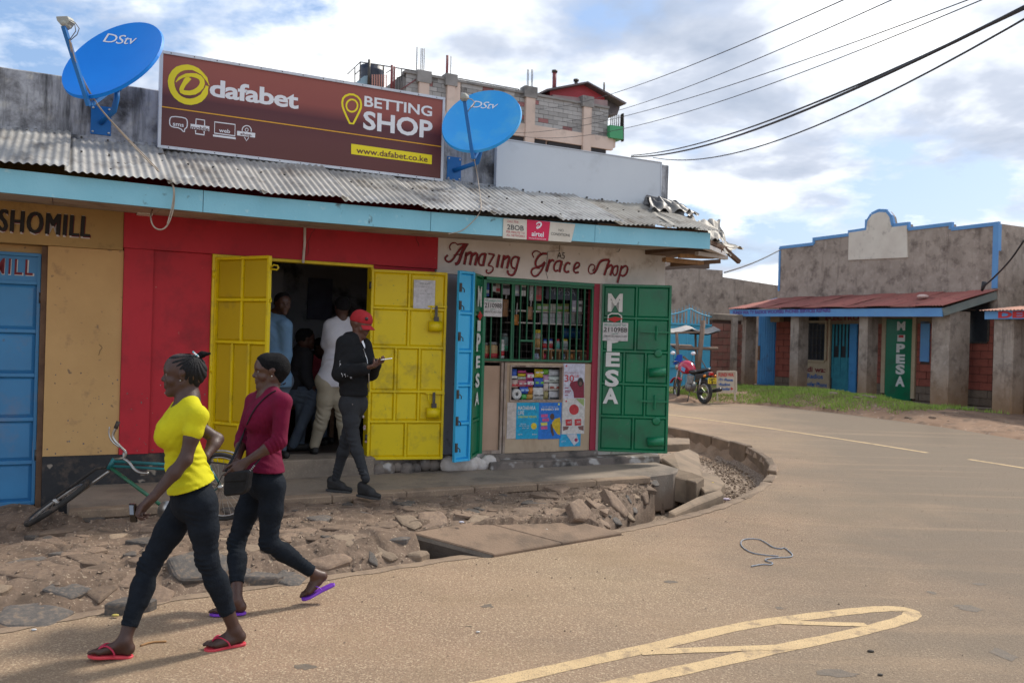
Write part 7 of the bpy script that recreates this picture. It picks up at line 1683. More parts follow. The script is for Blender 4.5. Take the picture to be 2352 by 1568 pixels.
# ---------------------------------------------------------------- man with the red cap
Z7 = ZV(500, 600, 2.4123)
def K(x, y, Y=8.30): return at(*Z7(x, y), Y)
m_black_c = M('black hoodie cotton', (.010, .011, .013), (.015, .016, .018), 8, .9, .8, 14, spec=.2); m_worn = M('distressed black denim', (.013, .015, .019), (.02, .023, .028), 8, .85, .8, 20, dirt=(.12, .13, .14), dscale=9, dpos=(.62, .78)); m_capr = M('red cap cotton', (.36, .01, .016), (.30, .008, .013), 6, .8, .2, 80); m_shoe = M('black canvas shoe', (.012, .012, .013), (.02, .02, .02), 10, .7, .3, 80)
def man_cap():
    f = Vector((.86, -.50, 0)).normalized(); u = Vector((0, 0, 1)); l = u.cross(f)
    pel = K(925, 985); wai = K(925, 860); che = K(930, 715); neck = K(950, 592)
    shR = K(872, 625, 8.20); shL = K(985, 640, 8.36); elR = K(845, 805, 8.18); wrR = K(1000, 775, 8.02); elL = K(1030, 800, 8.33); wrL = K(1062, 745, 8.12)
    hR = K(900, 1000, 8.24); kR = K(925, 1200, 8.20); aR = K(1000, 1440, 8.12); hL = K(945, 1000, 8.36); kL = K(880, 1210, 8.36); aL = K(818, 1440, 8.38)
    # swap: near leg steps to the right, far leg trails
    r = empty('person', Vector((pel.x, pel.y, PLAT_Z)), 'young man in red cap and black hoodie standing on the platform looking at his phone', 'person', 'people in the street')
    hf = (f + Vector((0, 0, -.32))).normalized(); hl = u.cross(hf).normalized(); hu = hf.cross(hl).normalized(); hc = K(972, 512, 8.30); hs = 1.02
    H, Hs = head_prims(hc, hf, hu, hl, hs, False); m_skinm = M('mid brown skin', (.12, .055, .038), (.09, .04, .028), 6, .5, spec=.5); T = torso_prims(pel, wai, che, neck, shL, shR, f, l, .90, False)
    NK = [(cap(hc - hf * .02 - hu * .05, neck, .052, .056), .03)]; AL = arm_prims(shL, elL, wrL); AR = arm_prims(shR, elR, wrR); LL = leg_prims(hL, kL, aL, .95, .082); LR = leg_prims(hR, kR, aR, .95, .082)
    HR = hand(wrR, K(1060, 755, 8.0) - wrR, Vector((-.1, .2, 1)), f + Vector((.0, .6, 0)), (.35, .4, .5, .6), .04, 1.05, .6); HL = hand(wrL, K(1108, 728, 8.0) - wrL, Vector((0, -.3, 1)), -l, (.3, .35, .45, .5), .04, 1.05, .6)
    body_field([T, NK, H, AL, AR, LL, LR, HL, HR], .0065, sub=Hs).mesh('body', m_skinm, r); eyes(hc, hf, hu, hl, hs, r)
    # cap
    cf = body_field([[(cap(hc - hf * .034 + hu * .048, hc + hf * .014 + hu * .052, .095, .090, [(hl, .94)]), .03), (cap(hc - hf * .05 + hu * .02, hc - hf * .05 + hu * .01, .075, .07), .02)]], .006, .02); cf.half(hc + hu * .028, (-hu + hf * .12)); cf.mesh('cap_crown', m_capr, r); MB().tube([K(985, 655, 8.13), K(1008, 720, 8.09), K(1018, 810, 8.08), K(1020, 915, 8.1)], .004, 5).build('zip', m_steel, r)
    m = MB(); m.grid(10, 5, lambda a, b: hc + hu * (.036 - .028 * b - .02 * (2 * a - 1) ** 2) + hf * (.060 + .085 * b * (1 - .55 * (2 * a - 1) ** 2) + .02 * (1 - (2 * a - 1) ** 2)) + hl * (a - .5) * .15); m.grid(10, 5, lambda a, b: hc + hu * (.030 - .028 * b - .02 * (2 * a - 1) ** 2) + hf * (.060 + .085 * b * (1 - .55 * (2 * a - 1) ** 2) + .02 * (1 - (2 * a - 1) ** 2)) + hl * (a - .5) * .15); m.build('cap_brim', m_capr, r)
    MB().lathe(hc + hf * .085 - hl * .052 + hu * .09, (hf - hl * .8 + hu * .5), [(.0, .017), (.004, .016)], 12).build('cap_badge', m_iris, r)
    # hoodie
    sl = [(cap(shR, elR, .066, .058), .03), (cap(elR, wrR.lerp(elR, .06), .058, .044), .03)]; sl2 = [(cap(shL, elL, .066, .056), .03), (cap(elL, wrL.lerp(elL, .1), .056, .042), .03)]
    hood = [(cap(neck - f * .05 + u * .01 + l * .06, neck - f * .06 + u * .0 - l * .06, .045, .045), .03), (cap(neck - f * .06 - u * .03, neck - f * .08 - u * .07, .06, .04), .03)]
    low = [(cap(wai, K(928, 915), .12, .125, [(f, .88)]), .05)]
    tf_ = body_field([T[1:], sl, sl2, hood, low], .008, .03, .016); tf_.wave(wrinkle([(wai, u, .16, .006, .06), (elR, wrR - shR, .12, .007, .05), (che - l * .1, u - f, .1, .005, .06)])); tf_.half(K(930, 938), (-u)); tf_.prim(cap(neck + u * .08 + f * .045, neck - u * .02 + f * .06, .05, .03), 's', .004); tf_.mesh('hoodie', m_black_c, r)
    MB().add([K(974, 612, 8.19), K(984, 604, 8.20), K(995, 634, 8.16), K(996, 655, 8.15), K(987, 640, 8.15)], [(0, 1, 2, 3, 4)]).build('undershirt', m_wp, r)
    # scribbled white print on the sleeve
    m = MB(); rs_ = random.Random(4); 
    for i in range(26):
        t = i / 25; x = 846 + 90 * max(0, t - .35) / .65 + rs_.uniform(-4, 4); y = 735 + 75 * min(1, t / .45) + rs_.uniform(-10, 10); p = K(x, y, 8.105 if t < .4 else 8.06 - .0 * t); q = K(x + rs_.uniform(-5, 5), y + rs_.uniform(6, 16), 8.105 if t < .4 else 8.06)
        m.bar(p, q, .005, .002)
    o_ = m.build('sleeve_print', m_wp, r); o_['kind'] = 'stuff'
    jf = Field(np.array((kL.x - .25, pel.y - .35, PLAT_Z)), np.array((aR.x + .2, pel.y + .35, pel.z + .2)), .008)
    for g in ([T[0], T[1]], LL, LR):
        for p, k in g: jf.prim(p, 'u', k, .006)
    jf.wave(wrinkle([(kR, aR - hR + l * .1, .14, .006, .06), (kL, aL - hL + l * .1, .14, .006, .055), (aR.lerp(kR, .2), aR - kR, .08, .007, .04), (aL.lerp(kL, .2), aL - kL, .08, .007, .04)])); jf.half(pel.lerp(wai, .6), u); jf.mesh('jeans', m_worn, r)
    m_tear = M('torn thread', (.36, .34, .33), (.2, .08, .08), 40, .9)
    for (x, y, a_, b_) in ((985, 1065, 7, 16), (992, 1130, 10, 26), (1000, 1215, 10, 12), (920, 990, 4, 4)): MB().ball(K(x, y, 8.10), .004 * b_ / 4, 7, 5, (a_ / b_ + .15, .3, 1)).build('torn_patch', m_tear, r)
    for an, toe, y0 in ((aR, K(1078, 1512, 8.02), 1490), (aL, K(938, 1500, 8.28), 1470)):
        an = an.copy(); toe = toe.copy(); toe.z = PLAT_Z + .045; hx_ = Vector((an.x, an.y, 0)); d = Vector((toe.x - an.x, toe.y - an.y, 0)).normalized(); heel = Vector((an.x, an.y, PLAT_Z + .05)) - d * .05; tp = heel + d * .25
        F_ = body_field([[(cap(heel, heel + u * .05, .038, .036), .02), (cap(heel, heel + d * .14 - u * .008, .033, .034), .02), (cap(heel + d * .14 - u * .008, tp - d * .03 - u * .014, .034, .026), .02), (cap(heel + u * .06, heel + d * .12 + u * .02, .038, .036), .03)]], .006, .02); F_.half(Vector((0, 0, PLAT_Z + .012)), Vector((0, 0, -1))); F_.mesh('shoe', m_shoe, r)
        m = MB(); out = [(-.045, .03), (.0, .04), (.1, .044), (.17, .046), (.225, .03), (.24, 0), (.225, -.03), (.17, -.046), (.1, -.044), (0, -.04), (-.045, -.03)]; sd_ = u.cross(d); m.prism(out, lambda x, y, z: Vector((heel.x, heel.y, PLAT_Z + .002)) + d * x + sd_ * y + u * z, 0, .022); m.build('shoe_sole', M('dark sole', (.05, .05, .05), None, 2, .8), r, bevel=.004)
    c_ = K(1125, 719, 7.99); ph = empty('mobile_phone', c_, 'pale mobile phone held up by the man in the red cap', 'phone'); MB().hexa([c_ + Vector(v) for v in ((-.05, -.03, -.010), (.05, -.03, .006), (.05, .03, .008), (-.05, .03, -.008), (-.05, -.03, -.002), (.05, -.03, .014), (.05, .03, .016), (-.05, .03, .0))]).build('phone_body', m_wp, ph, bevel=.003)
man_cap()
# ---------------------------------------------------------------- people inside the betting shop (dim)
FL = .44
def simple(label, pel, wai, che, neck, hc, shN, elN, wrN, shF, elF, wrF, legs, fdir, mtop, mbot, cat='person', bald=False, sleeve=1.0, shoes=True):
    f = fdir.normalized(); u = Vector((0, 0, 1)); l = u.cross(f).normalized(); r = empty('person', Vector((pel.x, pel.y, FL)), label, 'person', 'people inside the betting shop')
    H, Hs = head_prims(hc, f, u, l, 1.0, False); T = torso_prims(pel, wai, che, neck, shN, shF, f, l, 1.0, False); NK = [(cap(hc - f * .02 - u * .05, neck, .055, .06), .03)]
    A = arm_prims(shN, elN, wrN); A2 = arm_prims(shF, elF, wrF); LG = [leg_prims(*g, .98, .085) for g in legs]
    hs_ = [hand(wrN, wrN - elN, f, u, (.4, .4, .5, .5)), hand(wrF, wrF - elF, f, u, (.4, .4, .5, .5))]
    body_field([T, NK, H, A, A2] + LG + hs_, .012, sub=Hs[:2]).mesh('body', m_skin, r)
    hf_ = body_field([[(cap(hc - f * .034 + u * .044, hc + f * .012 + u * .05, .088, .083, [(l, .93)]), .03), (cap(hc - f * .047 + u * .012, hc - f * .04, .074, .062), .03)]], .008, .02); hf_.half(hc + f * .05 + u * .04, f - u * .5); hf_.half(hc, f * .7 - u * .7); hf_.mesh('hair', m_hair, r)
    sl = [(cap(shN, elN, .066, .056), .03)] + ([(cap(elN, wrN, .054, .042), .03)] if sleeve > .6 else []); sl2 = [(cap(shF, elF, .066, .056), .03)] + ([(cap(elF, wrF, .054, .042), .03)] if sleeve > .6 else [])
    if sleeve < .6: sl = [(cap(shN, shN.lerp(elN, .75), .07, .072), .03)]; sl2 = [(cap(shF, shF.lerp(elF, .75), .07, .072), .03)]
    tf_ = body_field([T, sl, sl2, [(cap(wai, pel, .125, .135, [(f, .88)]), .05)]], .010, .03, .014); tf_.wave(wrinkle([(wai, u, .2, .008, .07), (che, u + l, .12, .006, .06)])); tf_.half(pel - u * .06, -u); tf_.half(neck + u * .03, u); tf_.mesh('shirt', mtop, r)
    jf = body_field([[T[0]]] + LG, .010, .04, .02); jf.half(pel + u * .1, u)
    for g in legs: jf.wave(wrinkle([(g[1], g[2] - g[0], .15, .009, .06)]))
    jf.mesh('trousers', mbot, r)
    if shoes:
        for g in legs:
            a = Vector((g[2].x, g[2].y, FL + .04)); F_ = body_field([[(cap(a - f * .04, a + f * .17, .04, .036), .02), (cap(a + u * .05, a, .04), .02)]], .010, .02); F_.half(Vector((0, 0, FL + .002)), Vector((0, 0, -1))); F_.mesh('shoe', m_shoe, r)
    return r
# coordinates: K(zx, zy, depth)
m_blus = M('blue work shirt', (.13, .24, .38), (.10, .2, .33), 6, .85, .2, 60); m_whts = M('white shirt', (.52, .52, .56), (.45, .45, .5), 6, .85, .2, 60); m_khak = M('khaki trousers', (.33, .29, .22), (.27, .24, .18), 6, .9, .2, 60); m_jea = M('faded jeans', (.06, .08, .12), (.09, .12, .16), 8, .9); m_pnk = M('pink sleeve shirt', (.36, .05, .09), (.30, .04, .07), 6, .9); m_drk = M('dark shirt', (.015, .015, .02), None, 6, .9)
simple('man in blue work shirt behind the left yellow gate leaf, glancing out of the doorway', K(455, 850, 9.25), K(450, 730, 9.25), K(448, 560, 9.25), K(455, 445, 9.25), K(500, 388, 9.2),
       K(512, 520, 9.2), K(515, 690, 9.25), K(500, 800, 9.2), K(400, 480, 9.3), K(385, 650, 9.35), K(400, 780, 9.35), [(K(430, 870, 9.25), K(430, 1070, 9.25), K(430, 1260, 9.3)), (K(480, 870, 9.3), K(485, 1070, 9.3), K(490, 1260, 9.35))], Vector((.55, -.83, -.02)), m_blus, m_jea)
simple('man seen from behind in white shirt and khaki trousers inside the dark doorway', K(800, 850, 9.6), K(818, 730, 9.6), K(845, 590, 9.6), K(858, 475, 9.6), K(856, 410, 9.6),
       K(790, 520, 9.6), K(768, 660, 9.62), K(752, 800, 9.65), K(905, 520, 9.7), K(925, 650, 9.75), K(930, 760, 9.8), [(K(770, 870, 9.55), K(740, 1060, 9.6), K(690, 1235, 9.65)), (K(830, 870, 9.65), K(860, 1050, 9.68), K(870, 1235, 9.7))], Vector((-.45, .9, 0)), m_whts, m_khak, sleeve=.4)
simple('seated person in faded jeans and dark top just inside the doorway', K(560, 930, 10.0), K(565, 850, 10.0), K(600, 740, 10.05), K(620, 640, 10.05), K(640, 600, 10.0),
       K(640, 700, 9.95), K(640, 820, 9.9), K(670, 880, 9.85), K(560, 700, 10.1), K(560, 820, 10.1), K(600, 890, 10.0), [(K(580, 935, 9.95), K(690, 935, 9.85), K(560, 1235, 9.85)), (K(560, 940, 10.1), K(620, 920, 9.9), K(600, 1235, 9.95))], Vector((.8, .4, 0)), m_drk, m_jea)
simple('seated person in pink shirt further back in the dark betting shop', K(680, 930, 10.9), K(680, 860, 10.9), K(690, 790, 10.9), K(715, 700, 10.9), K(735, 650, 10.8),
       K(640, 775, 10.8), K(625, 850, 10.7), K(660, 900, 10.6), K(735, 780, 11.0), K(745, 860, 11.0), K(730, 900, 10.9), [(K(660, 940, 10.8), K(700, 960, 10.5), K(700, 1190, 10.5)), (K(700, 940, 11), K(740, 960, 10.7), K(740, 1190, 10.7))], Vector((.7, -.5, 0)), m_pnk, m_jea, sleeve=1.0)
bn = empty('bench', FAC.P(1.0, -1.6, .44), 'low dark wooden bench inside the betting shop', 'bench'); MB(FAC).box(.35, 1.7, -2.1, -1.2, .86, .90).build('seat', m_rust, bn); 
for s_ in (.4, 1.6):
    for t_ in (-2.0, -1.3): MB(FAC).box(s_, s_ + .05, t_, t_ + .05, .44, .86).build('leg', m_rust, bn)
bb_ = empty('wall_screen', FAC.P(1.25, -3.1, 2.0), 'dark flat screen on the back wall of the betting shop', 'screen'); MB(FAC).box(.75, 1.3, -3.19, -3.12, 1.9, 2.55).build('screen_panel', m_dkw, bb_, bevel=.01); MB(FAC).box(.72, 1.33, -3.2, -3.15, 1.87, 2.58).build('screen_frame', m_drk, bb_)
MB(FAC).box(1.75, 2.1, -3.19, -3.12, 2.0, 2.6).build('wall_poster', M('faded poster', (.16, .17, .24), (.12, .12, .18), 6, .8), label='dim bluish poster on the back wall of the betting shop', cat='poster')
# ================================================================== GOODS IN THE SHOP
Zg = ZV(1180, 680, 6.5324); Zd = ZV(1180, 880, 6.2733)
_ck = {}
def C3(c, rough=.5):
    k = 'goods colour %.2f %.2f %.2f' % c
    return M(k, c, tuple(x * .7 for x in c), 25, rough)
W_, R_, B_, G_, Y_, O_, P_, K_, BR = (.62, .62, .6), (.5, .03, .04), (.03, .10, .45), (.16, .42, .05), (.68, .52, .03), (.55, .2, .03), (.55, .08, .25), (.03, .03, .035), (.32, .16, .07)
def gbox(Zf, x0, y0, x1, y1, t, th, col, label, cat='packet', name='packet', band=None, group=None, soft=False):
    a = FAC.px(*Zf(x0, y0), t); b = FAC.px(*Zf(x1, y1), t); s0, s1, z1, z0 = a[0], b[0], a[1], FAC.px(*Zf(x0, y1), t)[1]
    if soft:
        m = MB(FAC); n = 6
        def fn(u_, v_, sgn):
            e = (math.sin(math.pi * min(1, max(0, u_))) * math.sin(math.pi * min(1, max(0, v_)))) ** .5 * th * .5 + .001
            return (s0 + (s1 - s0) * u_ + .006 * noise.noise(Vector((v_ * 4, s0 * 9, 1))), t - th * .5 + sgn * e, z0 + (z1 - z0) * v_ + .004 * noise.noise(Vector((u_ * 4, s0 * 7, 2))))
        m.grid(n, n, lambda a_, b_: fn(a_, b_, 1)); m.grid(n, n, lambda a_, b_: fn(a_, b_, -1)); o = m.build(name, C3(col), label=label, cat=cat, group=group)
    else: o = MB(FAC).box(s0, s1, t - th, t, z0, z1).build(name, C3(col), label=label, cat=cat, group=group, bevel=.002)
    if band:
        (f0, f1, c2) = band
        MB(FAC).box(s0 + .004, s1 - .004, t + (.012 if soft else -.002) - (.0 if not soft else th * .25), t + (.014 if soft else .002) - (.0 if not soft else th * .25), z0 + (z1 - z0) * f0, z0 + (z1 - z0) * f1).build('print_band', C3(c2), o)
    return o
def gjar(x0, y0, x1, y1, t, col, lid, label, band=None, Zf=Zg, cat='jar'):
    a = FAC.px(*Zf(x0, y0), t); b = FAC.px(*Zf(x1, y1), t); r = (b[0] - a[0]) / 2; z1, z0 = a[1], FAC.px(*Zf(x0, y1), t)[1]; c = FAC.P(a[0] + r, t - r, z0); h = z1 - z0
    e = empty('jar', c, label, cat, 'jars behind the green grille'); m = MB(); m.lathe(c, (0, 0, 1), [(0, r * .9), (.01, r), (h * .75, r), (h * .84, r * .8)], 14); m.build('jar_body', C3(col), e); MB().lathe(c, (0, 0, 1), [(h * .84, r * .86), (h, r * .86)], 14).build('lid', C3(lid), e)
    if band: MB().lathe(c, (0, 0, 1), [(h * band[0], r * 1.02), (h * band[1], r * 1.02)], 14).build('jar_label', C3(band[2]), e)
hang = [(222, 130, 278, 395, B_, 'narrow blue sachet strip hanging at the left end of the grille'), (332, 120, 392, 318, W_, 'white sachet hanging right of the blue strip behind the grille'), (396, 125, 456, 335, (.5, .45, .38), 'cream packet with red spot hanging above the agent notice'), (500, 150, 615, 365, (.4, .38, .42), 'wide patterned black and white sachet sheet hanging by the thick bar'),
        (700, 180, 768, 388, (.38, .4, .5), 'bluish sachet strip hanging right of the thick bar'), (808, 185, 880, 392, W_, 'white sachet strip with dark print hanging second right of the thick bar'), (950, 190, 1003, 470, (.45, .45, .45), 'long thin grey sachet strip above the hanging brown bag'), (1045, 190, 1135, 470, (.35, .12, .12), 'red and grey sachet strip left of the dark board'),
        (1640, 460, 1700, 650, (.4, .38, .48), 'mauve sachet strip below the dark board'), (1745, 465, 1800, 650, (.42, .42, .42), 'grey sachet strip at the right under the dark board')]
for i, (x0, y0, x1, y1, c_, lb) in enumerate(hang):
    gbox(Zg, x0, y0, x1, y1, -.12 - .02 * (i % 3), .02, c_, lb, 'packet', 'hanging_sachets', band=((.1, .35, R_) if i in (2, 7) else (.45, .7, K_) if i % 2 else (.2, .4, W_)))
for (x0, y0, x1, y1, c_, lb) in ((500, 440, 605, 722, BR, 'brown filled clear bag hanging right of the agent notice'), (672, 690, 775, 860, O_, 'small orange filled bag hanging low beside the thick bar'), (912, 560, 1002, 772, (.36, .19, .1), 'long tied bag of brown snacks hanging in the middle of the grille')):
    gbox(Zg, x0, y0, x1, y1, -.10, .06, c_, lb, 'bag', 'hanging_bag', soft=True); a = FAC.px(*Zg((x0 + x1) / 2, y0), -.13); MB(FAC).bar((a[0], -.13, a[1]), (a[0] + .01, -.13, a[1] + .14), .012).build('bag_tie', C3((.45, .42, .42)), label='twisted clear neck of the bag under it' if False else 'twisted clear neck of ' + lb.split(' hanging')[0], cat='bag tie')
for i, (x, c_, lb) in enumerate(((1060, G_, 'green'), (1158, (.3, .5, .12), 'light green'), (1285, (.55, .6, .5), 'white and green'), (1388, (.2, .5, .1), 'bright green'), (1490, (.45, .55, .1), 'lime'))):
    gbox(Zg, x, 515, x + 88, 645, -.46, .1, c_, lb + ' box on the upper white shelf inside the shop', 'box', 'carton', band=(.3, .7, W_))
for i in range(6): gbox(Zg, 1160 + i * 110, 668, 1238 + i * 110, 835, -.46, .1, (.5, .52, .56), ('leftmost', 'second from left', 'third from left', 'third from right', 'second from right', 'rightmost')[i] + ' pale grey canister on the lower white shelf inside the shop', 'canister', 'canister', group='pale canisters on the lower white shelf')
gjar(1035, 940, 1175, 1262, -.2, (.42, .36, .3), Y_, 'large clear jar with yellow lid behind the grille', (.1, .55, (.5, .3, .1)))
for (x, w_, lid, c_, bc, lb) in ((1175, 60, B_, (.3, .4, .5), R_, 'small jar with dark blue lid next to the large yellow lidded jar'), (1262, 68, (.03, .08, .5), W_, R_, 'white and red jar with royal blue lid'), (1376, 70, R_, (.3, .32, .36), (.1, .4, .35), 'grey jar with red lid'), (1494, 88, Y_, (.5, .5, .5), (.25, .28, .3), 'white jar with small yellow lid at the right')):
    gjar(x, 1095, x + w_, 1268, -.22, c_, lid, lb, (.15, .6, bc))
for (x0, x1, y0, lb) in ((190, 268, 1150, 'biscuit jar at the far left of the grille'), (300, 440, 1140, 'wide striped biscuit jar behind the lower left of the grille')): gjar(x0, y0, x1, 1412, -.06, (.5, .33, .15), (.3, .3, .3), lb, (.05, .32, R_)); 
gjar(470, 1100, 540, 1412, -.06, W_, W_, 'tall red and white tube behind the lower left of the grille', (.15, .4, R_)); gjar(505, 1000, 605, 1290, -.25, (.12, .2, .18), (.2, .22, .22), 'murky green bottle behind the red and white tube', (.05, .3, (.02, .3, .15)))
for i, (x0, x1, c_, lb) in enumerate(((1042, 1108, (.4, .45, .6), 'lilac'), (1152, 1225, (.5, .03, .08), 'crimson'), (1262, 1328, O_, 'orange'), (1405, 1450, (.25, .08, .05), 'maroon'), (1505, 1600, (.15, .22, .4), 'steel blue'), (1612, 1670, (.5, .22, .06), 'amber'), (1745, 1800, (.12, .05, .04), 'dark brown'), (1850, 1900, (.35, .32, .18), 'olive'))):
    gbox(Zg, x0, 1325, x1, 1440, -.2, .08, c_, lb + ' packet in the pigeonholes above the counter', 'packet', 'packet', soft=True, band=(.2, .5, W_) if i % 2 == 0 else None)
gbox(Zg, 1520, 905, 1810, 1070, -.8, .12, (.02, .18, .5), 'folded blue cloth inside the shop at the right', 'cloth', 'cloth', soft=True)
bdm = gbox(Zg, 1212, 168, 1752, 440, -.18, .015, (.035, .045, .075), 'dark hand painted M-PESA board hanging inside the grille', 'sign', 'hanging_board')
def ztext(Zf, par, body, x0, y0, x1, y1, t, mat, **kw):
    a = FAC.px(*Zf(x0, y0), t); b = FAC.px(*Zf(x1, y1), t); c_ = FAC.px(*Zf(x0, y1), t)[1]; m = MB(FAC); put_text(m, body, a[0], b[0], c_, a[1], lambda x, y: (x, t, y), **kw); return m.build('lettering', mat, par)
ztext(Zg, bdm, 'M PESA', 1275, 250, 1690, 365, -.176, C3((.22, .24, .3)), bold=-.0)
def agent(fr, par_lb, px_box, t, tl=True):
    x0, y0, x1, y1 = px_box; a = fr.px(x0, y0, t); b = fr.px(x1, y0, t); z0 = fr.px(x0, y1, t)[1]; s0, s1, z1 = a[0], b[0], a[1]
    e = empty('agent_notice', fr.P((s0 + s1) / 2, t, z0), par_lb, 'notice', 'paper agent number notices'); MB(fr).box(s0, s1, t, t + .003, z0, z1).build('notice_sheet', C3((.66, .64, .64), .7), e); h = z1 - z0; w_ = s1 - s0
    for body, f0, f1, m0, m1, mt in (('MPESA AGENT NO.', .80, .93, .05, .95, C3((.02, .3, .2))), ('2110988', .48, .74, .04, .96, m_blk), ('NAME', .37, .43, .35, .6, C3((.02, .3, .2))), ('DERAN TECHNOLOGIES', .20, .31, .04, .96, m_blk)):
        m = MB(fr); put_text(m, body, s0 + w_ * m0, s0 + w_ * m1, z0 + h * f0, z0 + h * f1, lambda x, y: (x, t + .005, y), bold=.012 if body == '2110988' else 0); m.build('lettering', mt, e)
agent(frG, 'white paper agent notice taped over the letters of the right green gate leaf', (1385, 740, 1443, 782), .026); agent(FAC, 'white paper agent notice hung on the left bars of the green grille', (1112, 684, 1154, 726), .03)
pp = empty('paper_notice', frR.P(.70, .03, 2.1), 'white typed paper notice taped to the right yellow gate leaf', 'notice'); a = frR.px(951, 642, .026); b = frR.px(1000, 642, .026); z0 = frR.px(951, 708, .026)[1]; MB(frR).box(a[0], b[0], .024, .027, z0, a[1]).build('notice_sheet', C3((.68, .68, .72), .7), pp)
for f0, w0, w1 in ((.86, .25, .75), (.74, .3, .6), (.62, .3, .55), (.5, .3, .9)): m = MB(frR); h = a[1] - z0; w_ = b[0] - a[0]; put_text(m, 'TERMS RULES' if f0 > .8 else 'no betting under age', a[0] + w_ * w0, a[0] + w_ * w1, z0 + h * f0, z0 + h * (f0 + .035), lambda x, y: (x, .029, y)); m.build('lettering', m_gry, pp)
# ---- display window goods
dsp = [(625, 262, 718, 410, B_, 'blue and white washing powder packet at the top left of the display window', (.0, .25, W_)), (735, 285, 865, 330, P_, 'flat pink packet on top of the stack in the display window', None), (735, 335, 860, 385, Y_, 'flat yellow packet under the pink one in the display window', None), (735, 388, 862, 430, (.5, .55, .45), 'flat white and green packet in the middle of the stack', None), (868, 325, 975, 430, P_, 'pink packet with white oval, upper of the pair', (.3, .8, W_)), (868, 438, 975, 540, P_, 'pink packet with white oval, lower of the pair', (.3, .8, W_)),
       (740, 435, 862, 545, (.5, .16, .2), 'salmon pink striped packet left of the lower pink oval one', (.4, .55, W_)), (625, 425, 735, 560, (.55, .4, .35), 'white packet with red stripes above the toilet roll', (.2, .45, R_)), (998, 265, 1128, 400, Y_, 'yellow packet at the top centre of the display window', (.5, .7, W_)), (995, 405, 1130, 545, B_, 'deep blue packet with yellow and green print in the centre', (.35, .6, G_)), (1132, 265, 1218, 350, G_, 'small lime green packet at the top', None), (1132, 355, 1220, 480, (.45, .25, .38), 'mauve packet below the lime one', (.1, .35, W_)),
       (1138, 485, 1215, 610, (.58, .5, .45), 'cream packet with small red print', None), (1135, 612, 1210, 745, (.33, .28, .12), 'olive brown packet at the foot of the display window', None), (1222, 270, 1390, 375, (.52, .55, .6), 'white sanitary pad packets at the top right', None), (1222, 378, 1390, 480, (.5, .56, .52), 'pale green white packet at the right', (.35, .45, K_)), (1222, 484, 1390, 610, W_, 'white packet with dark red print at the right', (.3, .6, (.3, .08, .06))), (1222, 614, 1390, 745, (.5, .5, .52), 'white packet with brown print at the lower right', (.1, .25, K_)),
       (765, 548, 895, 655, B_, 'bright blue packet beside the toilet roll', (.4, .7, (.3, .45, .7))), (900, 550, 968, 655, O_, 'orange packet upper of two beside the white one', None), (790, 660, 872, 748, (.1, .45, .12), 'green packet at the foot of the display window', None), (875, 660, 968, 748, (.5, .28, .05), 'amber packet lower of two beside the white one', None), (975, 555, 1135, 745, (.58, .58, .56), 'large white napkin packet with dark brush stroke at the foot', (.3, .4, K_))]
for i, (x0, y0, x1, y1, c_, lb, bd_) in enumerate(dsp): gbox(Zd, x0 + 1, y0 + 1, x1 - 1, y1 - 1, -.065 - .01 * (i % 3), .06, c_, lb, 'packet', 'packet', band=bd_, soft=True)
a = FAC.px(*Zd(700, 660), -.08); rr = (FAC.px(*Zd(775, 660), -.08)[0] - FAC.px(*Zd(622, 660), -.08)[0]) / 2; tr_ = empty('toilet_roll', FAC.P(a[0], -.1, a[1] - rr), 'white toilet roll at the lower left of the display window', 'toilet roll')
MB(FAC).lathe((a[0], -.2, a[1]), (0, 1, 0), [(0, rr), (.12, rr), (.13, rr * .93), (.13, rr * .3), (.11, rr * .28)], 24).build('paper_roll', C3(W_, .9), tr_); MB(FAC).lathe((a[0], -.1, a[1]), (0, 1, 0), [(0, rr * .3), (.032, rr * .29)], 14).build('roll_core', C3((.08, .08, .08)), tr_)
# ---- posters on the counter front (flat prints)
def poster(x0, y0, x1, y1, col, label, t=.004, Zf=Zd):
    a = FAC.px(*Zf(x0, y0), t); b = FAC.px(*Zf(x1, y1), t); z0 = FAC.px(*Zf((x0 + x1) / 2, y1), t)[1]; e = empty('poster', FAC.P((a[0] + b[0]) / 2, t, z0), label, 'poster', 'posters on the counter front'); MB(FAC).box(a[0], b[0], t, t + .002, z0, a[1]).build('print_sheet', C3(col, .6), e); return e
def pshape(e, pts, col, t, Zf=Zd): m = MB(FAC); P2 = [FAC.px(*Zf(*p), t) for p in pts]; m.add([(a, t, b) for a, b in P2], [tuple(range(len(P2)))]); return m.build('print_shape', C3(col, .6), e)
def pdisc(e, x, y, rx, ry, col, t, n=16): return pshape(e, disc(x, y, rx, ry, n), col, t)
ps = poster(555, 788, 700, 1355, (.56, .5, .46), 'blank crumpled cream paper sheet left of the turquoise poster')
pm = poster(700, 790, 1048, 1358, (.0, .34, .58), 'turquoise poster reading MADARAKA LIFE on the counter front', .006)
for body, x0, y0, x1, y1, c_ in (('MADARAKA', 722, 845, 996, 905, W_), ('LIFE', 722, 922, 815, 980, W_), ('CHRISTIAN VERSION', 722, 998, 1010, 1032, (.55, .65, .08)), ('TO 1516', 760, 1118, 845, 1138, W_), ('Ksh. monthly cover', 740, 1148, 900, 1166, W_), ('for all', 790, 1180, 890, 1198, W_), ('madaraka', 718, 1278, 790, 1296, W_), ('britam', 945, 1278, 1020, 1296, W_)): ztext(Zd, pm, body, x0, y0, x1, y1, .0095, C3(c_), bold=.02)
pdisc(pm, 970, 1158, 46, 52, Y_, .0095)
pb = poster(1050, 790, 1392, 1358, (.01, .17, .60), 'royal blue poster with a figure in yellow reading MAMBO 99', .0062)
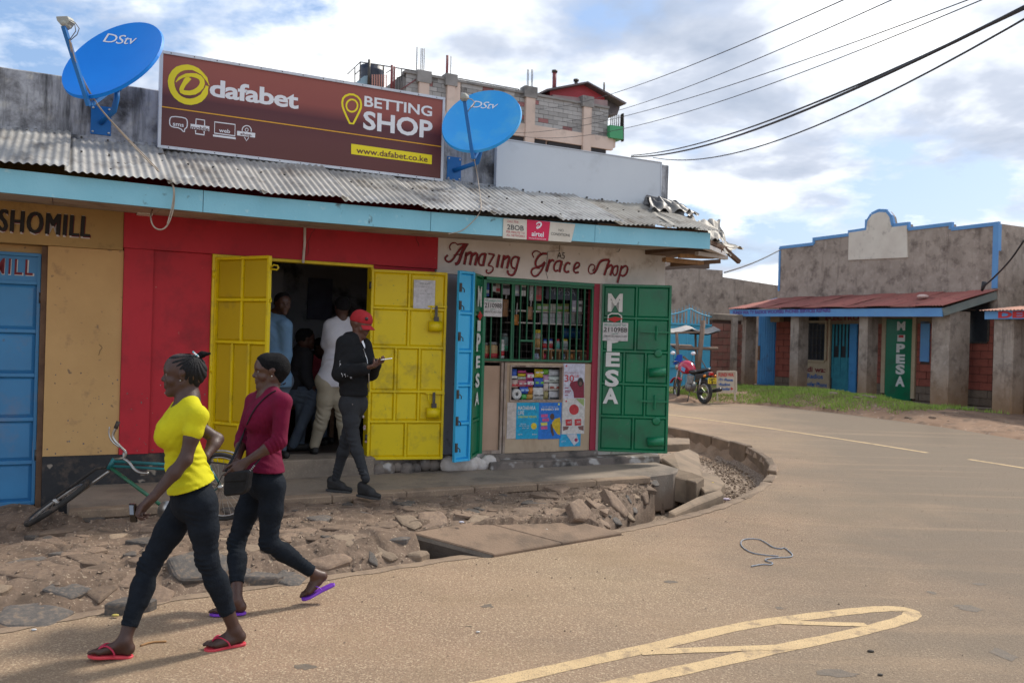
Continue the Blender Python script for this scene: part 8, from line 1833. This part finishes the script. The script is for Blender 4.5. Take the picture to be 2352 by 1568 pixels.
ztext(Zd, pb, 'MAMBO 99!', 1088, 880, 1362, 915, .0095, C3(W_), bold=.03); ztext(Zd, pb, 'TOYON OFFERINGS NA', 1100, 850, 1345, 868, .0095, C3(W_))
for x, y, c_ in ((1135, 998, P_), (1155, 1062, P_), (1130, 1128, (.6, .55, .1)), (1130, 1186, P_)): pshape(pb, [(x - 52, y - 24), (x + 52, y - 28), (x + 52, y + 20), (x - 50, y + 24)], c_, .0095)
pshape(pb, [(1300, 1045), (1380, 1020), (1392, 1120), (1385, 1300), (1340, 1285), (1260, 1170), (1255, 1100)], (.6, .42, .02), .0095); pdisc(pb, 1258, 1010, 34, 52, (.09, .045, .03), .0097); pshape(pb, [(1230, 1130), (1255, 1120), (1290, 1300), (1265, 1320), (1235, 1240)], (.09, .045, .03), .0098); pdisc(pb, 1362, 815, 16, 18, (.55, .6, .1), .0097)
pr = poster(1432, 178, 1757, 725, (.56, .56, .66), 'pale lilac phone poster reading 30GB with a figure in dark red', .0055)
ztext(Zd, pr, '30', 1455, 355, 1600, 465, .0095, C3(R_), bold=.01); ztext(Zd, pr, 'GB', 1605, 355, 1675, 395, .0095, C3(R_)); ztext(Zd, pr, 'PATA BUNDLES ZA', 1455, 312, 1672, 332, .0095, C3((.45, .15, .2))); pdisc(pr, 1482, 215, 14, 16, R_, .0095)
pshape(pr, [(1545, 470), (1680, 440), (1757, 470), (1757, 718), (1600, 718), (1590, 620), (1530, 520)], (.22, .015, .04), .0095); pdisc(pr, 1700, 470, 46, 72, (.03, .02, .02), .0098); pdisc(pr, 1700, 490, 22, 34, (.16, .08, .06), .0102)
for y, w_ in ((560, 60), (605, 100), (632, 80), (675, 50)): pshape(pr, [(1456, y - 7), (1456 + w_, y - 7), (1456 + w_, y + 7), (1456, y + 7)], (.3, .05, .1), .0096)
po = poster(1420, 727, 1757, 1280, (.60, .58, .56), 'white phone offer poster with round red blob and two red price squares', .0058)
pdisc(po, 1600, 900, 76, 82, R_, .0095, 20); pshape(po, [(1466, 1055), (1566, 1050), (1568, 1148), (1470, 1152)], R_, .0095); pshape(po, [(1608, 1050), (1712, 1045), (1714, 1145), (1610, 1150)], R_, .0095); ztext(Zd, po, '60', 1500, 1080, 1552, 1115, .0105, C3(W_)); ztext(Zd, po, '200', 1640, 1075, 1702, 1112, .0105, C3(W_))
pshape(po, [(1630, 730), (1757, 728), (1757, 850), (1700, 800)], (.3, .4, .15), .0094); pshape(po, [(1428, 1160), (1520, 1165), (1500, 1210), (1430, 1230)], (.2, .09, .08), .0094); pshape(po, [(1660, 1165), (1750, 1150), (1750, 1230), (1680, 1210)], (.2, .09, .08), .0094); pdisc(po, 1478, 768, 13, 15, R_, .0095)
pc = poster(1372, 1282, 1698, 1475, (.02, .36, .62), 'small cyan poster of a phone card at the foot of the counter front', .0048); pshape(pc, [(1480, 1290), (1640, 1282), (1675, 1400), (1600, 1462)], (.55, .55, .6), .0095); pdisc(pc, 1632, 1375, 26, 28, (.35, .03, .1), .0098); ztext(Zd, pc, 'go', 1400, 1385, 1470, 1415, .0095, C3((.4, .6, .75)))
# ================================================================== BICYCLE against the step
Zl = ZV(0, 560, 2.0625)
def Bq(x, y, Y=7.15): return at(*Zl(x, y), Y)
m_tyre = M('tyre rubber', (.018, .017, .016), (.03, .027, .025), 10, .85, .4, 80, dirt=(.12, .09, .07), dscale=6, dpos=(.52, .7)); m_teal = M('teal bicycle paint', (.01, .16, .17), (.014, .12, .13), 10, .4, dirt=(.1, .08, .06), dscale=14, dpos=(.6, .72)); m_chr = M('worn chrome', (.45, .44, .42), (.3, .28, .26), 14, .3, metal=.85)
bi = empty('bicycle', Bq(700, 1420), 'old teal bicycle leaning at the platform step with its front wheel turned', 'bicycle'); bi.location.z = .12
def wheel(par, c, nrm, Rr, tw=.019, sp=20, name='wheel'):
    n = nrm.normalized(); a = n.orthogonal().normalized(); b = n.cross(a); pts = [c + (a * math.cos(t) + b * math.sin(t)) * Rr for t in [6.28318 * i / 40 for i in range(41)]]
    m = MB(); m.tube(pts, tw, 8, cap=False); w_ = m.build(name, m_tyre, par); m = MB(); m.tube([c + (p - c) * (1 - tw * 1.4 / Rr) for p in pts], tw * .5, 6, cap=False); m.build('rim', m_chr, w_); MB().tube([c - n * .04, c + n * .04], .02, 10).build('hub', m_chr, w_)
    m = MB()
    for i in range(sp): t = 6.28318 * i / sp; m.bar(c + n * (.025 if i % 2 else -.025), c + (a * math.cos(t) + b * math.sin(t)) * (Rr - tw), .003)
    o = m.build('spokes', m_chr, w_); o['kind'] = 'stuff'; return w_
hd_ = Bq(575, 1248); fw = Bq(262, 1462, 7.02)
vd = Vector((hd_.x, hd_.y, hd_.z - EYE)).normalized(); ln_ = (Bq(165, 1528, 6.95) - Bq(330, 1415, 7.1)).normalized(); nn_ = ln_.cross(vd); nn_ = (nn_ + vd * .10).normalized()
wheel(bi, Bq(295, 1436, 7.05), nn_, .265, .022, 24)
MB().tube([Bq(590, 1210), Bq(560, 1262)], .02, 10).build('head_tube', m_teal, bi); 
for dd in (-.04, .04): MB().tube(smooth_line([Bq(555, 1262), Bq(520, 1275), Bq(420, 1350), Bq(295, 1436, 7.05)], 1) if False else [Bq(555, 1262) + nn_ * dd * .5, Bq(510, 1280) + nn_ * dd, Bq(295, 1436, 7.05) + nn_ * dd], .012, 8).build('fork', m_chr if dd > 0 else m_tyre, bi)
MB().tube([Bq(585, 1222), Bq(1085, 1252, 7.0)], .014, 8).build('top_tube', m_teal, bi); MB().tube([Bq(575, 1246), Bq(1085, 1275, 7.0)], .012, 8).build('top_tube', m_teal, bi); MB().tube([Bq(572, 1256), Bq(860, 1470, 7.05)], .016, 8).build('down_tube', M('green bicycle paint', (.02, .13, .07), (.015, .1, .05), 10, .4, dirt=(.12, .1, .07), dscale=14, dpos=(.6, .72)), bi); MB().tube([Bq(1075, 1240, 7.0), Bq(880, 1475, 7.05)], .014, 8).build('seat_tube', m_teal, bi)
for q in (((636, 1208), (655, 1180), (625, 1150), (585, 1110), (580, 1085), (598, 1050)), ((640, 1210), (665, 1225), (690, 1262), (720, 1282), (765, 1284))): MB().tube(smooth_line([Bq(x, y, 7.05 + (.0 if q[0][0] == 636 else -.12 * i / 4)) for i, (x, y) in enumerate(q)], 2), .0115, 8).build('handlebar', m_chr, bi)
MB().tube([Bq(596, 1052, 7.05), Bq(610, 1018, 7.05)], .017, 8).build('grip', m_tyre, bi); MB().tube(smooth_line([Bq(615, 1150, 7.03), Bq(575, 1120, 7.03), Bq(560, 1080, 7.03), Bq(565, 1045, 7.03)], 1), .006, 6).build('brake_lever', m_chr, bi); MB().tube([Bq(590, 1215), Bq(640, 1205), Bq(640, 1175)], .014, 8).build('stem', m_chr, bi)
rwc = at(508, 1117, 7.02); wheel(bi, rwc, Vector((.12, 1, .12)), .27, .017, 28); MB().tube([Bq(870, 1475, 7.05), rwc], .010, 6).build('chain_stay', m_teal, bi); MB().tube([Bq(1080, 1250, 7.0), rwc], .009, 6).build('seat_stay', m_teal, bi)
MB().lathe(Bq(865, 1478, 7.03), (0.1, 1, 0), [(-.01, .085), (.0, .085)], 20).build('chainring', m_chr, bi); MB().bar(Bq(1075, 1235, 7.0), Bq(1070, 1195, 7.0), .1, .05).build('saddle', m_tyre, bi)
def rack(m):
    for dy in (0, .13):
        m.tube([J(705, 575, 6.95 + dy), J(832, 590, 6.95 + dy)], .005, 5)
    for x in (715, 750, 790, 828): m.tube([J(x, 574 + (x - 705) * .12, 6.95), J(x, 574 + (x - 705) * .12, 7.08)], .004, 5)
    m.tube([J(825, 590, 6.95), J(765, 640, 6.95), J(740, 690, 7.0)], .004, 5)
hw('rack', m_tyre, WORLD, rack, bi)['kind'] = 'stuff'
m = MB(); pts = [rwc + Vector((math.cos(t), -.02, math.sin(t))) * .295 for t in [1.0 + i * .12 for i in range(12)]]; m.tube(pts, .018, 6, flat=.4); m.build('mudguard', m_chr, bi)
# ================================================================== MOTORCYCLE across the road
mc0 = grd(1617, 927); hdg = Vector((-.40, .917, 0)); lat = Vector((-hdg.y, hdg.x, 0)) # left side
mo = empty('motorcycle', mc0, 'red and black motorcycle with yellow number plate parked at the far roadside', 'motorcycle')
def Q(x, y, z): return mc0 + hdg * x + lat * y + Vector((0, 0, z))
m_bk = M('black motorcycle plastic', (.012, .012, .014), None, 3, .4); m_eng = M('engine alloy', (.28, .28, .28), (.14, .14, .14), 14, .4, metal=.7); m_rt = M('red tank paint', (.5, .012, .05), (.42, .01, .04), 4, .2, coat=.6); m_amb2 = M('amber lens', (.7, .22, .01), None, 2, .2); m_tl = M('red lens', (.45, .01, .01), None, 2, .2); m_np = M('yellow plate', (.72, .52, .02), None, 2, .5)
wheel(mo, Q(.0, 0, .31), lat, .262, .05, 12); wheel(mo, Q(1.26, .0, .31), (lat + hdg * .42), .27, .042, 12)
for y in (-.08, .08): MB().tube([Q(1.26, y, .31), Q(1.08, y, .85)], .024, 8).build('fork', m_chr, mo)
MB().tube(smooth_line([Q(.55, .0, .8), Q(.62, .0, .92), Q(.8, .0, .98), Q(.98, 0, .94), Q(1.05, 0, .84)], 1), [.09, .12, .15, .15, .10], 14).build('fuel_tank', m_rt, mo)
MB().ball(Q(.82, 0, .88), .17, 16, 10, (1.15, 1.15, .85)).build('tank_panel', m_rt, mo); MB().add([Q(.62, .175, .90), Q(.78, .19, .95), Q(.80, .19, .84), Q(.66, .18, .80)], [(0, 1, 2, 3)]).build('decal', m_bblue, mo)
MB().tube(smooth_line([Q(-.18, 0, .90), Q(.1, 0, .86), Q(.4, 0, .80), Q(.62, 0, .84)], 1), [.07, .10, .12, .10], 12, flat=.55).build('seat', m_bk, mo)
MB().hexa([Q(-.25, -.07, .74), Q(-.25, .07, .74), Q(.3, .09, .60), Q(.3, -.09, .60), Q(-.27, -.06, .84), Q(-.27, .06, .84), Q(.3, .1, .76), Q(.3, -.1, .76)]).build('tail_body', m_bk, mo, bevel=.01); MB().hexa([Q(-.30, -.06, .76), Q(-.30, .06, .76), Q(-.2, .07, .76), Q(-.2, -.07, .76), Q(-.31, -.05, .83), Q(-.31, .05, .83), Q(-.2, .06, .84), Q(-.2, -.06, .84)]).build('tail_light', m_tl, mo)
for y in (-.17, .17): MB().ball(Q(-.22, y, .74), .04, 8, 6, (1, 1, .9)).build('indicator', m_amb2, mo)
c_ = Q(-.33, 0, .62); m = MB(); m.hexa([c_ + lat * a + Vector((0, 0, b)) + hdg * d for d in (0, .012) for a, b in ((-.13, -.075), (.13, -.075), (.13, .075), (-.13, .075))]); npl = m.build('number_plate', m_np, mo); m = MB(); put_text(m, 'KMFX', 0, 1, 0, 1, lambda u_, v_: c_ - hdg * .004 - lat * (u_ - .5) * .2 + Vector((0, 0, .01 + v_ * .05)), bold=.02); put_text(m, '135J', 0, 1, 0, 1, lambda u_, v_: c_ - hdg * .004 - lat * (u_ - .5) * .2 + Vector((0, 0, -.06 + v_ * .05)), bold=.02); m.build('lettering', m_blk, npl)
MB().tube([Q(-.25, 0, .72), Q(-.33, 0, .55)], .05, 8, flat=.3).build('rear_fender', m_bk, mo); m = MB(); m.tube([Q(.0 + .33 * math.cos(t), 0, .31 + .33 * math.sin(t)) for t in [.6 + i * .22 for i in range(9)]], .06, 8, flat=.3); m.build('rear_fender', m_bk, mo)
MB().lathe(Q(.62, -.12, .42), lat, [(0, .10), (.04, .14), (.2, .14), (.24, .1)], 16).build('engine', m_eng, mo)
m = MB(); 
for i in range(6): m.lathe(Q(.72 + i * .008, 0, .50 + i * .035), (.15, 0, 1), [(0, .085), (.016, .085)], 12)
m.build('cylinder_fins', m_eng, mo)['kind'] = 'stuff'
MB().tube(smooth_line([Q(.82, -.08, .5), Q(.86, -.1, .35), Q(.6, -.14, .25), Q(.1, -.17, .30)], 1), .022, 8).build('exhaust_pipe', m_chr, mo); MB().tube([Q(.12, -.18, .30), Q(-.42, -.20, .40)], .05, 10).build('muffler', m_bk, mo); MB().lathe(Q(.02, .09, .31), lat, [(0, .09), (.02, .09)], 14).build('chain_case', m_bk, mo)
for y in (-.14, .14): MB().tube([Q(.05, y, .34), Q(.0, y * .9, .66)], .022, 8).build('shock_absorber', m_chr, mo)
MB().tube([Q(.6, .1, .7), Q(.62, .1, .5), Q(.9, .05, .35)], .02, 6).build('frame_tube', m_bk, mo); MB().tube([Q(1.0, 0, .9), Q(.55, 0, .75), Q(.1, 0, .72)], .025, 6).build('frame_tube', m_bk, mo); MB().box(0, .001, 0, .001, 0, .001) if False else None
MB().hexa([Q(.35, .13, .5), Q(.6, .14, .5), Q(.6, .10, .5), Q(.35, .09, .5), Q(.30, .13, .72), Q(.6, .14, .74), Q(.6, .1, .74), Q(.3, .09, .72)]).build('side_cover', m_eng, mo, bevel=.01)
MB().tube(smooth_line([Q(.95, -.36, 1.06), Q(1.0, -.2, 1.08), Q(1.06, 0, 1.0), Q(1.0, .2, 1.08), Q(.95, .36, 1.06)], 1), .013, 8).build('handlebar', m_bk, mo)
for y in (-.33, .33): MB().tube([Q(1.0, y * .85, 1.08), Q(1.0, y * .95, 1.26)], .006, 6).build('mirror_stalk', m_bk, mo); MB().ball(Q(1.0, y, 1.30), .075, 10, 6, (.9, .9, .65)).build('mirror', m_wp, mo)
MB().lathe(Q(1.12, 0, .93), hdg, [(0, .07), (.06, .1), (.12, .1)], 14).build('headlight', m_chr, mo); m = MB(); m.grid(8, 6, lambda a, b: Q(1.22 + .10 * math.cos((a - .5) * 2.4) - .1 * b, (a - .5) * .28 * (1 - .45 * b * b), .98 + .28 * b)); m.build('windscreen', M('blue screen plastic', (.01, .12, .6), None, 2, .3), mo)
MB().tube([Q(.5, .1, .3), Q(.35, .28, .02)], .012, 6).build('side_stand', m_bk, mo); m = MB(); m.tube([Q(1.26 + .32 * math.cos(t), 0, .31 + .32 * math.sin(t)) for t in [.5 + i * .22 for i in range(9)]], .05, 8, flat=.3); m.build('front_fender', m_rt, mo)
# ================================================================== SMALL THINGS ON THE GROUND
Zr = ZV(900, 1030, 2.0452)
def G(x, y, up=.012): return grd(*Zr(x, y), up)
m_strap = M('blue grey strap', (.16, .2, .27), (.34, .34, .34), 30, .7)
m = MB(); pts = smooth_line([G(*p) for p in [(2140, 735), (2060, 728), (2000, 718), (1955, 690), (1944, 665), (1962, 646), (2040, 646), (2080, 668), (2110, 690), (2150, 698), (2170, 690), (2195, 710), (2214, 728), (2205, 740), (2130, 742), (2075, 748), (2070, 758), (2115, 770), (2100, 780), (2060, 775), (2000, 786)]], 2); m.tube(pts, .0055, 6); m.build('strap_loop', m_strap, label='frayed blue grey strap lying in a loop on the dusty road', cat='strap')
def tw(ptsV, r, mat, name, label, cat): m = MB(); m.tube(smooth_line([grd(*p, .01) for p in ptsV], 1), r, 6); m.build(name, mat, label=label, cat=cat)
tw([(322, 1482), (345, 1474), (382, 1472)], .006, m_wood, 'twig', 'thin pale brown twig on the road between the yellow-shirted woman\'s feet', 'twig')
tw([(1846, 1292), (1862, 1297), (1882, 1295)], .005, m_rust, 'twig', 'tiny dark twig on the road beyond the strap loop', 'twig') if False else None
lit = [((1668, 1146), .045, (.6, .5, .58), 'crumpled pink and white wrapper in the drain by the kerb', -.1), ((1636, 1108), .02, (.7, .5, .05), 'yellow bottle cap on the drain ledge', .02), ((2000, 1494), .018, (.05, .04, .03), 'small dark pebble on the road above the painted wedge tip', .01), ((2022, 1548), .014, (.06, .05, .04), 'tiny dark pebble right of the painted wedge tip', .01), ((1060, 1198), .02, (.6, .6, .7), 'torn white paper scrap on the stone apron', .2), ((1255, 1215), .014, (.6, .55, .5), 'pale paper scrap on the concrete crossing slab', .09), ((1098, 1450), .012, (.6, .58, .55), 'small white paper scrap on the road below the crossing slab', .01), ((900, 1075), .012, (.6, .6, .6), 'tiny white scrap on the platform behind the man in the cap', .27), ((78, 1445), .014, (.6, .6, .6), 'white paper fleck at the road edge in the left corner', .01), ((265, 1412), .02, (.5, .4, .1), 'yellowed leaf at the road edge near the yellow-shirted woman', .02)]
for (x, y), r, c_, lb, up in lit:
    p = grd(x, y, up); m = MB(); 
    m.ball(p, r, 8, 5, (1.2, .8, .4)); o = m.build('litter' if 'pebble' not in lb else 'pebble', C3(c_, .8), label=lb, cat='litter' if 'pebble' not in lb else 'pebble')
rl = random.Random(12)
mb = MB()
for i in range(900):   # grit on the road surface
    x, y = rl.uniform(-4, 8), rl.uniform(3.2, 14)
    if edge_dist(x, y) > -.08: continue
    if edge_dist(x, y) < -.9 and rl.random() < .55: continue
    r = rl.uniform(.003, .009); p = Vector((x, y, gz(y) + .006)); mb.add([p + Vector((r, 0, 0)), p + Vector((-r * .6, r, 0)), p + Vector((-r * .5, -r, 0)), p + Vector((0, 0, r))], [(0, 1, 3), (1, 2, 3), (2, 0, 3)])
mb.build('grit', m_grav, origin=(0, 0, 0), kind='stuff', label='loose grit scattered on the dusty road', cat='grit')
